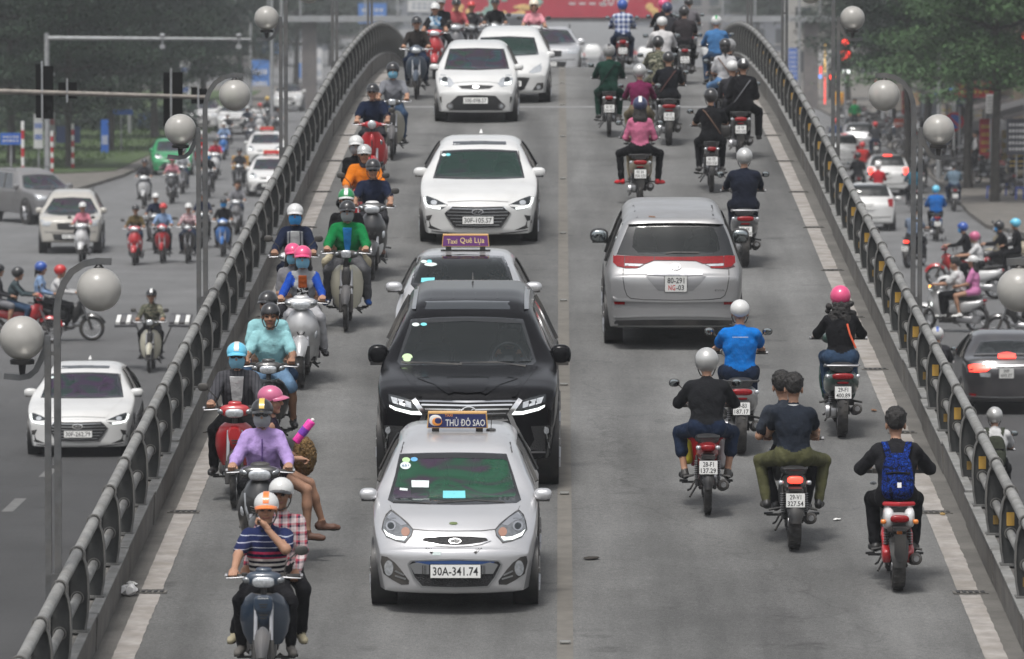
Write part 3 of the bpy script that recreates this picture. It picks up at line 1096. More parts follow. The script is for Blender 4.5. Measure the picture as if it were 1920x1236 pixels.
def helmet_meshes(kind):
 if kind in HELM:
  return HELM[kind]
 parts = {}
 if kind == 'cap':                                  # half shell with a peak
  b, rim = dome()
  parts['shell'] = b.mesh('shell', 50)
  p = MB()
  for sgn in (1,):
   top, bot = [], []
   for j in range(13):
    th = R(28 + 124 * j / 12)
    w = math.sin(PI * j / 12) ** 0.6
    x, y = 0.104 * math.cos(th), -0.010 + 0.122 * math.sin(th)
    zb = 0.008 + 0.036 * max(0, math.sin(th)) ** 1.5
    top.append([(x, y - 0.006, zb + .012), (x * 1.02, y + 0.03 * w, zb + .006), (x * 1.0, y + 0.06 * w, zb - .006)])
   rings = [[r[0], r[1], r[2], (r[2][0], r[2][1], r[2][2] - 0.006), (r[1][0], r[1][1], r[1][2] - 0.007), (r[0][0], r[0][1], r[0][2] - 0.008)] for r in top]
   p.loft(rings, True, 0)
  parts['visor'] = p.mesh('visor', 40)
 else:
  if kind == 'open':
   b, rim = dome(0.055, -0.075, -0.085, 0.111, 0.131, 0.116, cz=0.042, nv=12)
  else:
   b, rim = dome(0.0, -0.1, -0.1, 0.118, 0.138, 0.124, nv=13)
  parts['shell'] = b.mesh('shell', 50)
  p = MB()
  nn = 12
  rings = []
  for j in range(nn + 1):
   th = R(25 + 130 * j / nn)
   x, y = math.cos(th), math.sin(th)
   k = 1.02
   zo = 0.045 if kind == 'open' else -0.02
   rings.append([(0.109 * x * k, -0.012 + 0.130 * y * k, 0.085), (0.115 * x * k, -0.012 + 0.142 * y * k, zo), (0.111 * x * k, -0.012 + 0.137 * y * k, zo), (0.104 * x * k, -0.012 + 0.125 * y * k, 0.085)])
  p.loft(rings, True, 0)
  parts['visor'] = p.mesh('visor', 40)
 st = MB()                                          # chin strap
 st.tube([(-0.086, 0.0, 0.0), (-0.083, 0.01, -0.05), (-0.06, 0.03, -0.1), (0, 0.045, -0.122), (0.06, 0.03, -0.1), (0.083, 0.01, -0.05), (0.086, 0.0, 0.0)], 0.006, 6)
 parts['strap'] = st.mesh('strap', 50)
 s2 = MB()                                          # centre band
 rings = []
 for j in range(13):
  a = R(-70 + 145 * j / 12)
  k = {'cap': (0.122, 0.102), 'open': (0.131, 0.116)}.get(kind, (0.138, 0.124))
  y, z = -0.010 + (k[0] + 0.002) * math.sin(a), 0.044 + (k[1] + 0.002) * math.cos(a)
  rings.append([(-0.024, y, z), (0.024, y, z), (0.024, y * 0.985 - .0002, z - 0.004), (-0.024, y * 0.985 - .0002, z - 0.004)])
 s2.loft(rings, True, 0)
 parts['band'] = s2.mesh('band', 40)
 HELM[kind] = parts
 return parts
def mask_mesh():
 b = MB()
 rows = [(0.006, 0.99), (-0.015, 1.06), (-0.035, 1.08), (-0.06, 1.03), (-0.085, 0.92), (-0.108, 0.72)]
 rings = []
 for z, c in rows:
  ring = []
  for j in range(13):
   t = R(-68 + 136 * j / 12)
   ridge = 0.012 * math.exp(-(t / 0.3) ** 2) * (1 - abs(z + .04) / .1)
   ring.append((0.079 * c * math.sin(t), 0.006 + 0.094 * c * math.cos(t) + ridge, z - 0.012 * (1 - math.cos(t))))
  rings.append(ring)
 b.loft(rings, False, 0, closed=False)
 back = [[(p[0] * 0.97, p[1] - 0.004, p[2]) for p in r] for r in rings]
 b.loft(back, False, 0, closed=False)
 for s in (-1, 1):
  b.tube([(s * 0.072, 0.04, 0.0), (s * 0.082, -0.005, 0.012), (s * 0.084, -0.02, -0.01), (s * 0.074, 0.03, -0.05)], 0.0025, 5)
 return b.mesh('mask', 60)
def shades_mesh():
 b = MB()
 for s in (-1, 1):
  b.sq((s * 0.034, 0.096, 0.012), (0.028, 0.008, 0.02), 0.7, 0.8, 14, 8, rot=(0, 0, -s * 0.3))
  b.tube([(s * 0.06, 0.085, 0.018), (s * 0.08, 0.03, 0.016), (s * 0.083, -0.01, 0.012)], 0.0035, 5)
 b.tube([(-0.01, 0.104, 0.016), (0.01, 0.104, 0.016)], 0.003, 5)
 return b.mesh('sunglasses', 50)
MASKMESH, SHADEMESH = mask_mesh(), shades_mesh()
def hair_mesh(kind):
 F = Field(0.03)
 if kind == 'short':
  F.ell((0, -0.022, 0.066), (0.086, 0.104, 0.09), 0)
  F.ell((0, 0.045, 0.1), (0.072, 0.055, 0.055), 0)
  for i in range(26):
   a, e = i * 2.4, .25 + .045 * i
   F.ell((.082 * math.sin(e) * math.cos(a), -.015 + .1 * math.sin(e) * math.sin(a), .066 + .092 * math.cos(e)), (.022, .022, .018), 0, k=.012)
  F.ell((0, -0.07, 0.02), (0.064, 0.042, 0.05), 0)
  for s in (-1, 1):
   F.ell((s * 0.068, 0.01, 0.045), (0.018, 0.03, 0.035), 0)
  F.ell((0, 0.10, -0.05), (0.075, 0.055, 0.085), 0, op=-1, k=0.01)
 elif kind == 'long':
  for i, x in enumerate((-0.065, -0.04, -0.015, 0.012, 0.038, 0.062)):
   F.cone((x, -0.075 + abs(x) * .5, 0.0), (x * 1.25, -0.105 + abs(x) * .35, -0.17), 0.03, 0.024, 0)
   F.cone((x * 1.25, -0.105 + abs(x) * .35, -0.17), (x * 0.95 + 0.012 * (i % 3 - 1), -0.105, -0.36 - 0.03 * (i % 2)), 0.022, 0.008, 0)
 elif kind == 'curly':
  rr = random.Random(3)
  for i in range(75):
   a = rr.uniform(-2.9, -0.2)
   z = rr.uniform(-0.26, -0.03)
   k = 1 + (-z) * 1.1
   F.ell((0.125 * k * math.cos(a), 0.0 + 0.115 * k * math.sin(a), z), (0.03, 0.026, 0.028), 0, k=0.012)
  F.ell((0, -0.06, -0.1), (0.075, 0.05, 0.1), 0)
 else:                                              # bob / tied
  F.ell((0, -0.045, -0.03), (0.082, 0.07, 0.08), 0)
  F.cone((0, -0.11, -0.02), (0, -0.13, -0.16), 0.028, 0.012, 0)
 v, f, t = F.mesh(0.009)
 rr = np.random.RandomState(1)
 v = v + rr.normal(0, 0.0022, v.shape)
 return np_mesh('hair', v, f, np.zeros(len(f), int))
HAIRM = {}
HELMMAT = lambda name, c: mat('helmet_' + name, c, 0.3, coat=0.5, dirt=0.12)
def person(label, mw, lod='near', shirt=None, pants=None, shoes=BLACKP, skin=SKIN, helm=None, helmcol=None, visor=None, band=None, strap=True, mask=None,
 shades=False, hair=None, group='people riding through the junction', extra=None, sleeves=None, **kw):
 me, HM, CM, info = body(lod, **kw)
 mats = [skin, shirt or cloth('charcoal', (0.03, 0.03, 0.033)), pants or cloth('black_trousers', (0.016, 0.016, 0.018)), shoes, HAIR, EYE, LIP, RUBBER]
 mats.append(sleeves or mats[1])
 for m in mats:
  me.materials.append(m)
 o = bpy.data.objects.new('person', me)
 COL.objects.link(o)
 o.matrix_world = mw
 tag(o, label, 'person', group)
 def kid(name, m, mt, M=HM):
  c = put(name, m, mt, o)
  c.matrix_local = M
  return c
 if helm:
  pm = helmet_meshes(helm)
  hcol = helmcol or HELMMAT('black', (0.02, 0.02, 0.022))
  h = kid('helmet', pm['shell'], hcol)
  if visor is not False and (lod != 'far' or helm == 'cap'):
   put('visor', pm['visor'], visor or hcol, h)
  if band:
   put('band', pm['band'], band, h)
  if strap and lod != 'far':
   put('strap', pm['strap'], BLACKP, h)
 if mask:
  kid('face_mask', MASKMESH, mask)
 if shades:
  kid('sunglasses', SHADEMESH, DARKGLASS)
 if hair:
  if hair not in HAIRM:
   HAIRM[hair] = hair_mesh(hair)
  kid('hair', HAIRM[hair], HAIR)
 if extra:
  extra(o, HM, CM, info)
 return o
# ------------------------------------------------------------------ motorbikes and scooters
def wheel_meshes(Rt, w, style):
 t = MB()
 ri = Rt - 0.075
 prof = [(ri, -w * .42), (ri + .02, -w * .5), (Rt - .03, -w * .5), (Rt - .012, -w * .36), (Rt - .001, -w * .14), (Rt - .001, w * .14), (Rt - .012, w * .36), (Rt - .03, w * .5), (ri + .02, w * .5), (ri, w * .42)]
 t.lathe(prof, 28, 'x', cap=False)
 for k in range(40):                               # tread blocks
  a = 2 * PI * k / 40
  sx = (k % 2 * 2 - 1) * w * .22
  t.box((sx, Rt * math.cos(a) * .995, Rt * math.sin(a) * .995), (w * .3, 0.008, 0.022), rot=(a, 0, 0))
 r = MB()
 r.lathe([(ri + .004, -w * .4), (ri - .018, -w * .3), (ri - .018, w * .3), (ri + .004, w * .4)], 28, 'x', cap=False)
 r.lathe([(0.012, -w * .55), (0.05, -w * .5), (0.055, 0), (0.05, w * .5), (0.012, w * .55)], 14, 'x')
 if style == 'spoke':
  for k in range(18):
   a = 2 * PI * k / 18
   s_ = (k % 2 * 2 - 1) * w * .3
   r.tube([(s_, .045 * math.cos(a + .25), .045 * math.sin(a + .25)), (s_ * .3, (ri - .01) * math.cos(a), (ri - .01) * math.sin(a))], 0.0035, 4)
 else:
  for k in range(5):
   a = 2 * PI * k / 5
   r.tube([(0, .04 * math.cos(a), .04 * math.sin(a)), (0, (ri - .01) * math.cos(a + .12), (ri - .01) * math.sin(a + .12))], 0.018, 6)
  r.lathe([(0.11, -w * .36), (0.11, -w * .3), (0.06, -w * .3), (0.06, -w * .36)], 20, 'x', cap=False)
 return t.mesh('tyre', 40), r.mesh('rim', 40)
def shell(b, rows, n=14, th=0.02, p=1.0, mi=0):
 """a leg shield: rows of (z, half width, y at the middle, y at the edge)"""
 rings = []
 for z, w, yf, yb in rows:
  o, i = [], []
  for j in range(n + 1):
   t = -PI / 2 + PI * j / n
   c = max(0.0, math.cos(t)) ** p
   o.append((w * math.sin(t), yb + (yf - yb) * c, z))
   i.append(((w - th * .6) * math.sin(t), yb - th * .4 + (yf - th - yb) * c, z))
  rings.append(o + i[::-1])
 b.loft(rings, True, mi)
 return b
def hull_y(b, rows, n=16, e=0.75, mi=0):
 """body lofted along y: rows of (y, z centre, half width, half height)"""
 rings = []
 for y, zc, hw, hh in rows:
  rg = []
  for j in range(n):
   t = 2 * PI * j / n
   c, s_ = math.cos(t), math.sin(t)
   rg.append((hw * math.copysign(abs(c) ** e, c), y, zc + hh * math.copysign(abs(s_) ** e, s_)))
  rings.append(rg)
 b.loft(rings, True, mi)
 return b
def fender(b, yc, zc, r, a0, a1, hw, drop=0.03, n=12, th=0.008, mi=0):
 rings = []
 for i in range(n + 1):
  a = R(a0 + (a1 - a0) * i / n)
  k = math.sin(PI * (0.12 + 0.76 * i / n)) ** 0.5
  rg, inn = [], []
  for j in range(7):
   u = -1 + 2 * j / 6
   rr = r - drop * u * u
   rg.append((hw * u * k, yc + rr * math.cos(a), zc + rr * math.sin(a)))
   inn.append((hw * u * k * .94, yc + (rr - th) * math.cos(a), zc + (rr - th) * math.sin(a)))
  rings.append(rg + inn[::-1])
 b.loft(rings, True, mi)
 return b
BIKES = {}
SPEC = {   # wheel radius front/rear, tyre width, wheelbase ends, rim style
 'wave': dict(rf=0.285, rr=0.285, wf=0.068, wr=0.082, yf=0.62, yr=-0.60, rim='spoke'),
 'cub': dict(rf=0.285, rr=0.285, wf=0.066, wr=0.078, yf=0.60, yr=-0.58, rim='spoke'),
 'scooter': dict(rf=0.27, rr=0.27, wf=0.085, wr=0.10, yf=0.63, yr=-0.60, rim='alloy'),
 'tall': dict(rf=0.305, rr=0.30, wf=0.10, wr=0.12, yf=0.66, yr=-0.62, rim='alloy'),
 'vespa': dict(rf=0.235, rr=0.235, wf=0.10, wr=0.10, yf=0.58, yr=-0.60, rim='alloy'),
 'sport': dict(rf=0.285, rr=0.285, wf=0.09, wr=0.13, yf=0.66, yr=-0.62, rim='alloy'),
 'mini': dict(rf=0.24, rr=0.24, wf=0.12, wr=0.13, yf=0.58, yr=-0.56, rim='alloy'),
 }
def bike_meshes(kind):
 if kind in BIKES:
  return BIKES[kind]
 q = SPEC[kind]
 P = []                                            # (name, mesh, roles, parent name)
 def add(name, b, roles, parent=None, sharp=35):
  P.append((name, b.mesh(name, sharp), roles, parent))
 tf, rf = wheel_meshes(q['rf'], q['wf'], q['rim'])
 tr, rr_ = wheel_meshes(q['rr'], q['wr'], q['rim'])
 P.append(('wheel', rf, ['rim'], ('loc', (0, q['yf'], q['rf']))))
 P.append(('tyre', tf, ['rubber'], 'wheel'))
 P.append(('wheel', rr_, ['rim'], ('loc', (0, q['yr'], q['rr']))))
 P.append(('tyre', tr, ['rubber'], 'wheel'))
 scoot = kind in ('scooter', 'tall', 'vespa')
 sport = kind in ('sport', 'mini')
 yf, rF, yr, rR = q['yf'], q['rf'], q['yr'], q['rr']
 gy, gz = (0.40, 1.03) if kind != 'sport' else (0.40, 1.0)
 # fork
 b = MB()
 fx = q['wf'] / 2 + 0.035
 top = (0.62 if scoot else 0.80)
 b.tube([(fx, yf, rF), (fx, yf - (top - rF) * .42, top)], 0.02, 8, mi=0)
 b.tube([(fx, yf + .005, rF - .03), (fx, yf - .08, rF + .2)], 0.028, 8, mi=1)
 b.mirror()
 b.tube([(0, yf - (top - rF) * .42, top), (0, gy - 0.03, gz - 0.04)], 0.028, 8, mi=1)
 b.tube([(-fx, yf, rF), (fx, yf, rF)], 0.014, 8, mi=1)
 if sport:
  b.box((0, yf - (top - rF) * .42, top), (0.2, 0.06, 0.03), mi=1)
 add('fork', b, ['steel', 'black'])
 b = MB()
 fender(b, yf, rF, rF + 0.05, 22 if scoot else 20, 150 if scoot else 135, q['wf'] / 2 + (0.052 if scoot else 0.035), 0.07)
 add('front_fender', b, ['fender'])
 # handlebar, grips, levers, mirrors
 b = MB()
 hw = 0.32 if kind != 'mini' else 0.33
 b.tube([(-hw + .09, gy - .04, gz), (-.14, gy + .0, gz - .015), (0, gy + .02, gz - .03), (.14, gy, gz - .015), (hw - .09, gy - .04, gz)], 0.013, 8, mi=1)
 for s in (-1, 1):
  b.tube([(s * (hw - .12), gy - .035, gz), (s * hw, gy - .055, gz + .002)], 0.019, 8, mi=0)
  b.tube([(s * hw, gy - .055, gz + .002), (s * (hw + .022), gy - .058, gz + .002)], 0.02, 8, mi=1)
  b.tube([(s * (hw - .15), gy + .02, gz), (s * (hw - .07), gy + .035, gz - .004), (s * (hw + .01), gy + .02, gz - .01)], 0.007, 6, mi=1)
  b.box((s * (hw - .15), gy - .02, gz + .005), (0.05, 0.05, 0.05), mi=0)
 add('handlebar', b, ['black', 'steel'])
 for s in (-1, 1):
  b = MB()
  b.tube([(s * (hw - .14), gy - .01, gz + .02), (s * (hw - .12), gy + .02, gz + .13), (s * (hw - .03), gy + .02, gz + .22)], 0.007, 6, mi=0)
  b.sq((s * (hw + .015), gy + .025, gz + .24), (0.06, 0.02, 0.045), .8, .7, 14, 8, mi=0)
  b.sq((s * (hw + .015), gy + .010, gz + .24), (0.052, 0.009, 0.038), .8, .7, 14, 6, mi=1)
  add('mirror', b, ['black', 'mirror'])
 # front bodywork
 b, lamp_, ind, dk = MB(), MB(), MB(), MB()
 if kind == 'wave':
  shell(b, [(0.40, 0.15, 0.27, 0.2), (0.5, 0.20, 0.34, 0.2), (0.62, 0.225, 0.40, 0.21), (0.74, 0.215, 0.43, 0.24), (0.83, 0.17, 0.44, 0.28), (0.875, 0.115, 0.43, 0.31)], p=1.15, mi=0)
  hull_y(b, [(0.20, .68, .05, .15), (0.36, .7, .085, .17), (0.43, .72, .082, .14), (0.468, .74, .06, .09)], 16, .8, mi=0)
  b.sq((0, gy + 0.005, gz - 0.015), (0.165, 0.085, 0.07), .8, .75, 20, 10, mi=0)
  b.sq((0, gy - .02, gz + 0.055), (0.075, 0.06, 0.03), .7, .8, 16, 8, mi=0)
  lamp_.sq((0, gy + 0.06, gz - 0.035), (0.10, 0.045, 0.052), .7, .6, 20, 10)
  for s in (-1, 1):
   ind.sq((s * 0.148, gy + 0.038, gz - 0.022), (0.04, 0.035, 0.03), .8, .7, 12, 8, rot=(0, -s * .2, -s * .3))
   dk.sq((s * 0.05, 0.445, 0.60), (0.012, 0.012, 0.012), 1, 1, 10, 6)
  dk.box((0, 0.474, 0.70), (0.07, 0.012, 0.012))
  dk.box((0, 0.47, 0.67), (0.05, 0.012, 0.010))
 elif kind == 'cub':
  for s in (-1, 1):
   rg = []
   for z, x0, x1, y0, y1 in [(0.27, .07, .13, .30, .22), (0.34, .062, .185, .33, .2), (0.48, .06, .215, .37, .2), (0.62, .055, .225, .40, .2), (0.75, .05, .20, .41, .23), (0.84, .045, .13, .41, .29), (.865, .045, .09, .40, .34)]:
    ring = []
    for j in range(7):
     u = j / 6
     ring.append((s * (x0 + (x1 - x0) * u), y0 + (y1 - y0) * u ** 1.6, z))
    ring += [(p[0], p[1] - 0.014, p[2]) for p in ring[::-1]]
    rg.append(ring)
   b.loft(rg, True, mi=0)
  dk.sq((0, 0.435, 0.70), (0.06, 0.055, 0.15), .7, .6, 14, 8)
  dk.sq((0, 0.46, 0.565), (0.1, 0.05, 0.04), .6, .6, 14, 8)
  dk.sq((0, gy, gz - .02), (0.16, 0.07, 0.055), .7, .6, 18, 8)
  lamp_.sq((0, gy + .065, gz - .01), (0.068, 0.035, 0.055), .5, .45, 18, 10)
  for s in (-1, 1):
   ind.sq((s * 0.125, gy + .05, gz - .01), (0.033, 0.03, 0.028), .8, .8, 12, 8)
 elif scoot:
  if kind == 'vespa':
   rows = [(0.24, 0.13, 0.28, 0.2), (0.34, 0.19, 0.33, 0.21), (0.5, 0.225, 0.38, 0.23), (0.66, 0.23, 0.41, 0.26), (0.8, 0.19, 0.42, 0.3), (0.9, 0.11, 0.42, 0.35)]
   shell(b, rows, p=1.0, mi=0)
   b.sq((0, 0.45, 0.70), (0.045, 0.06, 0.17), .8, .8, 14, 10, mi=0)
   b.sq((0, gy + .01, gz - 0.005), (0.13, 0.085, 0.065), .9, .85, 20, 10, mi=0)
   b.sq((0, gy - .02, gz - .005), (0.24, 0.045, 0.035), .8, .8, 20, 8, mi=0)
   lamp_.sq((0, gy + .075, gz), (0.075, 0.035, 0.075), 1, 1, 22, 12)
   for s in (-1, 1):
    ind.sq((s * 0.15, 0.355, 0.72), (0.03, 0.03, 0.045), .8, .8, 12, 8)
   dk.sq((0, 0.512, 0.70), (0.012, 0.008, 0.08), .7, .8, 10, 6)
  else:
   w = 1.0 if kind == 'scooter' else 1.08
   rows = [(0.27, .13 * w, .30, .2), (0.36, .175 * w, .345, .2), (0.48, .205 * w, .42, .22), (0.58, .215 * w, .52, .25), (0.70, .21 * w, .555, .28), (0.82, .175 * w, .53, .31), (0.91, .125, .49, .34), (0.955, .075, .455, .36)]
   shell(b, rows, p=1.25 if kind == 'scooter' else 1.05, th=.03, mi=0)
   b.sq((0, gy + .01, gz - .005), (0.20, 0.10, 0.075), .85, .6, 22, 10, mi=0)
   b.sq((0, gy - .02, gz + .06), (0.10, 0.07, 0.035), .8, .8, 18, 8, mi=1)
   b.sq((0, 0.30, 0.62), (0.17 * w, 0.1, 0.33), .6, .6, 16, 10, mi=1)
   lamp_.sq((0, gy + .08, gz - .022), (0.118, 0.045, 0.06), .8, .65, 22, 10)
   for s in (-1, 1):
    ind.sq((s * 0.15, gy + .06, gz + .0), (0.055, 0.04, 0.03), .8, .7, 14, 8, rot=(0, -s * .3, -s * .35))
    lamp_.sq((s * 0.15 * w, .41, .64), (0.035, 0.04, 0.06), .8, .8, 12, 8, rot=(0, 0, -s * .6))
    dk.sq((s * 0.035, 0.548, 0.66), (0.009, 0.02, 0.03), .8, .8, 10, 6, rot=(0, s * .5, 0))
 else:
  b.sq((0, gy + .05, gz - .09), (0.10, 0.09, 0.10), .8, .7, 18, 10, mi=0)
  lamp_.sq((0, gy + .115, gz - .10), (0.075, 0.04, 0.065), .8, .8, 18, 10)
  b.sq((0, .22, .80), (0.15, 0.26, 0.13), .8, .7, 18, 10, mi=0)
  for s in (-1, 1):
   b.sq((s * 0.15, .38, .70), (0.045, 0.13, 0.14), .7, .7, 12, 8, rot=(0.4, 0, -s * .3), mi=0)
   ind.sq((s * 0.19, gy + .05, gz - .13), (0.035, 0.02, 0.018), .9, .9, 10, 6)
  dk.sq((0, .1, .47), (0.14, 0.22, 0.16), .6, .6, 14, 8)
 add('front_cowl', b, ['body', 'accent'], sharp=45)
 def pieces(nm, src, roles):
  # one object for each closed lamp
  used, j = 0, 0
  nring = []
  comp = {}
  par_ = list(range(len(src.v)))
  def find(a):
   while par_[a] != a:
    par_[a] = par_[par_[a]]
    a = par_[a]
   return a
  for f in src.f:
   for k in f[1:]:
    par_[find(k)] = find(f[0])
  for f in src.f:
   comp.setdefault(find(f[0]), []).append(f)
  for fs in comp.values():
   ids = sorted({k for f in fs for k in f})
   m_ = {k: i for i, k in enumerate(ids)}
   nb = MB()
   nb.add([src.v[k] for k in ids], [[m_[k] for k in f] for f in fs])
   add(nm, nb, roles)
 pieces('headlight', lamp_, ['lens'])
 pieces('indicator', ind, ['amber'])
 if dk.v:
  add('front_trim', dk, ['black'])
 # middle: floor / frame / engine
 b = MB()
 if scoot:
  b.box((0, 0.1, 0.315), (0.34, 0.36, 0.05), mi=0)
  b.box((0, 0.02, 0.25), (0.22, 0.5, 0.09), mi=0)
  b.sq((0, -.02, .42), (0.12, 0.12, 0.16), .6, .5, 14, 8, mi=0)
  b.sq((-0.10, -0.42, 0.29), (0.075, 0.27, 0.085), .6, .6, 14, 8, mi=1)
  b.lathe([(0.09, -.02), (0.09, .02), (0.05, .03)], 16, 'x', (-0.17, yr, rR), 1)
 else:
  b.tube([(0, .34, .76), (0, .22, .55), (0, .02, .45), (0, -.25, .5)], [.05, .05, .055, .05], 10, mi=0)
  b.sq((0, .08, .33), (0.10, 0.17, 0.09), .6, .6, 14, 8, mi=1)
  b.sq((0, .27, .37), (0.065, 0.10, 0.06), .6, .6, 12, 8, mi=1)
  b.sq((0.10, .0, .31), (0.04, .12, .085), .8, .8, 12, 8, mi=1)
  b.box((0, .05, .25), (0.52, 0.025, 0.022), mi=0)
  for s in (-1, 1):
   b.box((s * .24, .05, .265), (0.09, 0.05, 0.022), mi=0)
  b.tube([(0.075, .0, .3), (0.075, yr, rR)], 0.022, 6, mi=0)
  b.tube([(-0.075, .0, .3), (-0.075, yr, rR)], 0.022, 6, mi=0)
  b.box((-0.09, -.3, .33), (0.025, .5, .07), mi=0)
 add('engine', b, ['black', 'steel'])
 b = MB()                                          # side stand and pillion pegs
 b.tube([(-0.12, .0, .27), (-0.17, -.12, .2), (-.2, -.22, .2)], .011, 6)
 b.tube([(-0.1, -.1, .24), (-.18, -.28, .14)], .012, 6)
 for s in (-1, 1):
  b.tube([(s * .12, -.3, .38), (s * .25, -.32, .36)], .014, 6)
 pieces('foot_rest', b, ['black'])
 # tail
 b, s2 = MB(), MB()
 tw = {'wave': .12, 'cub': .115, 'scooter': .18, 'tall': .205, 'vespa': .19, 'sport': .13, 'mini': .15}[kind]
 if scoot:
  z0 = 0.62
  hull_y(b, [(0.02, .52, tw * .6, .12), (-.08, .56, tw * .82, .17), (-.25, .58, tw, .165), (-.45, .60, tw, .14), (-.62, .64, tw * .9, .11), (-.74, .68, tw * .72, .08), (-.80, .71, tw * .5, .05)], 20, .72)
  if kind == 'vespa':
   for s in (-1, 1):
    b.sq((s * .15, -.45, .45), (.1, .27, .2), .85, .85, 16, 10)
  hull_y(s2, [(0.06, .735, .08, .02), (-.02, .765, .125, .045), (-.25, .77, .14, .05), (-.4, .79, .145, .055), (-.6, .80, .13, .05), (-.7, .795, .10, .035)], 18, .75)
 else:
  hull_y(b, [(.1, .6, .06, .1), (-.05, .62, .09, .13), (-.3, .64, tw, .12), (-.5, .67, tw, .10), (-.66, .71, tw * .85, .075), (-.76, .745, tw * .6, .05)], 18, .75)
  hull_y(s2, [(.14, .70, .07, .03), (.05, .745, .115, .045), (-.2, .755, .13, .05), (-.38, .785, .13, .05), (-.6, .80, .115, .045), (-.68, .80, .09, .03)], 18, .75)
  if kind == 'mini':
   for s in (-1, 1):
    b.sq((s * .1, -.6, .73), (.055, .18, .1), .7, .7, 14, 8)
 add('tail_body', b, ['body'], sharp=45)
 add('seat', s2, ['seat'], sharp=50)
 b = MB()
 gw = tw * .95
 b.tube([(-gw, -.42, .80), (-gw * 1.02, -.6, .835), (-gw * .9, -.76, .845), (0, -.80, .85), (gw * .9, -.76, .845), (gw * 1.02, -.6, .835), (gw, -.42, .80)], 0.014, 8)
 add('grab_rail', b, ['rail'])
 b = MB()
 ly = -.775 if not scoot else -.80
 lz = .735 if not scoot else .725
 b.sq((0, ly, lz), (tw * .62, .03, .038), .7, .6, 18, 8)
 if scoot:
  b.sq((0, ly + .02, lz - .075), (tw * .35, .03, .016), .7, .6, 14, 8)
 pieces('tail_light', b, ['tail'])
 b = MB()
 for s in (-1, 1):
  b.sq((s * (tw * .85 + (0.03 if sport else 0)), ly + .02, lz - (.0 if not sport else .03)), (.028, .025, .024), .8, .8, 12, 8)
 pieces('indicator', b, ['rearind'])
 # mudguard, plate
 b = MB()
 if scoot:
  b.box((0, -.80, .55), (.17, .02, .18), rot=(-.25, 0, 0))
  b.prism([(-.075, .5), (.075, .5), (.065, .34), (.03, .28), (-.03, .28), (-.065, .34)], -.86, -.85, 'xz')
 else:
  fender(b, yr, rR, rR + .06, 60, 175, q['wr'] / 2 + .03, .03)
  b.prism([(-.06, .60), (.06, .60), (.055, .40), (.03, .33), (-.03, .33), (-.055, .40)], -.885, -.875, 'xz')
  b.box((0, -.80, .65), (.14, .18, .03))
 add('mudguard', b, ['flap'])
 py, pz = (-.868, .545) if scoot else (-.90, .545)
 P.append(('plate_at', (0, py, pz), None, None))
 # exhaust, springs
 b = MB()
 ex = 0.155 if scoot else .15
 b.tube([(ex * .5, .15, .26), (ex * .9, -.05, .22), (ex, -.25, .25)], .02, 8, mi=1)
 b.tube([(ex, -.22, .245), (ex + .01, -.32, .262), (ex + .015, -.7, .33), (ex + .015, -.76, .34)], [.03, .056, .062, .045], 14, mi=0)
 b.lathe([(.026, -.03), (.03, .0), (.02, .0)], 12, 'y', (ex + .015, -.765, .342), 1)
 add('exhaust', b, ['pipe', 'steel'])
 b = MB()
 for s in (-1, 1):
  if scoot and s > 0:
   continue
  x = s * (.12 if not scoot else .13)
  b = MB()
  b.tube([(x, yr + .02, rR + .02), (x * .95, yr + .10, .62)], .014, 8, mi=1)
  for k in range(9):
   u = .25 + .07 * k
   b.lathe([(.02, -.006), (.03, 0), (.02, .006)], 10, 'z', (x * (1 - .05 * u), yr + .02 + .08 * u, rR + .02 + (.6 - rR) * u), 0)
  add('shock', b, ['spring', 'black'])
 BIKES[kind] = P
 return P
PLATES = {}
def bike_plate(text, front=False):
 if text not in PLATES:
  b = MB()
  b.box((0, 0, 0), (.19, .006, .14), mi=0)
  b.box((0, .004, 0), (.198, .006, .148), mi=1)
  if text and not text.startswith('?'):
   a, c = text.split('\n')
   add_text(b, a, (0, -.0045, .033), .115, .05, 1)
   add_text(b, c, (0, -.0045, -.033), .16, .05, 1)
  else:                                          # too far to read: dark strokes
   rr = random.Random(text)
   for zz, xs in ((.033, (-.05, -.025, .02, .045)), (-.033, (-.075, -.048, -.02, .02, .05, .075))):
    for x in xs:
     for k in range(2):
      b.box((x + k * .012 - .006, -.0035, zz), (.005, .003, .046), mi=1)
     b.box((x, -.0035, zz + rr.choice((-.02, 0, .02))), (.016, .003, .006), mi=1)
  PLATES[text] = b.mesh('number_plate', 0)
 return PLATES[text]
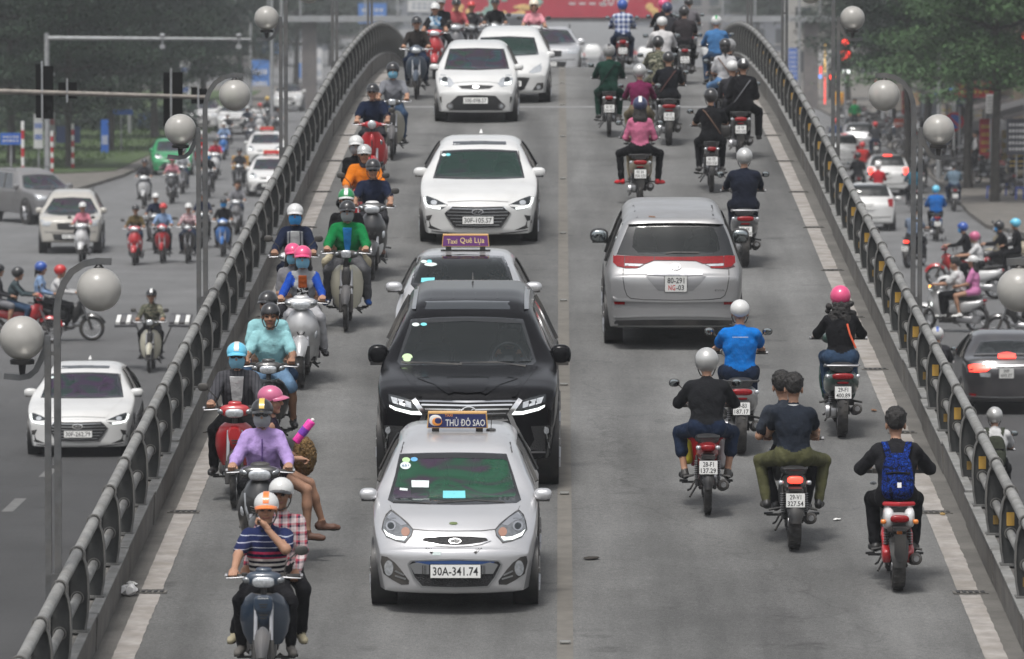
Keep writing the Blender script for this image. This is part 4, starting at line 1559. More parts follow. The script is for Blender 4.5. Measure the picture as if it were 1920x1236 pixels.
def motorbike(kind, label, mw, body, accent=None, plate='?', fender_=None, lit=False, brake=False, tail=None, rail=None, pipe=None, group='motorbikes and scooters in the traffic',
 parts=True, flap=None, spring=None, mirrors=True, name=None, rim=None, badge=None, indicator=None, skip=()):
 roles = dict(body=body, accent=accent or BLACKP, fender=fender_ or body, rim=rim or STEEL, rubber=RUBBER, steel=STEEL, black=BLACKP, mirror=MIRROR, lens=LENS if not lit else LEDWHITE,
 amber=indicator or LENSD, seat=SEATV, rail=rail or BLACKP, tail=LEDRED if brake else (tail or REDLENS), rearind=LENS if kind != 'mini' else AMBER, flap=flap or BLACKP, pipe=pipe or DARKMETAL, spring=spring or STEEL)
 root = thing(name or ('motor_scooter' if kind in ('scooter', 'tall', 'vespa') else 'motorbike'), label, 'scooter' if kind in ('scooter', 'tall', 'vespa') else 'motorbike', mw, group)
 last, nmir = {}, 0
 for nm, me, rl, par in bike_meshes(kind):
  if nm == 'plate_at':
   if plate is not None:
    o = put('number_plate', bike_plate(plate), [PLATEW, PLATEK], root, me)
    o.rotation_euler = (-.12, 0, 0)
   continue
  if nm == 'mirror':
   nmir += 1
   if not mirrors or (mirrors == 'L' and nmir == 2) or (mirrors == 'R' and nmir == 1):
    continue
  if nm in skip:
   continue
  o = put(nm, me, [roles[r] for r in rl], last['wheel'] if par == 'wheel' else root)
  if isinstance(par, tuple):
   o.location = par[1]
  last[nm] = o
 if badge:
  badge(root)
 return root
# ------------------------------------------------------------------ cars: lofted hulls with fitted lamps, glass and trim
def prof(tab, a):
 x = [p[0] for p in tab]
 y = [p[1] for p in tab]
 return np.interp(a, x, y)
def smooth(v, k=3):
 for _ in range(k):
  p = np.concatenate([[v[0]], v, [v[-1]]])
  v = 0.25 * p[:-2] + 0.5 * p[1:-1] + 0.25 * p[2:]
 return v
HULLS = {
 'hatch': dict(L=3.6, W=1.595, H=1.485, over=0.72, wb=2.38, R=0.285,
 top=[(0, .60), (.05, .70), (.15, .79), (.35, .90), (.7, .985), (.98, 1.035), (1.15, 1.13), (1.62, 1.40), (1.9, 1.46), (2.4, 1.485), (3.0, 1.45), (3.35, 1.36), (3.5, 1.1), (3.6, .7)],
 sh=[(0, .52), (.15, .68), (.4, .79), (.9, .89), (1.5, .93), (3.6, .95)], n=[(0, 2.6), (.9, 3), (1.1, 5), (1.5, 8), (3.6, 8)],
 wid=[(0, .88), (.15, .95), (.4, .985), (1, 1), (2.8, 1), (3.6, .9)], th=[(0, 0), (.9, .15), (1.4, .60), (3.6, .60)], zb=[(0, .2), (.4, .18), (3.6, .22)], bul=.26),
 'suv': dict(L=5.0, W=1.98, H=1.87, over=0.9, wb=2.85, R=0.40,
 top=[(0, .98), (.05, 1.08), (.2, 1.14), (.6, 1.19), (1.2, 1.24), (1.4, 1.27), (1.6, 1.37), (2.15, 1.72), (2.45, 1.815), (3.1, 1.87), (4.4, 1.84), (4.85, 1.75), (4.95, 1.2), (5.0, .8)],
 sh=[(0, .8), (.15, .98), (.5, 1.06), (1.4, 1.13), (5, 1.18)], n=[(0, 5), (1.2, 5), (1.6, 7), (2.2, 9), (5, 9)],
 wid=[(0, .91), (.12, .965), (.4, .99), (.8, 1), (4, 1), (5, .92)], th=[(0, 0), (1.3, .15), (1.9, .50), (5, .48)], zb=[(0, .36), (.4, .33), (5, .36)], bul=.15),
 'sedan': dict(L=4.55, W=1.80, H=1.45, over=0.88, wb=2.70, R=0.315,
 top=[(0, .60), (.05, .70), (.2, .775), (.6, .86), (1.0, .92), (1.2, .965), (1.4, 1.06), (2.0, 1.36), (2.35, 1.43), (2.8, 1.45), (3.3, 1.42), (3.9, 1.2), (4.1, 1.1), (4.45, 1.06), (4.55, .8)],
 sh=[(0, .52), (.2, .67), (.6, .77), (1.3, .87), (4.55, .94)], n=[(0, 3), (1, 3.4), (1.3, 5), (1.8, 8), (4.5, 6)],
 wid=[(0, .90), (.15, .955), (.4, .985), (.8, 1), (3.6, 1), (4.55, .9)], th=[(0, 0), (1.1, .15), (1.7, .64), (4.55, .6)], zb=[(0, .17), (.4, .16), (4.55, .2)], bul=.22),
 'van_rear': dict(L=4.8, W=1.80, H=1.77, over=0.96, wb=2.95, R=0.325,
 top=[(0, .94), (.03, 1.02), (.08, 1.10), (.14, 1.2), (.24, 1.42), (.35, 1.62), (.42, 1.685), (.9, 1.745), (2, 1.77), (3, 1.72), (3.6, 1.5), (4.2, 1.1), (4.5, 1.0), (4.8, .7)],
 sh=[(0, .86), (.05, .94), (.15, .98), (.5, 1.0), (4.8, .9)], n=[(0, 5), (.12, 7), (.3, 9), (4.8, 8)],
 wid=[(0, .92), (.1, .965), (.4, 1), (3.8, 1), (4.8, .88)], th=[(0, .25), (.15, .40), (4.8, .40)], zb=[(0, .30), (.3, .25), (4.8, .2)], bul=.12),
 'sedan_rear': dict(L=4.45, W=1.70, H=1.47, over=0.85, wb=2.6, R=0.30,
 top=[(0, .82), (.04, .98), (.1, 1.04), (.3, 1.06), (.5, 1.08), (.75, 1.16), (1.35, 1.42), (1.8, 1.47), (2.4, 1.45), (2.9, 1.32), (3.4, 1.0), (4.2, .85), (4.45, .6)],
 sh=[(0, .75), (.1, .88), (.5, .95), (4.45, .8)], n=[(0, 3.6), (.6, 4), (1.1, 7), (4.4, 6)],
 wid=[(0, .91), (.1, .96), (.4, 1), (3.6, 1), (4.45, .88)], th=[(0, .1), (.6, .3), (1.1, .58), (4.45, .55)], zb=[(0, .24), (.3, .2), (4.45, .2)], bul=.15),
 'hatch_rear': dict(L=3.7, W=1.66, H=1.51, over=0.62, wb=2.42, R=0.29,
 top=[(0, .8), (.03, .93), (.08, 1.02), (.2, 1.25), (.32, 1.40), (.5, 1.46), (1.2, 1.51), (2, 1.46), (2.5, 1.15), (2.9, 1.0), (3.5, .85), (3.7, .6)],
 sh=[(0, .72), (.05, .84), (.2, .93), (3.7, .8)], n=[(0, 4), (.15, 6), (.35, 8), (3.7, 7)],
 wid=[(0, .91), (.1, .96), (.4, 1), (3, 1), (3.7, .88)], th=[(0, .25), (.25, .52), (3.7, .5)], zb=[(0, .26), (.3, .22), (3.7, .2)], bul=.16),
 }
def hull(q):
 L = q['L']
 st = np.concatenate([np.linspace(0, .5, 16), np.linspace(.5, 2.6, 46)[1:], np.linspace(2.6, L, 26)[1:]])
 top, sh, nx, wd, th, zb = [prof(q[k], st) for k in ('top', 'sh', 'n', 'wid', 'th', 'zb')]
 top = smooth(top, 3)
 sh = np.minimum(smooth(sh, 3), top - .03)
 nx, wd, th = smooth(nx, 6), smooth(wd, 4), smooth(th, 6)
 Wh = q['W'] / 2
 def section(i):
  w = Wh * wd[i]
  pts = [(0, zb[i]), (w * .45, zb[i]), (w * .8, zb[i])]
  for t in np.linspace(0.02, 1, 11):
   z = zb[i] + t * (sh[i] - zb[i])
   x = w * (1 - .075 * (1 - t) ** 2.5 - .012 * math.sin(PI * t) * (1 if t < .6 else .2))
   pts.append((x, z))
  for ph in np.linspace(0, PI / 2, 19)[1:]:
   e = 2 / nx[i]
   c, s_ = max(math.cos(ph), 0) ** e, math.sin(ph) ** e
   z = sh[i] + (top[i] - sh[i]) * s_
   x = w * c * (1 - th[i] * (z - sh[i]))
   pts.append((x, z))
  return pts
 rings = []
 def ring(pts, a, k=1.0):
  zc = (pts[0][1] + pts[-1][1]) / 2
  pr = [(p[0] * k, zc + (p[1] - zc) * k) for p in pts]
  full = pr + [(-p[0], p[1]) for p in pr[-2:0:-1]]
  return [(p[0], a, p[1]) for p in full]
 s0 = section(0)
 for k in (.12, .3, .45, .58, .69, .78, .85, .91, .955, .985):
  rings.append(ring(s0, 0.055 * (1 - math.sqrt(1 - k ** 5)) - .055, k))
 for i in range(len(st)):
  rings.append(ring(section(i), st[i]))
 sN = section(len(st) - 1)
 for k in (.95, .8, .5, .2):
  rings.append(ring(sN, L + .03 * (1 - k), k))
 out = []
 for r in rings:
  out.append([(x, a + q['bul'] * (abs(x) / Wh) ** 2.3 * math.exp(-(max(a, 0) / .75) ** 2) - q['bul'] * .8 * (abs(x) / Wh) ** 2.3 * math.exp(-((L - a) / .6) ** 2) - q['over'], z) for x, a, z in r])
 return out
def inpoly(x, y, poly):
 c = False
 n = len(poly)
 for i in range(n):
  x1, y1 = poly[i]
  x2, y2 = poly[i - 1]
  if (y1 > y) != (y2 > y) and x < (x2 - x1) * (y - y1) / (y2 - y1) + x1:
   c = not c
 return c
class Car:
 def __init__(s, kind, label, cat, mw, pmat, ref=None, group='cars in the traffic', W=None, H=None, L=None, name='parked_car', wheelcol=None):
  q = dict(HULLS[kind])
  s.q = q
  s.sx = (W or q['W']) / q['W']
  s.sz = (H or q['H']) / q['H']
  s.sy = (L or q['L']) / q['L']
  s.root = thing(name, label, cat, mw, group)
  s.paint = pmat
  s.inv = (ref or mw).inverted()
  s.d0 = (ref or mw).translation.y
  rings = [[(p[0] * s.sx, p[1] * s.sy, p[2] * s.sz) for p in r] for r in hull(q)]
  b = MB()
  b.loft(rings, True)
  s.hv, s.hf = b.v, b.f
  s.bvh = BVHTree.FromPolygons([Vector(v) for v in s.hv], s.hf)
  s.kill = []
  s.wheels(wheelcol)
 # -- rays from the photograph's viewpoint, in the car's own frame
 def ray(s, px, py):
  o = s.inv @ cam.location
  d = (s.inv.to_3x3() @ pixel_ray(px, py)).normalized()
  return o, d
 def hit(s, px, py):
  o, d = s.ray(px, py)
  h = s.bvh.ray_cast(o, d)
  return (h[0], d) if h[0] is not None else (None, d)
 def fit(s, poly, hole=None, eps=.005, step=.05, depth=.03, mirror=False, curved=0.0):
  """a sheet over the polygon, lying on the body, with turned-in edges"""
  pp = step * FOC / s.d0
  def dens(p):
   out = []
   for i in range(len(p)):
    a, c = p[i], p[(i + 1) % len(p)]
    n = max(1, int(math.hypot(c[0] - a[0], c[1] - a[1]) / pp))
    out += [(a[0] + (c[0] - a[0]) * k / n, a[1] + (c[1] - a[1]) * k / n) for k in range(n)]
   return out
  P = dens(poly)
  pts, edges = list(P), [(i, (i + 1) % len(P)) for i in range(len(P))]
  loops = [list(range(len(P)))]
  if hole:
   Hh = dens(hole)
   o = len(pts)
   pts += Hh
   edges += [(o + i, o + (i + 1) % len(Hh)) for i in range(len(Hh))]
   loops.append(list(range(o, o + len(Hh))))
  xs, ys = [p[0] for p in P], [p[1] for p in P]
  yv = min(ys) + pp * .6
  while yv < max(ys):
   xv = min(xs) + pp * .6
   while xv < max(xs):
    if inpoly(xv, yv, P) and not (hole and inpoly(xv, yv, Hh)):
     if all(abs(xv - p[0]) + abs(yv - p[1]) > pp * .45 for p in pts[:len(P)]):
      pts.append((xv, yv))
    xv += pp
   yv += pp
  vs, _, fs, ov, _, _ = delaunay_2d_cdt([Vector(p) for p in pts], edges, [], 0, 1e-4)
  tri = []
  for f in fs:
   cx = sum(vs[i][0] for i in f) / len(f)
   cy = sum(vs[i][1] for i in f) / len(f)
   if inpoly(cx, cy, P) and not (hole and inpoly(cx, cy, Hh)):
    tri.append(list(f))
  pos, dr = [], []
  for v in vs:
   h, d = s.hit(v[0], v[1])
   pos.append(None if h is None else h - d * eps)
   dr.append(d)
  tri = [f for f in tri if all(pos[i] is not None for i in f)]
  # rim
  cnt = {}
  for f in tri:
   for i in range(len(f)):
    e = (f[i], f[(i + 1) % len(f)])
    cnt[tuple(sorted(e))] = cnt.get(tuple(sorted(e)), []) + [e]
  use = sorted({i for f in tri for i in f})
  m = {k: i for i, k in enumerate(use)}
  V_ = [tuple(pos[i]) for i in use]
  F_ = [[m[i] for i in f] for f in tri]
  back = {}
  for k, es in cnt.items():
   if len(es) == 1:
    a, c = es[0]
    for i in (a, c):
     if i not in back:
      back[i] = len(V_)
      V_.append(tuple(pos[i] + dr[i] * depth))
    F_.append([m[c], m[a], back[a], back[c]])
  b = MB()
  b.add(V_, F_)
  if mirror:
   b.mirror()
  return b
 def poly(s, name, pts, m, mirror=False, both=False, hole=None, parent=None, **k):
  b = s.fit(pts, hole, **k)
  o = None
  if not b.f:
   return None
  o = put(name, b.mesh(name, 40), m, parent or s.root)
  if mirror:
   b2 = MB()
   b2.add([(-p[0], p[1], p[2]) for p in b.v], [list(reversed(f)) for f in b.f])
   put(name, b2.mesh(name, 40), m, parent or s.root)
  return o
 def line(s, name, pts, w, m, mirror=False, **k):
  up, dn = [], []
  for i, p in enumerate(pts):
   a, c = pts[max(i - 1, 0)], pts[min(i + 1, len(pts) - 1)]
   t = (c[0] - a[0], c[1] - a[1])
   l = math.hypot(*t)
   nx, ny = -t[1] / l * w / 2, t[0] / l * w / 2
   up.append((p[0] + nx, p[1] + ny))
   dn.append((p[0] - nx, p[1] - ny))
  return s.poly(name, up + dn[::-1], m, mirror, **k)
 def ell(s, name, c, rx, ry, m, mirror=False, n=18, **k):
  return s.poly(name, [(c[0] + rx * math.cos(2 * PI * i / n), c[1] + ry * math.sin(2 * PI * i / n)) for i in range(n)], m, mirror, **k)
 def glass(s, name, outer, inner, gm, fm=FRIT):
  s.poly('glass_border', outer, fm, hole=inner, eps=.006)
  s.poly(name, inner, gm, eps=.003, depth=.0)
  s.kill.append(outer)
 def plate(s, c, w, h, lines, tilt=-.1, name='number_plate', out=.02):
  """lines: (text, x offset, z offset, width, height, ink)"""
  p, d = s.hit(*c)
  if p is None:
   return
  b = MB()
  b.box((0, 0, 0), (w, .008, h), mi=0)
  b.box((0, .003, 0), (w + .012, .008, h + .012), mi=1)
  for t, x, z, tw, th_, ink in lines:
   if t == '?':
    rr = random.Random(tw)
    for k in range(8):
     xx = x + (k - 3.5) * tw / 8
     if k == 3:
      continue
     b.box((xx - tw * .025, -.0045, z), (tw * .022, .003, th_), mi=1)
     b.box((xx + tw * .025, -.0045, z), (tw * .022, .003, th_), mi=1)
     b.box((xx, -.0045, z + rr.choice((-1, 0, 1)) * th_ * .42), (tw * .05, .003, th_ * .14), mi=1)
   else:
    add_text(b, t, (x, -.0055, z), tw, th_, ink)
  o = put(name, b.mesh(name, 0), [PLATEW, PLATEK, PLATER], s.root)
  o.location = p - d * out
  o.rotation_euler = (tilt, 0, 0)
 def at(s, px, py, y):
  """point on the ray through a photo pixel at local depth y"""
  o, d = s.ray(px, py)
  t = (y - o.y) / d.y
  return o + d * t
 def mirrors(s, px, py, a, hx, hz, m=None, glassback=False, both=True):
  p = s.at(px, py, (a - s.q['over']) * s.sy)
  x = abs(p.x)
  for sg in (-1, 1):
   b = MB()
   b.sq((sg * x, p.y, p.z), (hx, .075, hz), .75, .7, 16, 10, mi=0)
   b.tube([(sg * (x - hx * .6), p.y + .02, p.z - hz * .75), (sg * (s.q['W'] * s.sx / 2 * .9), p.y + .05, p.z - hz * 1.0)], [.03, .035], 8, mi=1)
   b.box((sg * x, p.y - .03, p.z - hz * .78), (hx * 1.5, .06, hz * .35), mi=1)
   if glassback:
    b.sq((sg * x, p.y - .055, p.z), (hx * .85, .03, hz * .8), .75, .7, 16, 8, mi=2)
   put('wing_mirror', b.mesh('wing_mirror', 40), [m or s.paint, BLACKP, MIRROR], s.root)
 def wheels(s, col=None):
  q = s.q
  Wd = q['W'] * s.sx / 2
  if not hasattr(Car, 'wm'):
   t, r = MB(), MB()
   t.lathe([(.62, -.1), (.68, -.115), (.9, -.12), (.985, -.09), (1, -.04), (1, .04), (.985, .09), (.9, .12), (.68, .115), (.62, .1)], 32, 'x', cap=False)
   r.lathe([(.64, -.1), (.60, -.09), (.58, -.03), (.58, .06), (.64, .1)], 28, 'x', cap=False)
   r.lathe([(.02, .075), (.14, .08), (.16, .05)], 16, 'x')
   for k in range(7):
    a = 2 * PI * k / 7
    r.tube([(.07, .1 * math.cos(a), .1 * math.sin(a)), (.085, .6 * math.cos(a), .6 * math.sin(a))], [.07, .05], 6)
   r.mi = 1
   r.lathe([(.02, 0), (.58, 0)], 24, 'x', cap=False)
   Car.wm = (t.mesh('tyre', 40), r.mesh('rim', 40))
  for y in (0, q['wb'] * s.sy):
   for sg in (-1, 1):
    w = put('wheel', Car.wm[1], [col or STEEL, BLACKP], s.root)
    w.matrix_local = Matrix.Translation((sg * (Wd - .105), y, q['R'])) @ Matrix.Diagonal((sg * .95, q['R'], q['R'], 1))
    put('tyre', Car.wm[0], RUBBER, w)
    a = MB()
    a.lathe([(q['R'] * 1.13, -.24), (q['R'] * 1.15, .0), (q['R'] * .98, .002), (q['R'] * .9, -.1)], 28, 'x', (0, 0, 0), cap=False)
    o = put('wheel_arch', a.mesh('wheel_arch', 40), BLACKP, s.root)
    o.matrix_local = Matrix.Translation((sg * (Wd + .003), y, q['R'] + .02)) @ Matrix.Scale(sg, 4, (1, 0, 0))
 def sides(s, poly, m=DARKGLASS):
  """side windows from a polygon in (distance from this end, height)"""
  for sg in (-1, 1):
   b = MB()
   n = 14
   (a0, z0), (a1, z1), (a2, z2), (a3, z3) = poly
   grid = []
   ok = True
   for i in range(n + 1):
    u = i / n
    lo = (a0 + (a1 - a0) * u, z0 + (z1 - z0) * u)
    hi = (a3 + (a2 - a3) * u, z3 + (z2 - z3) * u)
    row = []
    for j in range(6):
     w = j / 5
     a, z = (lo[0] + (hi[0] - lo[0]) * w - s.q['over']) * s.sy, (lo[1] + (hi[1] - lo[1]) * w) * s.sz
     h = s.bvh.ray_cast(Vector((sg * 3, a, z)), Vector((-sg, 0, 0)))
     if h[0] is None:
      ok = False
      break
     row.append((h[0].x + sg * .004, a, z))
    grid.append(row)
   if ok:
    b.loft(grid, False, closed=False)
    put('side_window', b.mesh('side_window', 60), m, s.root)
    for u in (4, 10):
     pl = MB()
     pl.tube([(p[0] + sg * .004, p[1], p[2]) for p in grid[u]], .02, 4)
     put('door_pillar', pl.mesh('door_pillar', 40), BLACKP, s.root)
 def seats(s, rear=False, dash=True):
  """what one sees through the glass: dash, wheel, seats"""
  q = s.q
  zz = q['H'] * s.sz
  cab = 1.25 if not rear else .9
  W_ = q['W'] * s.sx
  f = MB()
  def A(a):
   return (a - q['over']) * s.sy
  if not rear:
   if dash:
    d = MB()
    d.sq((0, A(cab + .28), zz * .60), (W_ * .40, .28, .10), .6, .5, 18, 8)
    put('dashboard', d.mesh('dashboard', 45), GREYP, s.root)
    w = MB()
    ring = []
    for k in range(19):
     t = 2 * PI * k / 18
     ring.append((W_ * .22 + .18 * math.cos(t), A(cab + .62) + .06 * math.sin(t), zz * .66 + .17 * math.sin(t)))
    w.tube(ring, .016, 8)
    w.sq((W_ * .22, A(cab + .60), zz * .655), (.07, .03, .05), .8, .8, 12, 6)
    put('steering_wheel', w.mesh('steering_wheel', 45), GREYP, s.root)
   rows = ((cab + 1.15, .22), (cab + 2.0, .22))
  else:
   rows = ((.9, .2), (1.75, .22), (2.6, .22))
  for a, k in rows:
   for sg in (-1, 1):
    c = MB()
    c.sq((sg * W_ * k, A(a), zz * .52), (.24, .09, .30), .6, .6, 14, 10, rot=(-.18 if not rear else .15, 0, 0))
    c.sq((sg * W_ * k, A(a + (.05 if not rear else -.05)), zz * .755), (.13, .05, .085), .7, .6, 14, 8)
    put('seat', c.mesh('seat', 45), mat('seat_cloth', (.12, .12, .115), .85), s.root)
  fl = MB()
  fl.box((0, A(q['L'] * .5), zz * .30), (W_ * .86, q['L'] * s.sy * .72, .03))
  put('cabin_floor', fl.mesh('cabin_floor', 0), BLACKP, s.root)
 def done(s, name='body'):
  """the hull itself, opened behind the clear glass"""
  dead = set()
  if s.kill:
   m = s.inv.inverted()
   proj = []
   ci = cam.rotation_euler.to_matrix().transposed()
   for v in s.hv:
    w = ci @ ((m @ Vector(v)) - cam.location)
    proj.append((960 + FOC * w.x / -w.z, 618 - FOC * w.y / -w.z))
   for poly in s.kill:
    ins = [inpoly(p[0], p[1], poly) for p in proj]
    for i, f in enumerate(s.hf):
     if all(ins[k] for k in f):
      c = sum((Vector(s.hv[k]) for k in f), Vector()) / len(f)
      n = (Vector(s.hv[f[1]]) - Vector(s.hv[f[0]])).cross(Vector(s.hv[f[2]]) - Vector(s.hv[f[0]]))
      w = s.inv @ cam.location - c
      h = s.bvh.ray_cast(s.inv @ cam.location, -w.normalized())
      if h[0] is not None and (h[0] - c).length < .12:
       dead.add(i)
  b = MB()
  b.add(s.hv, [f for i, f in enumerate(s.hf) if i not in dead])
  put(name, b.mesh(name, 40), s.paint, s.root)
  return s.root
def crop(ox, oy, k):
 return lambda *pts: [(ox + x / k, oy + y / k) for x, y in pts]
def roof_sign(car_root, M, label, w, h, col, lines, base=(0.75, .5, .12)):
 """a taxi's lit-box roof sign: it is bolted on, so it is a part of the taxi"""
 b = MB()
 n = 6
 prof_ = [(-w / 2, 0), (w / 2, 0), (w / 2 - .012, h), (-w / 2 + .012, h)]
 b.prism(prof_, -.06, .06, 'xz', 0)
 b.prism([(p[0] * .965, .008 + p[1] * .86) for p in prof_], -.064, .064, 'xz', 1)
 for x in (-w * .36, w * .36):
  b.box((x, 0, -.025), (.07, .05, .05), mi=2)
 b.box((0, 0, -.055), (w * 1.05, .03, .018), mi=2)
 for t, x, z, tw, th, ink in lines:
  add_text(b, t, (x, -.0665, z), tw, th, ink)
 o = put('roof_sign', b.mesh('roof_sign', 30), [mat('sign_rim', base, .4), mat('sign_face_' + label, col, .35), BLACKP, PLATEW, mat('sign_gold', (.8, .62, .3), .4), mat('sign_orange', (.8, .3, .05), .4)], car_root)
 o.matrix_local = M
 return o
W_WHITE = paint('white', (.6, .6, .59))
W_SILVER = mat('paint_silver', (.60, .60, .61), .31, .62, coat=.8, dirt=.14)
W_SILVER2 = mat('paint_silver_dull', (.34, .34, .345), .36, .55, coat=.3, dirt=.2)
W_BLACK = mat('paint_black', (.004, .004, .005), .16, 0, coat=0, dirt=.0, spec=.14)
SHEEN1 = glass_mat('screen_sheen_green', (.55, .62, .58), .56, [(.03, .10, .06), (.03, .15, .08), (.02, .12, .06), (.07, .06, .08), (.09, .05, .10), (.04, .06, .06)])  # tinted screens with green and violet iridescence painted into the glass colour
SHEEN4 = glass_mat('screen_sheen_violet', (.5, .52, .54), .6, [(.02, .03, .03), (.08, .03, .10), (.02, .07, .05), (.03, .04, .05)])
SHEEN2 = glass_mat('screen_sheen_blue', (.5, .58, .6), .6, [(.02, .10, .07), (.04, .09, .12), (.08, .03, .07), (.03, .10, .06), (.02, .04, .04)])
SHEEN3 = glass_mat('screen_sheen_dark', (.42, .5, .46), .62, [(.02, .05, .04), (.02, .07, .05), (.05, .04, .06)])
SCREEN = glass_mat('screen_clear', (.62, .68, .68), .84)
SCREENT = glass_mat('screen_tint', (.42, .45, .47), .78)
MESHM = mat('grille_mesh', (.012, .012, .013), .5, bump=.6, bscale=70)
SATIN = mat('satin_trim', (.45, .46, .47), .3, .9)
PAPER = mat('paper', (.6, .68, .66), .8)
CARDB = mat('blue_card', (.16, .55, .6), .7)
ORANGE = mat('orange_film', (.62, .2, .08), .4)
# ---- silver hatchback taxi, nearest the camera
x_, d_ = fly(853, 1133)
mw = pose(x_, d_, 0)
P4 = crop(660, 780, 3.2525)
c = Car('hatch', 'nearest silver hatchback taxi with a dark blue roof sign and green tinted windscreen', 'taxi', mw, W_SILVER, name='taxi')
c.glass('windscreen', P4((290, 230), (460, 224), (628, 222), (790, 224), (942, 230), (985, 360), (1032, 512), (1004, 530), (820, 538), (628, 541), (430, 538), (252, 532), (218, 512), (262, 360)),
 P4((312, 264), (628, 256), (922, 264), (948, 276), (1002, 478), (985, 492), (628, 502), (262, 500), (246, 484), (298, 280)), SHEEN1)
c.poly('headlight', P4((236, 573), (292, 612), (340, 658), (372, 692), (362, 728), (322, 772), (268, 760), (212, 738), (182, 690), (192, 640), (208, 600)), LENSD, True, eps=.004)
c.line('headlight_rim', P4((236, 573), (292, 612), (340, 658), (372, 692), (362, 728), (322, 772), (268, 760), (212, 738), (182, 690), (192, 640), (208, 600), (236, 573)), 1.6, BLACKP, True, eps=.007)
c.poly('headlight_brow', P4((238, 582), (290, 618), (334, 660), (300, 668), (262, 640), (214, 622)), CHROME, True, eps=.007)
c.ell('headlight_bowl', P4((236, 668))[0], 9.5, 9.5, CHROME, True, eps=.008)
c.ell('headlight_bulb', P4((236, 668))[0], 6.2, 6.2, DARKGLASS, True, eps=.011)
c.ell('indicator', P4((326, 705))[0], 8, 8.5, mat('amber_soft', (.32, .17, .12), .2, coat=1), True, eps=.008)
c.poly('running_light', P4((192, 690), (216, 712), (270, 735), (300, 738), (336, 735), (318, 758), (262, 752), (210, 728)), LEDWHITE, True, eps=.010)
c.poly('grille_frame', P4((430, 735), (530, 726), (628, 722), (730, 726), (826, 735), (848, 760), (790, 782), (720, 793), (628, 797), (540, 793), (466, 782), (408, 760)), CHROME,
 hole=P4((440, 744), (530, 736), (628, 733), (730, 736), (818, 744), (832, 760), (785, 773), (715, 784), (628, 788), (545, 784), (472, 773), (424, 760)), eps=.012)
c.poly('upper_grille', P4((438, 742), (628, 731), (820, 742), (835, 760), (786, 775), (628, 790), (470, 775), (421, 760)), MESHM, eps=.005)
c.poly('lower_grille_frame', P4((358, 880), (628, 870), (898, 880), (920, 905), (880, 988), (835, 1048), (628, 1056), (421, 1048), (372, 988), (338, 905)), SATIN,
 hole=P4((368, 888), (628, 880), (890, 888), (907, 906), (868, 985), (826, 1038), (628, 1046), (430, 1038), (384, 985), (350, 906)), eps=.012)
c.poly('lower_grille', P4((366, 886), (628, 878), (892, 886), (909, 906), (870, 987), (828, 1040), (628, 1048), (428, 1040), (382, 987), (348, 906)), MESHM, eps=.004)
c.poly('bumper_bar', P4((385, 889), (628, 882), (870, 889), (858, 910), (628, 905), (398, 910)), mat('blue_bar', (.03, .07, .2), .3), eps=.014)
c.poly('bumper_plate', P4((356, 904), (398, 893), (470, 908), (470, 966), (380, 962), (352, 912)), SATIN, True, eps=.016)
for x in (430, 440, 450):
 c.line('plate_clip', P4((x, 912), (x, 964)), 1.3, BLACKP, True, eps=.02)
c.poly('fog_recess', P4((180, 853), (216, 860), (262, 895), (300, 940), (348, 1005), (346, 1028), (300, 1030), (245, 1000), (192, 962), (174, 890)), BLACKP, True, eps=.005)
c.ell('fog_light', P4((224, 928))[0], 8.5, 14.5, LENS, True, eps=.010)
c.line('fog_fin', P4((262, 945), (318, 972)), 3, SATIN, True, eps=.010)
c.line('fog_fin', P4((262, 975), (328, 995)), 3, SATIN, True, eps=.010)
c.poly('chin', P4((168, 1072), (300, 1086), (628, 1090), (956, 1086), (1104, 1072), (1100, 1095), (1000, 1112), (628, 1118), (256, 1112), (172, 1095)), BLACKP, eps=.006)
c.line('bonnet_gap', P4((372, 690), (470, 700), (628, 702), (790, 700), (886, 690)), 1.5, BLACKP, eps=.003)
c.line('bonnet_gap', P4((372, 690), (340, 650), (240, 568), (232, 545)), .9, GREYP, True, eps=.003)
c.line('wiper', P4((250, 520), (380, 522), (480, 532)), 2.6, BLACKP, eps=.014)
c.line('wiper', P4((520, 528), (760, 512), (930, 524)), 2.6, BLACKP, eps=.014)
c.line('roof_gutter', P4((332, 112), (316, 160), (298, 224)), 2.4, BLACKP, True, eps=.004)
c.ell('sticker', P4((330, 268))[0], 7.5, 5, mat('sticker_green', (.4, .6, .3), .5), eps=.009)
c.ell('sticker', P4((379, 264))[0], 6.5, 4, mat('sticker_blue', (.12, .35, .6), .5), eps=.009)
c.ell('sticker', P4((326, 302))[0], 10, 7, PAPER, eps=.009)
c.poly('windscreen_paper', P4((360, 390), (474, 392), (472, 490), (362, 486)), glass_mat('papers', (.75, .8, .72), .5), eps=.006)
c.poly('windscreen_paper', P4((362, 392), (470, 394), (468, 436), (364, 434)), PAPER, eps=.008)
c.poly('windscreen_card', P4((555, 456), (690, 456), (692, 501), (554, 501)), CARDB, eps=.008)
c.poly('windscreen_label', P4((292, 438), (340, 442), (338, 456), (290, 452)), PAPER, eps=.009)
for k in range(3):
 c.line('front_badge', P4((450 + k * 17, 805 + k * 2), (486 + k * 4, 840 - k * 3)), 2, BLACKP, True, eps=.006)
c.poly('front_badge', P4((494, 826), (545, 824), (540, 850), (490, 850)), PAPER, eps=.006)
c.ell('bonnet_leaf', P4((618, 654))[0], 8, 2.6, mat('leaf_green', (.12, .16, .06), .6), eps=.008)
for sg in (-1, 1):
 pass
c.ell('badge', P4((628, 762))[0], 11.5, 5.2, CHROME, eps=.018)
c.ell('badge', P4((628, 762))[0], 10.2, 4.2, BLACKP, eps=.020)
p, dv = c.hit(*P4((628, 762))[0])
b = MB()
add_text(b, 'KIA', (0, 0, 0), .085, .036, 0)
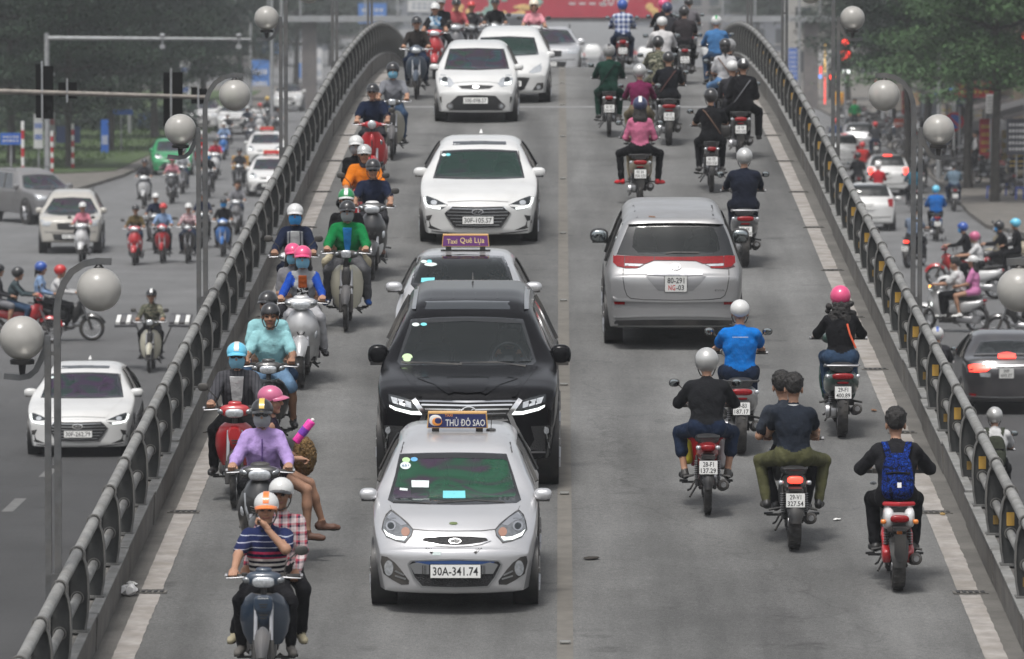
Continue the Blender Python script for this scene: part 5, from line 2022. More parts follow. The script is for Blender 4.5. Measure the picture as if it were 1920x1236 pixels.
o = put('badge_letters', b.mesh('badge_letters', 0), PLATEW, c.root)
o.location = p - dv * .026
c.plate(P4((631, 948))[0], .475, .125, [('30A-341.74', 0, 0, .43, .082, 1)])
c.mirrors(*P4((100, 478))[0], 1.05, .088, .062)
p, dv = c.hit(*P4((326, 302))[0])
b = MB()
add_text(b, '651', (0, 0, 0), .07, .03, 0)
o = put('sticker_number', b.mesh('sticker_number', 0), mat('ink_blue', (.02, .06, .2), .5), c.root)
o.location = p - dv * .016
o.rotation_euler = (-.9, 0, 0)
c.sides([(1.55, .97), (3.2, 1.0), (2.95, 1.36), (1.95, 1.36)])
c.seats()
c.done()
TAXI1 = c
b = MB()
b.sq((-.215, -.068, .105), (.085, .006, .075), .9, .9, 16, 6, mi=3)
b.sq((-.185, -.071, .085), (.07, .006, .055), .9, .9, 16, 6, mi=5)
b.sq((-.17, -.073, .10), (.05, .005, .045), .9, .9, 16, 6, mi=1)
so = roof_sign(c.root, Matrix.Translation((0, 1.35, 1.505)), 'navy', .60, .155, (.022, .03, .11),
 [('THỦ ĐÔ SAO', .078, .066, .39, .09, 3), ('TAXI', -.085, .128, .075, .024, 5)], (.62, .36, .12))
m_ = put('sign_emblem', (lambda e: (e.sq((-.215, -.066, .078), (.062, .006, .055), .9, 1, 18, 8, mi=0), e.sq((-.20, -.070, .066), (.05, .006, .042), .9, 1, 18, 8, mi=1), e.sq((-.19, -.074, .075), (.034, .005, .03), .9, 1, 16, 8, mi=2), e)[-1])(MB()),
 [PLATEW, mat('sign_orange', (.8, .3, .05), .4), mat('sign_face_navy', (.022, .03, .11), .35)], so)
a_ = MB()
a_.tube([(.33, 1.4, 1.47), (.335, 1.42, 1.62)], .004, 5)
a_.sq((.33, 1.4, 1.475), (.05, .06, .012), .8, .8, 12, 6)
put('aerial', a_.mesh('aerial', 40), BLACKP, c.root)
# ---- black SUV
x_, d_ = fly(878, 905)
mw = pose(x_, d_, 0)
P1 = crop(680, 420, 2.4725)
c = Car('suv', 'large glossy black SUV between the two silver taxis', 'SUV', mw, W_BLACK, name='sport_utility_car')
c.glass('windscreen', P1((224, 441), (350, 432), (482, 429), (620, 432), (744, 441), (775, 540), (804, 638), (790, 653), (620, 656), (482, 657), (340, 656), (174, 654), (160, 638), (192, 540)),
 P1((236, 462), (482, 450), (734, 462), (790, 628), (780, 636), (482, 640), (186, 638), (176, 628)), SCREENT)
c.poly('headlight', P1((120, 788), (150, 794), (195, 806), (238, 822), (262, 850), (286, 886), (225, 882), (150, 862), (124, 846)), DARKGLASS, True, eps=.004)
for k in range(3):
 c.poly('headlight_lens', P1((130 + k * 32, 800 + k * 9), (160 + k * 32, 808 + k * 9), (166 + k * 30, 838 + k * 8), (140 + k * 30, 830 + k * 8)), LENS, True, eps=.010)
c.poly('running_light', P1((124, 838), (155, 852), (225, 868), (262, 868), (250, 850), (262, 850), (288, 886), (225, 884), (150, 864), (124, 848)), LEDWHITE, True, eps=.012)
c.poly('grille', P1((254, 814), (482, 818), (728, 814), (700, 850), (668, 885), (690, 940), (722, 1000), (746, 1048), (720, 1062), (482, 1068), (246, 1062), (220, 1048), (244, 1000), (276, 940), (298, 885), (268, 850)), MESHM, eps=.003)
c.line('grille_top_bar', P1((258, 820), (482, 824), (724, 820)), 3.4, CHROME, eps=.016)
for k, (yy, x0) in enumerate([(838, 272), (858, 288), (878, 302), (910, 292), (936, 280), (962, 268), (990, 252), (1018, 240)]):
 c.line('grille_bar', P1((x0, yy), (482, yy + 4), (966 - x0, yy)), 3.0, CHROME, eps=.014)
 c.line('grille_bar_gap', P1((x0, yy + 10), (482, yy + 14), (966 - x0, yy + 10)), 1.6, BLACKP, eps=.010)
c.line('grille_frame', P1((732, 812), (706, 848), (680, 882), (704, 940), (738, 1002), (770, 1048), (726, 1062)), 9, CHROME, True, eps=.022)
for k in range(4):
 c.poly('grille_slat', P1((694 + k * 14, 942 + k * 26), (716 + k * 13, 938 + k * 26), (728 + k * 13, 958 + k * 26), (704 + k * 14, 962 + k * 26)), SATIN, True, eps=.016)
c.poly('fog_recess', P1((780, 938), (868, 934), (884, 1052), (850, 1056), (770, 1046), (796, 1000)), MESHM, True, eps=.004)
c.line('fog_trim', P1((846, 940), (866, 1040), (884, 1056)), 2.5, SATIN, True, eps=.01)
c.ell('fog_light', P1((852, 958))[0], 5, 6.5, LENS, True, eps=.012)
c.line('bumper_lip', P1((716, 1062), (800, 1058), (892, 1058)), 3.5, GREYP, True, eps=.01)
c.ell('badge', P1((492, 872))[0], 15, 11, CHROME, eps=.030)
c.ell('badge', P1((492, 872))[0], 12.6, 9, BLACKP, eps=.034)
c.line('badge_stroke', P1((512, 858), (482, 884), (512, 886)), 2.2, CHROME, eps=.040)
c.poly('bonnet_ridge', P1((255, 715), (300, 706), (372, 768), (420, 782), (395, 788), (330, 742)), W_BLACK, True, eps=.022, depth=.06)
c.poly('bonnet_scoop', P1((390, 706), (482, 704), (586, 706), (580, 752), (560, 778), (482, 783), (420, 778), (398, 752)), W_BLACK, eps=.026, depth=.07)
c.poly('bonnet_ridge', P1((172, 660), (205, 668), (240, 720), (275, 800), (258, 800), (220, 736)), W_BLACK, True, eps=.018, depth=.05)
c.line('wiper', P1((180, 640), (300, 642), (460, 650)), 3, BLACKP, eps=.016)
c.line('wiper', P1((450, 644), (620, 640), (755, 658)), 3, BLACKP, eps=.016)
c.poly('roof_rail', P1((244, 276), (264, 276), (246, 394), (228, 394)), SATIN, True, eps=.05, depth=.06)
c.poly('sunroof', P1((290, 358), (482, 355), (680, 358), (684, 396), (482, 394), (288, 396)), DARKGLASS, eps=.005)
for x in (316, 420, 524, 626):
 c.line('roof_rib', P1((x, 345), (x + (4 if x < 480 else -4), 280)), 2.2, W_BLACK, eps=.014)
c.ell('sticker', P1((246, 466))[0], 7, 3.4, PAPER, eps=.009)
c.ell('sticker', P1((283, 465))[0], 6, 3, CARDB, eps=.009)
c.ell('sticker', P1((207, 619))[0], 10, 7.5, mat('sticker_lime', (.5, .68, .38), .5), eps=.009)
c.mirrors(*P1((72, 606))[0], 1.75, .115, .115)
c.sides([(2.05, 1.2), (4.6, 1.22), (4.45, 1.72), (2.55, 1.70)])
c.seats()
c.done()
a_ = MB()
a_.loft([[(-.012, 3.2, 1.86), (.012, 3.2, 1.86), (.012, 3.38, 1.86), (-.012, 3.38, 1.86)], [(-.004, 3.3, 1.93), (.004, 3.3, 1.93), (.004, 3.38, 1.93), (-.004, 3.38, 1.93)]])
put('aerial', a_.mesh('aerial', 30), BLACKP, c.root)
LX = c
# ---- second silver taxi
x_ = (869 - 1050) * 70.5 / FOC
mw = pose(x_, 70.3, 0)
c = Car('hatch', 'silver taxi with a purple roof sign behind the black SUV', 'taxi', mw, W_SILVER, name='taxi', W=1.70, H=1.50, L=4.0)
c.glass('windscreen', P1((262, 148), (460, 140), (655, 148), (680, 205), (704, 280), (690, 300), (470, 304), (240, 300), (222, 280), (240, 205)),
 P1((276, 158), (460, 152), (645, 158), (690, 275), (470, 290), (236, 275)), SCREENT)
c.ell('sticker', P1((284, 174))[0], 6, 3, PAPER, eps=.009)
c.ell('sticker', P1((309, 173))[0], 5, 3, CARDB, eps=.009)
c.ell('sticker', P1((315, 187))[0], 12, 3.4, PAPER, eps=.009)
c.poly('windscreen_card', P1((272, 250), (334, 248), (332, 270), (270, 270)), CARDB, eps=.008)
c.line('roof_gutter', P1((284, 86), (272, 110), (262, 146)), 2.2, BLACKP, True, eps=.004)
c.mirrors(*P1((145, 292))[0], 1.15, .105, .065)
c.sides([(1.6, .97), (3.2, 1.0), (2.95, 1.36), (1.95, 1.36)])
c.seats()
c.done()
roof_sign(c.root, Matrix.Translation((0, 1.85, 1.56)), 'purple', .60, .15, (.16, .05, .20), [('Taxi', -.17, .066, .13, .06, 4), ('Quê Lụa', .085, .07, .31, .09, 4)], (.62, .42, .22))
TAXI2 = c
# ---- white saloon
P3 = crop(760, 60, 3.0914)
def saloon(label, mw, ref, num, name='saloon_car', sheen=SHEEN3, group='cars in the traffic', lit=True):
 c = Car('sedan', label, 'saloon car', mw, W_WHITE, ref=ref, name=name, group=group)
 c.glass('windscreen', P3((216, 688), (330, 681), (435, 679), (540, 681), (648, 688), (672, 760), (692, 846), (560, 853), (420, 854), (290, 853), (160, 848), (186, 760)),
 P3((226, 698), (435, 690), (638, 698), (662, 770), (682, 838), (420, 844), (172, 838), (196, 770)), sheen)
 c.poly('sunroof', P3((276, 634), (430, 630), (584, 634), (586, 654), (430, 652), (274, 656)), DARKGLASS, eps=.004)
 c.poly('headlight', P3((104, 955), (128, 950), (180, 970), (246, 1003), (232, 1016), (206, 1028), (150, 1022), (118, 1008)), DARKGLASS, True, eps=.004)
 c.line('running_light', P3((112, 958), (114, 985), (126, 1006), (160, 1018), (205, 1023)), 3.6, LEDWHITE if lit else LENS, True, eps=.010)
 c.ell('headlight_lens', P3((165, 988))[0], 6, 4.6, LENS, True, eps=.009)
 c.poly('grille', P3((272, 1012), (418, 1016), (566, 1012), (610, 1052), (585, 1095), (556, 1134), (418, 1138), (284, 1134), (255, 1095), (230, 1052)), MESHM, eps=.004)
 for k in range(6):
  y = 1024 + k * 19
  w = [150, 176, 176, 158, 142, 126][k]
  c.line('grille_bar', P3((418 - w, y), (418, y + 4), (418 + w, y)), 1.7, SATIN, eps=.012)
 c.line('grille_frame', P3((272, 1010), (230, 1052), (255, 1095), (284, 1136), (418, 1141), (556, 1136), (585, 1095), (610, 1052), (566, 1010)), 1.6, CHROME, eps=.014)
 c.poly('fog_recess', P3((118, 1066), (156, 1060), (140, 1095), (150, 1122), (212, 1150), (150, 1142), (110, 1124)), BLACKP, True, eps=.005)
 c.line('bumper_lip', P3((130, 1150), (200, 1160), (300, 1172), (418, 1174), (540, 1172), (640, 1160), (710, 1150)), 2.2, GREYP, eps=.006)
 c.line('bonnet_gap', P3((246, 985), (330, 980), (418, 978), (510, 980), (596, 985)), 1.2, GREYP, eps=.003)
 c.line('bonnet_crease', P3((170, 862), (215, 920), (246, 985)), 1.0, W_WHITE, True, eps=.012)
 c.line('roof_gutter', P3((222, 634), (208, 690), (196, 740)), 1.6, BLACKP, True, eps=.003)
 c.ell('badge', P3((418, 1043))[0], 11.5, 6, CHROME, eps=.022)
 c.ell('badge', P3((418, 1043))[0], 9, 4.2, MESHM, eps=.025)
 c.line('badge_stroke', P3((400, 1052), (414, 1036)), 1.5, CHROME, eps=.03)
 c.line('badge_stroke', P3((422, 1052), (436, 1036)), 1.5, CHROME, eps=.03)
 c.line('badge_stroke', P3((406, 1046), (432, 1041)), 1.3, CHROME, eps=.03)
 c.line('wiper', P3((170, 838), (300, 842), (400, 848)), 1.6, BLACKP, eps=.012)
 c.ell('sticker', P3((224, 712))[0], 4.5, 2.6, PAPER, eps=.009)
 c.ell('sticker', P3((248, 711))[0], 4.5, 2.6, CARDB, eps=.009)
 c.plate(P3((421, 1092))[0], .47, .11, [(num, 0, 0, .42, .075, 1)])
 c.mirrors(*P3((90, 812))[0], 1.5, .115, .075)
 c.sides([(1.75, .93), (3.75, .97), (3.35, 1.33), (2.3, 1.34)])
 c.seats()
 c.done()
 a_ = MB()
 a_.loft([[(-.03, 2.4, 1.44), (.03, 2.4, 1.44), (.02, 2.56, 1.44), (-.02, 2.56, 1.44)], [(-.006, 2.5, 1.5), (.006, 2.5, 1.5), (.006, 2.55, 1.5), (-.006, 2.55, 1.5)]])
 put('aerial', a_.mesh('aerial', 30), W_WHITE, c.root)
 return c
x_, d_ = fly(898, 450)
REF3 = pose(x_, d_, 0)
saloon('white saloon with a slatted dark grille in the middle of the flyover queue', REF3, REF3, '30F-105.57')
x_, d_ = street(150, 852)
saloon('white saloon with lit white lamps on the street left of the flyover', pose(x_, d_, R(1.2), False), REF3, '30F-262.79', sheen=SHEEN4)
# ---- white small hatchback
REFK = pose(*fly(893, 226), 0)
def white_hatch(label, mw, pm, name='hatchback_car', sheen=SHEEN2, num='30E-098.57', ref=None, cat='hatchback', W=1.6, group='cars in the traffic', lit=True):
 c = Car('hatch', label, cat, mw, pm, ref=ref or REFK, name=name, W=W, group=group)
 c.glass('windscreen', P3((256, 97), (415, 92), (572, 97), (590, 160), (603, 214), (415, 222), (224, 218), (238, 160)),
 P3((266, 104), (415, 100), (563, 104), (592, 208), (415, 214), (234, 210)), sheen)
 c.poly('headlight', P3((206, 243), (240, 250), (268, 275), (286, 298), (262, 320), (228, 314), (198, 294), (196, 268)), LENS, True, eps=.004)
 c.ell('headlight_bowl', P3((228, 275))[0], 5.5, 5.5, DARKGLASS, True, eps=.008)
 c.poly('running_light', P3((204, 282), (222, 290), (240, 292), (244, 304), (222, 306), (204, 298)), LEDWHITE if lit else LENS, True, eps=.012)
 c.poly('upper_grille', P3((304, 312), (410, 305), (514, 312), (490, 329), (410, 333), (326, 329)), MESHM, eps=.005)
 c.ell('badge', P3((409, 318))[0], 6.5, 3.2, CHROME, eps=.012)
 c.poly('lower_grille', P3((302, 370), (410, 365), (522, 370), (582, 430), (560, 455), (410, 455), (256, 455), (236, 430)), MESHM, eps=.005)
 c.ell('fog_light', P3((258, 430))[0], 6.5, 6.5, GREYP, True, eps=.012)
 c.ell('fog_light', P3((258, 430))[0], 3.5, 3.5, LENS, True, eps=.016)
 c.poly('bumper_slit', P3((198, 376), (210, 374), (212, 430), (202, 428)), BLACKP, True, eps=.005)
 c.line('chin', P3((190, 468), (300, 476), (415, 478), (530, 476), (640, 468)), 2, BLACKP, eps=.006)
 c.line('bonnet_gap', P3((286, 296), (350, 290), (415, 288), (480, 290), (532, 296)), .8, GREYP, eps=.003)
 c.plate(P3((407, 398))[0], .47, .115, [(num, 0, 0, .42, .075, 1)] if num else [('?', 0, 0, .42, .07, 1)])
 c.mirrors(*P3((168, 203))[0], 1.05, .095, .062)
 c.sides([(1.55, .97), (3.2, 1.0), (2.95, 1.36), (1.95, 1.36)])
 c.seats()
 c.done()
 return c
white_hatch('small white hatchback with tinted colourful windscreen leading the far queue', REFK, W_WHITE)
# ---- second white hatchback, offset behind it
REFI = pose(*fly(956, 190), 0)
c = Car('hatch', 'white hatchback half hidden behind the small white hatchback', 'hatchback', REFI, W_WHITE, name='hatchback_car', W=1.66)
c.glass('windscreen', P3((436, 31), (600, 24), (748, 31), (764, 85), (774, 132), (600, 142), (420, 136)), P3((448, 40), (600, 34), (738, 40), (764, 126), (600, 134), (432, 128)), SHEEN3)
c.poly('headlight', P3((712, 236), (745, 205), (790, 180), (792, 205), (785, 230), (745, 241)), LENS, True, eps=.005)
c.poly('grille', P3((606, 268), (668, 262), (722, 266), (690, 332), (655, 346), (606, 348), (556, 346), (520, 332), (488, 266), (545, 262)), MESHM, eps=.005)
c.poly('fog_recess', P3((736, 340), (764, 296), (800, 294), (802, 335)), BLACKP, True, eps=.005)
c.ell('fog_light', P3((772, 320))[0], 4, 4, LENS, True, eps=.01)
c.line('chin', P3((440, 376), (606, 384), (770, 376)), 1.8, GREYP, eps=.006)
c.plate(P3((606, 300))[0], .47, .11, [('?', 0, 0, .42, .07, 1)])
c.mirrors(*P3((838, 130))[0], 1.05, .10, .068)
c.sides([(1.55, .97), (3.2, 1.0), (2.95, 1.36), (1.95, 1.36)])
c.seats()
c.done()
# ---- dark car, mostly hidden
mw = pose(-1.42, 147, 0)
c = Car('suv', 'dark grey car behind the second white hatchback, only its roof showing', 'car', mw, mat('paint_darkgrey', (.035, .037, .04), .3, .3, coat=.8, dirt=.15), name='estate_car', W=1.86, H=1.46, L=4.4)
P7 = crop(700, 0, 2.5946)
c.glass('windscreen', P7((545, 128), (650, 122), (755, 128), (800, 190), (650, 195), (500, 190)), P7((553, 134), (650, 129), (747, 134), (788, 186), (650, 190), (512, 186)), SHEEN3)
c.mirrors(*P7((833, 208))[0], 1.6, .10, .085, m=BLACKP)
c.seats()
c.done()
# ---- silver SUV at the crest
mw = pose(-0.35, 162.0, 0)
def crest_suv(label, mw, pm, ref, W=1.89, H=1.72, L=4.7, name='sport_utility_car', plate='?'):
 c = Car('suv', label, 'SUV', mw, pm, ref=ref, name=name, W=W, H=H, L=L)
 c.glass('windscreen', P7((757, 146), (851, 141), (945, 146), (987, 208), (851, 214), (715, 208)), P7((764, 152), (851, 147), (938, 152), (976, 203), (851, 208), (726, 203)), SHEEN2)
 c.poly('headlight', P7((940, 238), (1000, 228), (1008, 244), (998, 260), (948, 262)), LENS, True, eps=.006)
 c.poly('grille', P7((784, 246), (851, 243), (918, 246), (914, 276), (851, 279), (788, 276)), MESHM, eps=.006)
 c.poly('lower_grille', P7((762, 300), (851, 298), (940, 300), (932, 330), (851, 334), (770, 330)), MESHM, eps=.006)
 c.line('bumper_crease', P7((720, 290), (851, 293), (982, 290)), 1.5, GREYP, eps=.006)
 c.plate(P7((851, 312))[0], .47, .11, [('?', 0, 0, .42, .07, 1)])
 c.mirrors(*P7((1010, 202))[0], 1.6, .11, .09)
 c.sides([(2.05, 1.2), (4.6, 1.22), (4.45, 1.72), (2.55, 1.70)])
 c.seats()
 rr_ = MB()
 for sg in (-1, 1):
  rr_.tube([(sg * .66 * W / 1.98, 1.6, H - .01), (sg * .66 * W / 1.98, 1.75, H + .035), (sg * .66 * W / 1.98, 3.0, H + .035), (sg * .66 * W / 1.98, 3.2, H)], .018, 6)
 put('roof_rail', rr_.mesh('roof_rail', 40), BLACKP, c.root)
 c.done()
 return c
REFS = mw
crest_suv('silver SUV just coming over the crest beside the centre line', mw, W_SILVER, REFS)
# ---- silver people carrier going away
x_, d_ = fly(1262, 641)
mw = pose(x_, d_, 0)
P2 = crop(1100, 370, 4.2625)
c = Car('van_rear', 'silver people carrier seen from behind in the right lane', 'people carrier', mw, W_SILVER2, name='people_carrier')
c.glass('rear_window', P2((338, 214), (520, 206), (710, 204), (900, 206), (1088, 214), (1136, 330), (1178, 466), (950, 472), (710, 474), (470, 470), (238, 458), (290, 330)),
 P2((392, 240), (710, 234), (1010, 240), (1048, 320), (1066, 420), (1000, 450), (710, 454), (420, 448), (366, 400), (372, 320)), SCREENT)
RL = [(212, 462), (300, 466), (420, 469), (542, 471), (710, 473), (885, 473), (1010, 473), (1120, 474), (1196, 472), (1208, 530), (1185, 556), (1130, 574), (1030, 570), (985, 548), (900, 510), (710, 504), (540, 505), (470, 532), (420, 565), (300, 566), (245, 552), (210, 520)]
c.poly('lamp_housing', P2(*RL), mat('lamp_housing', (.05, .004, .006), .3, coat=.8), eps=.006)
c.poly('tail_light', P2((212, 462), (300, 466), (300, 562), (245, 552), (210, 520)), REDLENS, True, eps=.010)
c.poly('tail_light', P2((306, 468), (420, 471), (538, 473), (538, 504), (470, 530), (306, 526)), REDLENS, True, eps=.010)
c.poly('reversing_light', P2((306, 528), (455, 534), (420, 550), (306, 546)), LENS, True, eps=.010)
c.poly('tail_light', P2((306, 548), (418, 552), (404, 566), (306, 566)), REDLENS, True, eps=.010)
c.poly('light_bar', P2((544, 474), (710, 476), (882, 476), (882, 508), (710, 504), (544, 503)), REDLENS, eps=.010)
c.line('rear_spoiler', P2((330, 208), (520, 199), (710, 197), (900, 199), (1096, 208)), 3.6, W_SILVER2, eps=.05, depth=.08)
c.line('high_brake_light', P2((645, 211), (780, 211)), 2.4, GREYP, eps=.02)
c.poly('handle_strip', P2((490, 600), (600, 597), (710, 596), (820, 597), (922, 600), (930, 622), (710, 626), (484, 622)), CHROME, eps=.022)
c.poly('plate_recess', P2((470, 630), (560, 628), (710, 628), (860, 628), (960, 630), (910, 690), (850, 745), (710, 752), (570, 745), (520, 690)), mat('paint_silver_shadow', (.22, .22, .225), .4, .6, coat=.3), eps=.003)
c.line('tailgate_gap', P2((292, 570), (290, 640), (302, 730), (322, 785), (352, 808), (450, 818), (710, 824), (980, 818), (1072, 808), (1104, 785), (1124, 730), (1138, 640), (1136, 576)), 1.5, BLACKP, eps=.003)
c.line('bumper_step', P2((200, 800), (230, 824), (330, 826), (450, 830), (710, 834), (980, 830), (1100, 828), (1200, 826), (1226, 805)), 3.5, W_SILVER2, eps=.03, depth=.05)
c.poly('reflector', P2((218, 834), (306, 836), (304, 858), (222, 856)), REDLENS, True, eps=.008)
c.line('bumper_crease', P2((205, 962), (450, 950), (710, 948), (980, 950), (1215, 962)), 2.6, W_SILVER2, eps=.02, depth=.05)
c.poly('underside', P2((205, 985), (450, 980), (710, 978), (980, 980), (1205, 985), (1180, 1040), (980, 1056), (710, 1060), (450, 1056), (240, 1040)), BLACKP, eps=.008)
c.line('wiper', P2((632, 446), (700, 438), (900, 442)), 3, BLACKP, eps=.022)
c.line('roof_rail', P2((372, 62), (384, 110), (402, 164)), 3.2, BLACKP, eps=.01)
c.line('roof_rail', P2((1000, 62), (1006, 110), (1014, 172)), 3.2, BLACKP, eps=.01)
c.line('roof_leaf', P2((496, 152), (548, 157)), 2.5, mat('leaf_brown', (.16, .08, .04), .7), eps=.012)
c.ell('badge', P2((712, 553))[0], 9.8, 6.4, CHROME, eps=.014)
c.ell('badge', P2((712, 553))[0], 7.6, 4.6, W_SILVER2, eps=.017)
c.ell('badge', P2((712, 553))[0], 3.0, 5.2, CHROME, hole=[(1267.04 + 1.6 * math.cos(t * .52), 499.7 + 3.6 * math.sin(t * .52)) for t in range(12)], eps=.02)
c.line('badge_stroke', P2((685, 546), (712, 550), (739, 546)), 1.2, CHROME, eps=.02)
p, dv = c.hit(*P2((1042, 744))[0])
b = MB()
add_text(b, 'PREVIA', (0, 0, 0), .20, .024, 0)
o = put('badge_letters', b.mesh('badge_letters', 0), GREYP, c.root)
o.location = p - dv * .006
c.plate(P2((713, 693))[0], .285, .205, [('80-291', 0, .045, .22, .075, 1), ('NG', -.052, -.048, .09, .07, 2), ('-03', .055, -.048, .10, .07, 1)], tilt=.08)
c.mirrors(*P2((100, 305))[0], 3.35, .125, .10, m=BLACKP, glassback=True)
c.sides([(.55, 1.03), (3.3, 1.02), (2.9, 1.6), (.55, 1.6)])
c.seats(rear=True)
c.done()
# ---- dark saloon, from behind, at street level on the right
P6 = crop(1680, 400, 2.4708)
x_, d_ = street(1888, 772)
mw = pose(x_, d_, R(0.5), False)
c = Car('sedan_rear', 'dark grey saloon with lit brake lights at the right edge', 'saloon car', mw, mat('paint_graphite', (.045, .043, .047), .3, .4, coat=.9, dirt=.15), name='saloon_car')
c.glass('rear_window', P6((392, 592), (512, 586), (632, 592), (662, 654), (512, 660), (362, 654)), P6((400, 598), (512, 593), (624, 598), (650, 648), (512, 653), (374, 648)), SCREENT)
c.poly('tail_light', P6((334, 704), (360, 698), (415, 700), (442, 715), (420, 733), (380, 736), (340, 734)), LEDRED, True, eps=.008)
c.line('chrome_strip', P6((420, 704), (512, 707), (604, 704)), 3, CHROME, eps=.014)
c.poly('high_brake_light', P6((474, 648), (512, 643), (552, 648), (556, 671), (512, 672), (472, 671)), LEDRED, eps=.05, depth=.06)
c.line('boot_spoiler', P6((360, 655), (420, 652), (512, 650), (604, 652), (664, 655)), 2.6, GREYP, eps=.06, depth=.04)
c.poly('reversing_light', P6((386, 738), (440, 740), (436, 760), (392, 758)), LENS, True, eps=.007)
c.plate(P6((512, 741))[0], .27, .19, [('30F\n603.27', 0, 0, .21, .14, 1)], tilt=.1)
c.line('bumper_strip', P6((320, 846), (420, 852), (512, 854), (604, 852), (704, 846)), 2, SATIN, eps=.008)
c.poly('reflector', P6((332, 832), (372, 838), (370, 848), (334, 844)), REDLENS, True, eps=.009)
c.poly('underside', P6((330, 862), (512, 868), (694, 862), (680, 892), (512, 900), (344, 892)), BLACKP, eps=.007)
c.mirrors(*P6((285, 652))[0], 2.95, .10, .075, m=BLACKP)
c.sides([(.8, .98), (2.9, .98), (2.4, 1.36), (1.3, 1.38)])
c.seats(rear=True)
c.done()
# ------------------------------------------------------------------ riders
def s_(r, g, b):
 return tuple(((c / 255 + 0.055) / 1.055) ** 2.4 if c > 10 else c / 255 / 12.92 for c in (r, g, b))
def CL(name, r, g, b, *a, **k):
 return cloth(name, tuple(.82 * c for c in s_(r, g, b)), *a, **k)
BLK = CL('black', 24, 24, 27)
CHAR = CL('charcoal_grey', 52, 52, 56)
NAVY = CL('navy', 28, 36, 58)
JEAN = CL('jeans', 55, 75, 100)
DJEAN = CL('dark_jeans', 32, 44, 66)
KHAKI = CL('khaki', 116, 105, 84)
WHITE = CL('white', 200, 200, 200)
GREY = CL('grey', 120, 120, 124)
LGREY = CL('light_grey', 160, 162, 166)
MASKB = mat('mask_blue', s_(120, 175, 200), .9, bump=.3, bscale=60)
MASKC = mat('mask_bright_blue', s_(60, 150, 215), .9, bump=.3, bscale=60)
MASKG = mat('mask_grey', s_(150, 152, 155), .9, bump=.3, bscale=60)
HB = HELMMAT('black', (.014, .014, .016))
HWH = HELMMAT('white', (.58, .58, .57))
HSI = mat('helmet_silver', (.48, .48, .47), .3, .35, coat=.8, dirt=.1)
HGR = HELMMAT('grey', (.25, .25, .25))
HPK = HELMMAT('pink', s_(214, 70, 120))
HPK2 = HELMMAT('rose', s_(190, 95, 130))
HRD = HELMMAT('red', s_(185, 35, 35))
HBL = HELMMAT('blue', s_(40, 80, 160))
HLB = HELMMAT('light_blue', s_(100, 190, 220))
HGN = HELMMAT('green', s_(20, 130, 70))
HOR = HELMMAT('orange', s_(225, 120, 50))
HYL = HELMMAT('yellow', s_(215, 180, 80))
HCR = HELMMAT('cream', s_(220, 210, 190))
REDP = paint('red', s_(170, 18, 28))
BLKP = paint('black_gloss', (.012, .012, .013))
NAVP = paint('navy', s_(28, 48, 68))
WHTP = paint('white_gloss', (.58, .58, .58))
SILP = mat('paint_bike_silver', (.5, .5, .5), .34, .5, coat=.8, dirt=.15)
CREP = paint('cream', s_(192, 188, 170))
GRYP = paint('grey_gloss', (.12, .12, .125))
BEIP = paint('beige', s_(150, 140, 118))
BLUP = paint('blue_gloss', s_(30, 100, 170))
GRNP = paint('dark_green', s_(22, 62, 55))
PILL = dict(hip=(0, -.56, .93), grips=((-.20, -.18, 1.0), (.20, -.18, 1.0)), feet=((-.23, -.26, .43), (.23, -.26, .43)), lean=.06)
def P_(label, **k):
 return (label, k)
def ride(kind, at, way, blabel, bkw, *people, lod='near', deck=True, dz=0.0, turn=0.0):
 """way 'to' comes towards the camera, 'from' goes away, or a heading in degrees; at is (x, d) of the wheel nearest the camera, or a photo pixel"""
 x, d = at
 if x > 100:
  x, d = (fly if deck else street)(*at)
 rz = {'to': PI, 'from': 0.0}.get(way, None)
 if rz is None:
  rz = R(way)
  mw = pose(x, d, rz, deck)
 else:
  mw = pose(x, d + .61, rz + turn, deck)
 bk = motorbike(kind, blabel, mw, **bkw)
 out = [bk]
 for lab, k in people:
  k = dict(k)
  scoot = kind in ('scooter', 'tall', 'vespa')
  if 'hip' not in k:
   k['hip'] = (0, -.23, .875)
   k.setdefault('lean', .21)
   k.setdefault('grips', ((-.27, .33, 1.045), (.27, .33, 1.045)))
   k.setdefault('feet', ((-.13, .16, .42), (.13, .16, .42)) if scoot else ((-.19, .06, .37), (.19, .06, .37)))
   k.setdefault('knee', .22 if scoot else .28)
  m2 = k.pop('mw', mw)
  k.setdefault('lod', lod)
  k.setdefault('seed', (x * 7.3 + d * 1.7) % 6.28)
  out.append(person(lab, m2, **k))
 return out
# ---- things that ride along
def sheet(o, CM, pts, m, off, name):
 """a small cloth panel lying on the trunk: pts are (x, z) in the chest frame, off is how far in front (+) or behind (-)"""
 b = MB()
 n = len(pts)
 top = [(x, off - math.copysign(.9 * x * x, off), z) for x, z in pts]
 b.add(top + [(p[0], p[1] * .82, p[2]) for p in top], [tuple(range(n)), tuple(range(2 * n - 1, n - 1, -1))] + [(i, (i + 1) % n, n + (i + 1) % n, n + i) for i in range(n)])
 c = put(name, b.mesh(name, 40), m, o)
 c.matrix_local = CM
 return c
def strap_over(o, CM, m, flip=1, name='strap'):
 b = MB()
 b.tube([(flip * .15, -.02, .12), (flip * .10, -.145, .06), (0, -.165, -.08), (-flip * .10, -.15, -.22), (-flip * .17, -.06, -.32)], .011, 6)
 b.tube([(flip * .15, -.02, .12), (flip * .09, .135, .05), (0, .16, -.08), (-flip * .10, .145, -.22), (-flip * .17, .02, -.32)], .011, 6)
 c = put(name, b.mesh(name, 50), m, o)
 c.matrix_local = CM
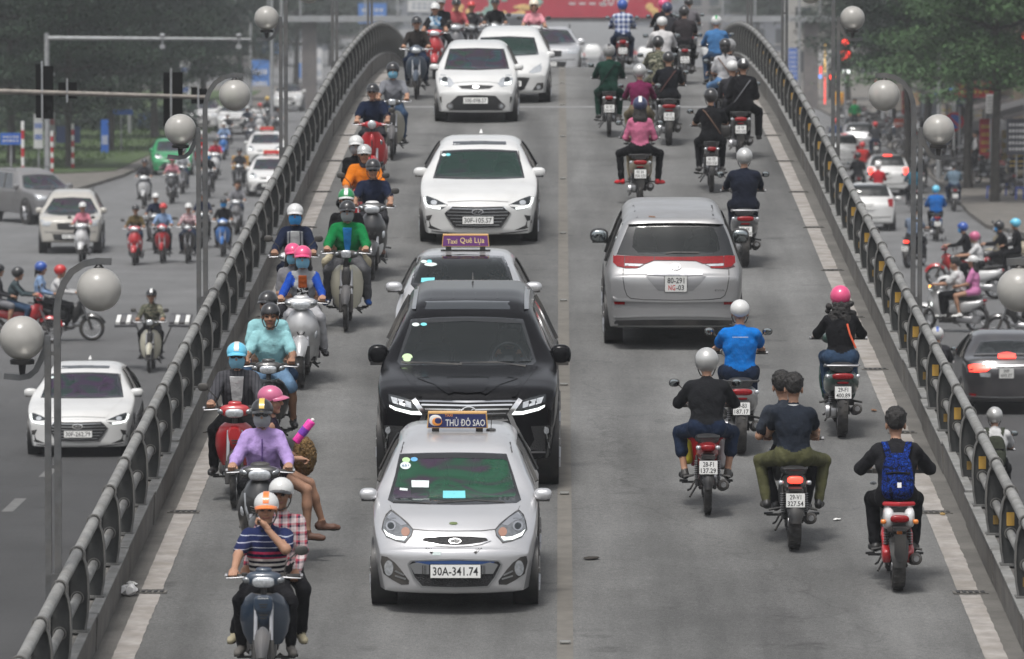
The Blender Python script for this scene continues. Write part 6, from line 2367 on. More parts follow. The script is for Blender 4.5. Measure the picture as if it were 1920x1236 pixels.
def backpack(label, mw, CM, m, trim, pocket=True, s=1.0):
 root = thing('backpack', label, 'backpack', mw @ CM)
 b = MB()
 b.sq((0, -.205, -.20), (.155 * s, .09, .235 * s), .62, .6, 24, 16, taper=-.12)
 put('bag', b.mesh('bag', 50), m, root)
 if pocket:
  b = MB()
  b.sq((0, -.27, -.29), (.12 * s, .05, .11 * s), .55, .5, 20, 10)
  put('pocket', b.mesh('pocket', 50), m, root)
  b = MB()
  b.tube([(-.12 * s, -.285, -.18), (0, -.31, -.175), (.12 * s, -.285, -.18)], .012, 6)
  put('zip', b.mesh('zip', 50), trim, root)
  b = MB()
  b.box((.01, -.322, -.30), (.04, .006, .05))
  put('tag', b.mesh('tag', 0), PLATEW, root)
 for sg in (-1, 1):
  b = MB()
  path = [(sg * .07, -.19, -.02), (sg * .10, -.165, .08), (sg * .12, -.11, .165), (sg * .12, -.02, .165), (sg * .12, .10, .10), (sg * .125, .135, -.05), (sg * .13, .02, -.24), (sg * .13, -.15, -.30)]
  rings = []
  for p in path:
   rings.append([(p[0] - .03, p[1], p[2]), (p[0] + .03, p[1], p[2]), (p[0] + .03, p[1] - .012, p[2] - .008), (p[0] - .03, p[1] - .012, p[2] - .008)])
  b.loft(rings, True)
  put('shoulder_strap', b.mesh('shoulder_strap', 50), m, root)
 return root
def glow_bands(cols):
 return cols
POLO = CL('striped_polo', 40, 46, 80, 'bands', [(0, s_(20, 20, 28)), (.06, s_(190, 185, 180)), (.11, s_(24, 24, 34)), (.17, s_(190, 185, 180)), (.22, s_(24, 24, 34)), (.28, s_(195, 188, 182)), (.33, s_(26, 26, 40)),
 (.38, s_(190, 180, 175)), (.43, s_(150, 40, 70)), (.47, s_(30, 32, 58)), (.53, s_(160, 45, 75)), (.58, s_(34, 38, 66)), (.66, s_(170, 170, 180)), (.675, s_(34, 40, 74)), (.78, s_(170, 170, 185)), (.795, s_(34, 42, 78)), (.90, s_(160, 165, 180)), (.915, s_(34, 42, 78))], scale=(.92, 1.36))
PLAIDM = CL('pink_check', 150, 90, 100, 'plaid', [(0, s_(190, 175, 175)), (.34, s_(45, 40, 60)), (.58, s_(175, 70, 85)), (.8, s_(205, 195, 195))], scale=13)
PLAIDB = CL('blue_check', 90, 105, 140, 'plaid', [(0, s_(190, 195, 205)), (.4, s_(40, 55, 95)), (.75, s_(90, 105, 145))], scale=9)
CAMO = CL('camouflage', 90, 92, 80, 'camo', [(0, s_(50, 52, 46)), (.42, s_(110, 108, 92)), (.5, s_(66, 70, 58)), (.58, s_(140, 138, 122))], scale=9)
BLAZER = CL('grey_blazer', 66, 66, 70, 'pinstripe', [(0, s_(70, 70, 74)), (.75, s_(48, 48, 52))], scale=26)
BPBLUE = CL('blue_print', 24, 52, 130, 'camo', [(0, s_(8, 16, 40)), (.44, s_(14, 42, 112)), (.53, s_(8, 18, 48)), (.6, s_(24, 60, 140))], scale=22)
CYAN = CL('pale_cyan', 150, 200, 205)
GRAB = CL('green_jacket', 20, 122, 66)
LILAC = CL('lilac', 178, 152, 208)
# ================= towards the camera, on the deck
def extra_a(o, HM, CM, info):
 b = MB()
 for sg in (-1, 1):
  b.sq((sg * .03, 0, .13), (.035, .10, .03), .7, .7, 10, 6)
 c = put('collar', b.mesh('collar', 50), NAVY, o)
 c.matrix_local = CM @ Matrix.Translation((0, -.02, -.005))
def wave_badge(word):
 def f(root):
  b = MB()
  b.sq((0, .478, .80), (.085, .02, .08), .6, .6, 14, 8, mi=0)
  add_text(b, word, (0, 0, 0), .09, .013, 1)
  n0 = len(TEXTS[(word, 1.0)][0])
  b.v[-n0:] = [(-p[0], .500, .853 + p[2]) for p in b.v[-n0:]]
  for w, z in ((.075, .80), (.055, .775)):
   b.box((0, .499, z), (w, .006, .010), mi=2)
  put('nose_panel', b.mesh('nose_panel', 40), [NAVP, PLATEW, BLACKP], root)
 return f
ride('wave', (-2.61, 49.75), 'to', 'dark navy motorbike at the bottom left carrying the man in the striped polo', dict(body=NAVP, accent=BLACKP, plate='?n1', fender_=GREYP, mirrors='L', badge=wave_badge('HONDA')),
 P_('man in a striped polo and orange peaked white helmet, hand on his chin', shirt=POLO, sleeve='short', legs='long', pants=CL('black_slacks', 30, 30, 33), shoes=mat('shoe_grey', s_(95, 92, 88), .8), helm='cap', helmcol=HWH, visor=HOR, band=HOR,
 grips=((-.015, .04, 1.385), (.28, .34, 1.02)), hands=((-.1, -.2, 1), 'grip'), armpole=((-.75, .55, -.9), (1.0, -.35, -.75)), build=1.12, skin=SKIN, extra=extra_a, lean=.12, feet=((-.22, .04, .37), (.22, .04, .37))),
 P_('pillion passenger in a pink checked shirt behind the man in the striped polo', shirt=PLAIDM, sleeve='long', pants=BLK, helm='cap', helmcol=HWH, visor=HB, shoes=mat('beige_shoe', s_(150, 142, 118), .7), skin=SKIN2,
 hip=(-.11, -.58, .94), grips=((-.25, -.28, .90), (.2, -.2, .95)), feet=((-.30, -.30, .42), (.30, -.30, .42)), lean=.04, yaw=.15, nod=-.05, knee=.3, hands=('grip', 'grip')))
mwb = pose(-2.97, 56.0 + .61, PI)
def grille_badge(root):
 b = MB()
 for k in range(6):
  z = .68 - k * .027
  w = .095 - k * .009
  b.tube([(-w, .53 - .015 * k * .3, z + .02), (0, .565 - .012 * k, z), (w, .53 - .015 * k * .3, z + .02)], .006, 5, mi=0)
 put('grille', b.mesh('grille', 40), DARKMETAL, root)
 for sg in (-1, 1):
  b = MB()
  b.tube([(sg * .15, .44, .82), (sg * .135, .50, .66), (sg * .07, .50, .46), (sg * .04, .45, .40)], [.012, .016, .016, .01], 8)
  put('chrome_strip', b.mesh('chrome_strip', 40), SATIN, root)
 b = MB()
 b.sq((0, .553, .745), (.035, .02, .015), .7, .7, 12, 6)
 put('badge', b.mesh('badge', 40), REDP, root)
ride('tall', (-2.97, 56.0), 'to', 'black scooter with a chrome edged grille carrying the woman in lilac', dict(body=BLKP, plate='?n2', mirrors=False, badge=grille_badge),
 P_('woman in a lilac hooded jacket, sunglasses, grey mask and black helmet', shirt=LILAC, sleeve='long', pants=BLK, helm='cap', helmcol=HB, visor=HB, band=HYL, mask=MASKG, shades=True, female=True, loose=.012, grips=((-.29, .30, 1.03), (.29, .30, 1.03)), build=1.1,
 extra=lambda o, HM, CM, info: (lambda b: (b.tube([(0, .135, .1), (0, .165, -.05), (0, .16, -.25)], .006, 6), setattr(put('zip', b.mesh('zip', 40), CL('purple', 110, 80, 150), o), 'matrix_local', CM)))(MB())),
 P_('side-saddle pillion passenger in a rose pink helmet with bare crossed legs', mw=pose(-2.92, 57.12, -PI / 2), shirt=CL('dark_dress', 40, 32, 46), sleeve='none', legs='bare', pants=CL('dark_dress', 40, 32, 46), helm='cap', helmcol=HPK2, female=True, collar=False, shoes=mat('tan_shoe', s_(96, 66, 52), .6),
 hip=(0, .0, .93), grips=((-.14, .28, .98), (.12, .30, .98)), feet=((-.13, .52, .36), (.10, .38, .30)), knee=-.1, lean=.0, yaw=.25))
b = MB()
rr = random.Random(8)
F_ = Field(.03)
F_.ell((0, 0, 0), (.12, .12, .20), 0)
v_, f_, t_ = F_.mesh(.014)
v_ = v_ + np.random.RandomState(4).normal(0, .006, v_.shape)
o = put('fur_bag', np_mesh('fur_bag', v_, f_, t_), mat('brown_fur', s_(120, 95, 58), .95, var=.5, vscale=22, bump=1.0, bscale=45))
o.matrix_world = pose(-2.58, 57.25, 0, dz=1.02)
tag(o, 'shaggy brown bag hanging beside the side-saddle passenger', 'bag')
b = MB()
b.lathe([(.03, 0), (.042, .01), (.045, .26), (.04, .27), (.03, .275)], 16)
b.lathe([(.046, .10), (.0465, .16), (.046, .18)], 16, mi=1, cap=False)
b.sq((0, 0, .285), (.02, .02, .02), 1, 1, 10, 6, mi=2)
o = put('toy_tube', b, [mat('toy_pink', s_(225, 60, 160), .4, var=.25, vscale=25), mat('toy_violet', s_(120, 60, 170), .4, var=.3, vscale=30), PLATEW])
o.matrix_world = pose(-2.66, 57.0, 0, dz=1.20) @ Matrix.Rotation(R(38), 4, 'Y')
tag(o, 'bright pink printed tube sticking up behind the woman in lilac', 'toy')
def shirt_front(col, w=.075, tie=None):
 def f(o, HM, CM, info):
  sheet(o, CM, [(-w, .13), (w, .13), (w * .75, -.1), (w * .2, -.28), (-w * .2, -.28), (-w * .75, -.1)], col, .158, 'shirt_front')
 return f
ride('wave', (437, 955), 'to', 'red motorbike ridden by the man in the grey blazer', dict(body=REDP, plate='?n3', fender_=BLACKP, mirrors='R'),
 P_('man in a grey blazer, white shirt, light blue helmet and mask', shirt=BLAZER, pants=BLK, shoes=BLACKP, helm='cap', helmcol=HLB, band=HWH, mask=MASKB, shades=True, extra=shirt_front(WHITE), build=1.08, loose=.008, feet=((-.24, .04, .37), (.25, .02, .37))))
ride('wave', (-3.30, 64.1), 'to', 'black motorbike with a wide headlamp under the man in the pale blue polo', dict(body=BLKP, plate='?n4', mirrors=False),
 P_('bareheaded-looking man in a pale blue polo, shorts and a dark helmet, front rider', shirt=CYAN, sleeve='short', legs='short', pants=CL('pale_denim', 110, 140, 170), helm='cap', helmcol=HB, visor=False, build=1.15, skin=SKIN2, feet=((-.26, .0, .37), (.25, .05, .37))),
 P_('pillion passenger in pale blue peering out behind the man in the polo', shirt=CYAN, sleeve='short', legs='short', pants=JEAN, helm='cap', helmcol=HB, build=1.05, **{**PILL, 'hip': (.05, -.55, .95)}, yaw=.35))
ride('tall', (563, 728), 'to', 'silver scooter with a big clear headlamp under the girl in blue sleeves', dict(body=SILP, accent=SILP, plate='?n5', mirrors=False),
 P_('girl in a grey and blue varsity jacket, pink helmet and blue mask', shirt=LGREY, sleeves=CL('royal_blue', 30, 75, 170), pants=CL('off_white', 185, 185, 188), helm='cap', helmcol=HPK, mask=MASKB, female=True, hair='long',
 extra=lambda o, HM, CM, info: (sheet(o, CM, [(-.05, .13), (.05, .13), (.055, -.02), (-.055, -.02)], CL('rust_orange', 170, 85, 40), .172, 'shirt_front'), sheet(o, CM, [(-.07, -.03), (.07, -.03), (.07, -.16), (-.07, -.16)], CL('print', 120, 120, 120, 'camo', [(0, s_(30, 30, 30)), (.5, s_(200, 200, 200))], scale=25), .172, 'shirt_print')),
 feet=((-.27, .02, .42), (.15, .22, .42)), shoes=BLACKP, sandals=False),
 P_('child in a pink helmet and mask leaning out behind the girl in blue sleeves', shirt=GREY, sleeve='short', pants=CHAR, helm='cap', helmcol=HPK, mask=MASKB, female=True, hair='long', **{**PILL, 'hip': (.14, -.50, .90), 'scale': .94}, yaw=-.1))
ride('cub', (648, 622), 'to', 'cream leg-shield motorbike ridden by the driver in the green jacket', dict(body=CREP, fender_=GREYP, plate='?n6', mirrors=False),
 P_('driver in a green jacket over a blue polo with a grey mask', shirt=GRAB, pants=CL('mid_grey', 95, 95, 98), helm='cap', helmcol=HB, visor=HB, mask=MASKG, extra=shirt_front(CL('sky_blue', 40, 130, 200), .06), loose=.014, build=1.08, feet=((-.27, .0, .38), (.27, .0, .38)), shoes=CL('blue_shoe', 35, 70, 130)),
 P_('pillion passenger whose green and white helmet shows over the green jacket', shirt=BLK, pants=CL('beige', 185, 175, 150), helm='cap', helmcol=HGN, visor=HWH, band=HWH, **{**PILL, 'hip': (.03, -.55, .98)}))
ride('scooter', (-2.72, 82.2), 'to', 'black scooter with a white nose stripe ridden by the man in sunglasses', dict(body=BLKP, accent=WHTP, plate='?n7', skip=('grab_rail',)),
 P_('man in a navy shirt, sunglasses and a black helmet', shirt=NAVY, sleeve='short', pants=CHAR, helm='cap', helmcol=HB, shades=True, build=1.12, shoes=mat('tan_shoe', s_(96, 66, 52), .6), lod='mid', nod=.1))
ride('scooter', (-3.55, 75.6), 'to', 'white scooter with winged headlamp panels ridden by the girl in a navy jacket', dict(body=WHTP, accent=BLACKP, plate='?n8'),
 P_('girl in a navy track jacket, white helmet and bright blue mask', shirt=NAVY, pants=CL('navy_pants', 24, 30, 48), helm='cap', helmcol=HWH, mask=MASKC, female=True, hair='bob', loose=.012,
 extra=lambda o, HM, CM, info: (sheet(o, CM, [(-.06, .13), (.06, .13), (.065, -.05), (-.065, -.05)], WHITE, .165, 'shirt_front'), sheet(o, CM, [(-.105, .12), (-.075, .13), (-.08, -.2), (-.11, -.2)], LGREY, .170, 'stripe'), sheet(o, CM, [(.075, .13), (.105, .12), (.11, -.2), (.08, -.2)], LGREY, .170, 'stripe'))))
ride('wave', (-2.93, 84.6), 'to', 'dark red motorbike hidden behind the man in sunglasses, rider in orange', dict(body=REDP, plate=None),
 P_('rider in a bright orange puffer jacket and silver helmet', shirt=CL('orange_puffer', 215, 120, 30), puffy=True, pants=CHAR, helm='cap', helmcol=HSI, lod='mid', build=1.1, loose=.008,
 extra=lambda o, HM, CM, info: (lambda b: (b.lathe([(.07, 0), (.082, .02), (.08, .05), (.07, .075)], 16), setattr(put('scarf', b.mesh('scarf', 50), CL('slate', 70, 75, 85), o), 'matrix_local', CM @ Matrix.Translation((0, .02, .12)))))(MB())),
 P_('passenger in a white helmet and grey mask peeping past the orange jacket', shirt=BLK, pants=BLK, helm='cap', helmcol=HWH, mask=MASKG, female=True, lod='mid', **{**PILL, 'hip': (.14, -.5, .96)}))
ride('vespa', (697, 349), 'to', 'glossy red round-lamp scooter ridden by the man in a navy shirt', dict(body=REDP, plate='?v1', pipe=CHROME, mirrors='L'),
 P_('man in a loose navy shirt and dark half helmet on the red round-lamp scooter', shirt=CL('deep_navy', 24, 34, 56), sleeve='short', pants=CHAR, helm='cap', helmcol=HB, visor=HB, lod='mid', yaw=.2, loose=.012, build=1.1))
ride('cub', (735, 300), 'to', 'grey leg-shield motorbike behind the red scooter, rider in a grey polo', dict(body=paint('putty', s_(135, 132, 120)), plate='?v2', fender_=GREYP, mirrors=False),
 P_('man in a grey polo, black helmet and blue mask', shirt=CL('melange', 128, 130, 136), sleeve='short', pants=JEAN, helm='open', helmcol=HB, mask=MASKB, lod='mid', build=1.08))
ride('wave', (780, 186), 'to', 'blue-grey motorbike near the crest, rider in a dark brown shirt', dict(body=paint('slate_blue', s_(52, 66, 82)), plate='?v3', lit=False, mirrors=False),
 P_('man in a dark brown shirt and black helmet near the crest', shirt=CL('brown_black', 48, 44, 42), pants=DJEAN, helm='cap', helmcol=HB, lod='mid', build=1.1))
ride('scooter', (-2.80, 127), 'to', 'bright red scooter at the crest, rider in a white helmet', dict(body=REDP, plate='?v4'),
 P_('woman in a pale blue print top and white helmet at the crest', shirt=CL('blue_print_top', 140, 175, 200, 'camo', [(0, s_(90, 140, 180)), (.5, s_(190, 205, 215))], scale=14), sleeve='short', sleeves=BLK, pants=CHAR, helm='cap', helmcol=HWH, female=True, lod='mid'),
 P_('passenger in black behind the woman in the white helmet', shirt=BLK, pants=BLK, helm='cap', helmcol=HGR, lod='far', **{**PILL, 'hip': (-.12, -.55, .98)}))
ride('scooter', (-2.42, 132.3), 'to', 'grey scooter at the crest, rider in a coral shirt', dict(body=GRYP, plate='?v5'),
 P_('rider in a coral red shirt and black helmet at the crest', shirt=CL('coral', 170, 85, 90), pants=CHAR, helm='cap', helmcol=HB, lod='far'))
ride('scooter', (-.60, 130.6), 'to', 'white scooter beside the silver SUV, rider in a pale pink top', dict(body=WHTP, plate='?v6'),
 P_('woman in a pale pink top and cream helmet beside the silver SUV', shirt=CL('pale_pink', 220, 150, 160), sleeve='short', pants=GREY, helm='open', helmcol=HCR, female=True, hair='bob', lod='mid'))
ride('wave', (-1.58, 138), 'to', 'dark motorbike just over the crest, rider in black', dict(body=BLKP, plate='?v7'),
 P_('rider in black with a black helmet behind the dark car roof', shirt=BLK, pants=BLK, helm='cap', helmcol=HB, lod='far'))
ride('wave', (-2.25, 144), 'to', 'dark motorbike beyond the crest, rider in a red helmet', dict(body=BLKP, plate='?v8'),
 P_('rider in a bright red helmet far beyond the crest', shirt=CHAR, pants=BLK, helm='cap', helmcol=HRD, lod='far'))
# ================= away from the camera, on the deck
x1, d1 = fly(1687, 1112)
mw1 = pose(x1, d1 + .61, 0)
def mini_extra(root):
 b = MB()
 for sg in (-1, 1):
  b.sq((sg * .11, -.50, .36), (.05, .12, .075), .5, .5, 12, 8, rot=(.3, 0, 0), mi=0)
  b.tube([(sg * .10, -.1, .62), (sg * .13, -.35, .52), (sg * .12, -.52, .40)], .028, 8, mi=0)
 put('swing_arm', b.mesh('swing_arm', 40), REDP, root)
 b = MB()
 b.sq((0, -.775, .60), (.03, .02, .035), .7, .7, 10, 6)
 put('reflector', b.mesh('reflector', 40), AMBER, root)
 b = MB()
 b.tube([(-.12, -.42, .83), (-.14, -.62, .86), (0, -.72, .87), (.14, -.62, .86), (.12, -.42, .83)], .022, 8)
 put('seat_rail', b.mesh('seat_rail', 40), REDP, root)
o = ride('mini', (x1, d1), 'from', 'white and red small motorbike under the rider with the blue backpack', dict(body=WHTP, plate=None, rail=REDP, mirrors=False, badge=mini_extra, skip=('grab_rail',)),
 P_('rider in a black jacket with bare black hair at the lower right', shirt=CL('black_jacket', 34, 34, 37), pants=BLK, hair='short', loose=.012, lean=.30, elbow=.75, grips=((-.29, .33, 1.05), (.29, .33, 1.05)), build=1.08, scale=1.04))
_, _, cm1, _ = body('far', hip=(0, -.23, .875), lean=.30)
backpack('blue patterned backpack on the bareheaded rider in black', mw1, cm1, BPBLUE, BLK)
ride('sport', (1491, 1033), 'from', 'black naked motorbike with a lit red tail lamp carrying two men', dict(body=BLKP, plate='29-V1\n327.54', brake=True, mirrors=False),
 P_('pillion man in a dark slate T-shirt and olive trousers seen from behind', shirt=CL('slate_tee', 36, 42, 52), sleeve='short', pants=CL('olive', 84, 84, 58), hair='short', build=1.14, hip=(0, -.36, .92), grips=((-.26, .22, .98), (.26, .22, .98)), feet=((-.27, -.18, .44), (.27, -.18, .44)), knee=.62, lean=.12, shoes=BLACKP,
 extra=lambda o, HM, CM, info: (lambda b: (b.lathe([(.062, 0), (.066, .012), (.062, .024)], 16, cap=False), setattr(put('shirt_collar', b.mesh('shirt_collar', 40), WHITE, o), 'matrix_local', CM @ Matrix.Translation((0, .0, .145)))))(MB())),
 P_('driver half hidden in front of the man in olive trousers', shirt=CL('grey_tee', 50, 55, 64), sleeve='short', pants=BLK, hair='short', hip=(-.03, .0, .90), lean=.18, grips=((-.28, .36, 1.02), (.28, .36, 1.02)), side=-.11))
x3, d3 = fly(1328, 968)
ride('wave', (x3, d3), 'from', 'red motorbike hung with shopping bags under the rider in a black jacket', dict(body=REDP, plate='28-F1\n137.29', skip=()),
 P_('man in a black quilted jacket, silver full helmet and cropped blue trousers', shirt=CL('quilted_black', 30, 31, 34, 'plain'), pants=DJEAN, legs='crop', helm='full', helmcol=HSI, visor=HSI, puffy=True, elbow=.55, lean=.26, build=1.1, knee=.5, sandals=False, feet=((-.23, .0, .38), (.23, .0, .38)), nod=.25))
for nm, lab, dx, col, h in (('carrier_bag', 'yellow carrier bag hanging left on the red motorbike', -.20, mat('bag_yellow', s_(205, 195, 60), .5, bump=.6, bscale=9), .26),
 ('carrier_bag', 'white plastic bag hanging right on the red motorbike', .19, mat('bag_white', (.6, .6, .6), .45, bump=.8, bscale=9), .32)):
 b = MB()
 b.sq((0, 0, -h * .45), (.06, .12, h / 2), .6, .7, 16, 12, taper=-.25)
 b.tube([(0, -.05, -.02), (0, -.02, .09), (0, .02, .09), (0, .05, -.02)], .006, 5)
 o = put(nm, b, col)
 o.matrix_world = pose(x3 + dx, d3 + .72, 0, dz=.68)
 tag(o, lab, 'bag')
def polo_print(o, HM, CM, info):
 b = MB()
 for k in range(13):
  b.box((-.084 + k * .014, -.158 + .9 * (-.084 + k * .014) ** 2, .045), (.009, .003, .013))
 c = put('back_print', b.mesh('back_print', 0), WHITE, o)
 c.matrix_local = CM
ride('tall', (1390, 852), 'from', 'silver grey scooter with round mirrors under the man in a bright blue polo', dict(body=SILP, accent=BLACKP, plate='29-B3\n187.17', flap=GREYP),
 P_('man in a bright blue polo and white helmet seen from behind', shirt=CL('bright_blue', 18, 112, 196), sleeve='short', pants=DJEAN, helm='cap', helmcol=HWH, build=1.1, loose=.01, extra=polo_print, lean=.12))
x5, d5 = fly(1580, 820)
ride('tall', (x5, d5), 'from', 'black and dark green scooter under the woman in the pink helmet', dict(body=GRNP, accent=BLACKP, plate='29-F1\n400.89', mirrors=False, rail=STEEL),
 P_('woman in black with curly black hair and a bright pink helmet', shirt=BLK, pants=JEAN, helm='open', helmcol=HPK, visor=False, female=True, hair='curly', loose=.008, elbow=.4,
 extra=lambda o, HM, CM, info: (lambda b: (b.tube([(.07, -.145, .02), (.10, -.16, -.10), (.17, -.12, -.26)], .012, 6), setattr(put('bag_strap', b.mesh('bag_strap', 40), mat('strap_orange', s_(220, 95, 60), .6), o), 'matrix_local', CM)))(MB())))
ride('tall', (1397, 500), 'from', 'dark scooter beside the silver people carrier, rider in a suit', dict(body=GRYP, accent=BLACKP, plate='?w1', rail=STEEL),
 P_('man in a dark suit and silver grey helmet beside the people carrier', shirt=CL('suit', 27, 32, 46), pants=CL('suit', 27, 32, 46), helm='open', helmcol=HSI, visor=False, build=1.15, loose=.012, lod='mid', lean=.1, yaw=-.15))
ride('scooter', (1.31, 93.0), 'from', 'beige scooter carrying the girl in a pink jacket', dict(body=BEIP, accent=BLACKP, plate='?w2'),
 P_('girl in a pink jacket with long hair and red shoes, pillion on the beige scooter', shirt=CL('candy_pink', 196, 110, 140), pants=BLK, shoes=mat('shoe_red', s_(190, 25, 35), .7), helm='open', helmcol=HELMMAT('navy', s_(34, 44, 80)), visor=False, band=HWH, female=True, hair='long', lod='mid',
 **{**PILL, 'hip': (0, -.50, .93), 'feet': ((-.30, -.22, .40), (.30, -.22, .40))}, knee=.7, toe=.5),
 P_('driver in grey and a dark red helmet, mostly hidden by the girl in pink', shirt=GREY, pants=KHAKI, helm='cap', helmcol=HRD, lod='mid'))
ride('wave', (1334, 360), 'from', 'black motorbike ridden by the man with the shoulder bag', dict(body=BLKP, plate='?w3', mirrors='L'),
 P_('man in a black T-shirt and black helmet with a brown bag strap', shirt=BLK, sleeve='short', pants=BLK, helm='open', helmcol=HB, visor=False, lod='mid', build=1.12, extra=lambda o, HM, CM, info: strap_over(o, CM, mat('strap_brown', s_(95, 70, 55), .7), -1)))
b = MB()
b.sq((0, 0, 0), (.13, .06, .10), .5, .5, 18, 10)
b.box((0, -.055, .02), (.22, .02, .09), mi=0)
o = put('shoulder_bag', b, mat('bag_black', (.03, .028, .027), .6))
xb, db = fly(1334, 360)
o.matrix_world = pose(xb + .20, db + .42, 0, dz=.98)
tag(o, 'dark shoulder bag on the hip of the man in the black T-shirt', 'bag')
ride('scooter', (1388, 298), 'from', 'dark scooter at the right line carrying two people in black', dict(body=BLKP, plate='?w4'),
 P_('pillion passenger in a black coat and dark patterned helmet', shirt=BLK, pants=BLK, helm='cap', helmcol=HB, band=HWH, visor=False, lod='mid', loose=.02, extra=lambda o, HM, CM, info: strap_over(o, CM, GREY, 1), **{**PILL, 'hip': (.05, -.5, .95), 'feet': ((-.26, -.22, .40), (.34, -.22, .40))}),
 P_('driver whose white helmet shows beside the passenger in the black coat', shirt=CHAR, pants=BLK, helm='cap', helmcol=HWH, visor=False, lod='mid', hip=(-.13, -.1, .90)))
ride('tall', (1254, 272), 'from', 'grey scooter ahead of the beige one, rider in a black T-shirt', dict(body=GRYP, accent=GREYP, plate='?w5', flap=GREYP),
 P_('man in a black T-shirt on the grey scooter, red brown strap', shirt=CL('jet', 22, 24, 29), sleeve='short', pants=BLK, helm='cap', helmcol=HB, visor=False, lod='mid', build=1.15, extra=lambda o, HM, CM, info: strap_over(o, CM, mat('strap_redbrown', s_(80, 45, 40), .7), 1)))
ride('wave', (1.42, 101.2), 'from', 'motorbike hidden by the girl in pink, rider in maroon', dict(body=GRYP, plate=None, mirrors=True),
 P_('man in a maroon sweater and silver grey helmet', shirt=CL('maroon', 108, 34, 72), pants=KHAKI, helm='open', helmcol=HSI, visor=False, lod='mid', build=1.08))
ride('wave', (1142, 256), 'from', 'dark motorbike ridden by the person in dark green near the centre line', dict(body=BLKP, plate='?w6', mirrors='L'),
 P_('rider in dark green clothes with a crossbody strap', shirt=CL('bottle_green', 22, 54, 44), pants=CL('bottle_green', 22, 54, 44), helm='open', helmcol=HGR, visor=False, band=HB, lod='mid', loose=.012, extra=lambda o, HM, CM, info: strap_over(o, CM, BLK, 1)))
ride('wave', (1.90, 110), 'from', 'dark motorbike with bright mirrors, rider in camouflage', dict(body=BLKP, plate=None),
 P_('rider in a camouflage jacket with a black hood', shirt=CAMO, pants=CAMO, helm='open', helmcol=HB, visor=False, lod='mid', loose=.015, scale=.97))
ride('scooter', (2.12, 118), 'from', 'scooter ahead of the camouflage rider, rider in white', dict(body=GRYP, plate=None),
 P_('person in a loose white jacket and white helmet near the crest', shirt=CL('chalk', 196, 194, 194), pants=GREY, helm='cap', helmcol=HWH, visor=False, lod='mid', loose=.014, build=1.1))
ride('wave', (1.43, 130), 'from', 'motorbike with a red tail at the crest, rider in a checked shirt', dict(body=REDP, plate='?w7'),
 P_('man in a blue checked shirt and blue helmet at the crest', shirt=PLAIDB, pants=DJEAN, helm='open', helmcol=HBL, visor=False, lod='mid', build=1.12, loose=.01))
ride('wave', (2.40, 132), 'from', 'dark motorbike at the crest under the rider in a hot pink helmet', dict(body=BLKP, plate=None),
 P_('rider in black with a hot pink helmet at the crest', shirt=BLK, pants=BLK, helm='open', helmcol=HPK, visor=False, lod='far'))
ride('wave', (2.40, 127), 'from', 'dark motorbike at the crest under the rider in a navy helmet', dict(body=BLKP, plate=None, mirrors=False),
 P_('rider in dark grey with a navy helmet at the crest', shirt=CHAR, pants=DJEAN, helm='open', helmcol=HELMMAT('navy', s_(34, 44, 80)), visor=False, lod='far'))
ride('wave', (2.72, 124.4), 'from', 'motorbike with a tall white plate at the crest, rider in dark brown', dict(body=GRYP, plate='?w8', mirrors=False),
 P_('broad man in a dark brown shirt and black helmet at the crest', shirt=CL('umber', 50, 46, 48), sleeve='short', pants=BLK, helm='open', helmcol=HB, visor=False, lod='mid', build=1.25))
ride('scooter', (3.08, 136), 'from', 'scooter beyond the crest, rider in washed grey', dict(body=GRYP, plate=None),
 P_('rider in washed grey with a black helmet beyond the crest', shirt=CL('washed', 105, 102, 106), sleeve='short', pants=JEAN, helm='cap', helmcol=HB, lod='far'))
ride('wave', (3.26, 118.5), 'from', 'motorbike at the right kerb near the crest, rider in a blue jacket', dict(body=BLKP, plate=None, mirrors=True),
 P_('rider in a blue denim jacket and white helmet with a green band', shirt=CL('denim_blue', 66, 112, 160), pants=JEAN, helm='cap', helmcol=HWH, visor=False, band=HGN, lod='mid', loose=.014))
ride('wave', (3.13, 108), 'from', 'motorbike at the right kerb carrying the woman in a white T-shirt', dict(body=BLKP, plate=None, mirrors='L', brake=False),
 P_('woman in a white T-shirt with a crossbody strap, pillion near the right kerb', shirt=CL('tee_white', 188, 188, 190), sleeve='short', pants=CL('light_jeans', 90, 125, 165), helm='cap', helmcol=HB, visor=HB, hair='bob', female=True, lod='mid', **PILL, extra=lambda o, HM, CM, info: strap_over(o, CM, mat('strap_brown', s_(95, 70, 55), .7), -1)),
 P_('driver in dark clothes and a grey helmet in front of the woman in white', shirt=CHAR, pants=BLK, helm='open', helmcol=HGR, visor=False, lod='mid', hip=(.10, -.08, .89)))
# ---- people behind the glass
def occupant(car, label, xf, a, shirt, drive=True, skin=SKIN):
 q = car.q
 W_, zz = q['W'] * car.sx, q['H'] * car.sz
 y = -(a - q['over']) * car.sy
 x = -W_ * xf
 person(label, car.root.matrix_world @ Matrix.Rotation(PI, 4, 'Z'), lod='mid', shirt=shirt, pants=BLK, hair='short', skin=skin, hip=(x, y, zz * .36), lean=-.12,
 grips=((x - .15, y + .42, zz * .66), (x + .15, y + .42, zz * .66)) if drive else ((x - .12, y + .3, zz * .4), (x + .12, y + .3, zz * .4)), feet=((x - .12, y + .62, .32), (x + .12, y + .62, .32)), knee=.1, group='people inside the cars')
occupant(TAXI1, 'driver of the nearest taxi, hands on the wheel behind the green windscreen', .22, 2.2, CL('driver_blue', 70, 90, 120))
occupant(LX, 'driver in a grey shirt behind the black SUV windscreen', .22, 2.55, LGREY)
occupant(TAXI2, 'driver of the taxi with the purple roof sign', .22, 2.2, WHITE)
occupant(TAXI2, 'front passenger in the taxi with the purple roof sign', -.22, 2.25, GREY, False)
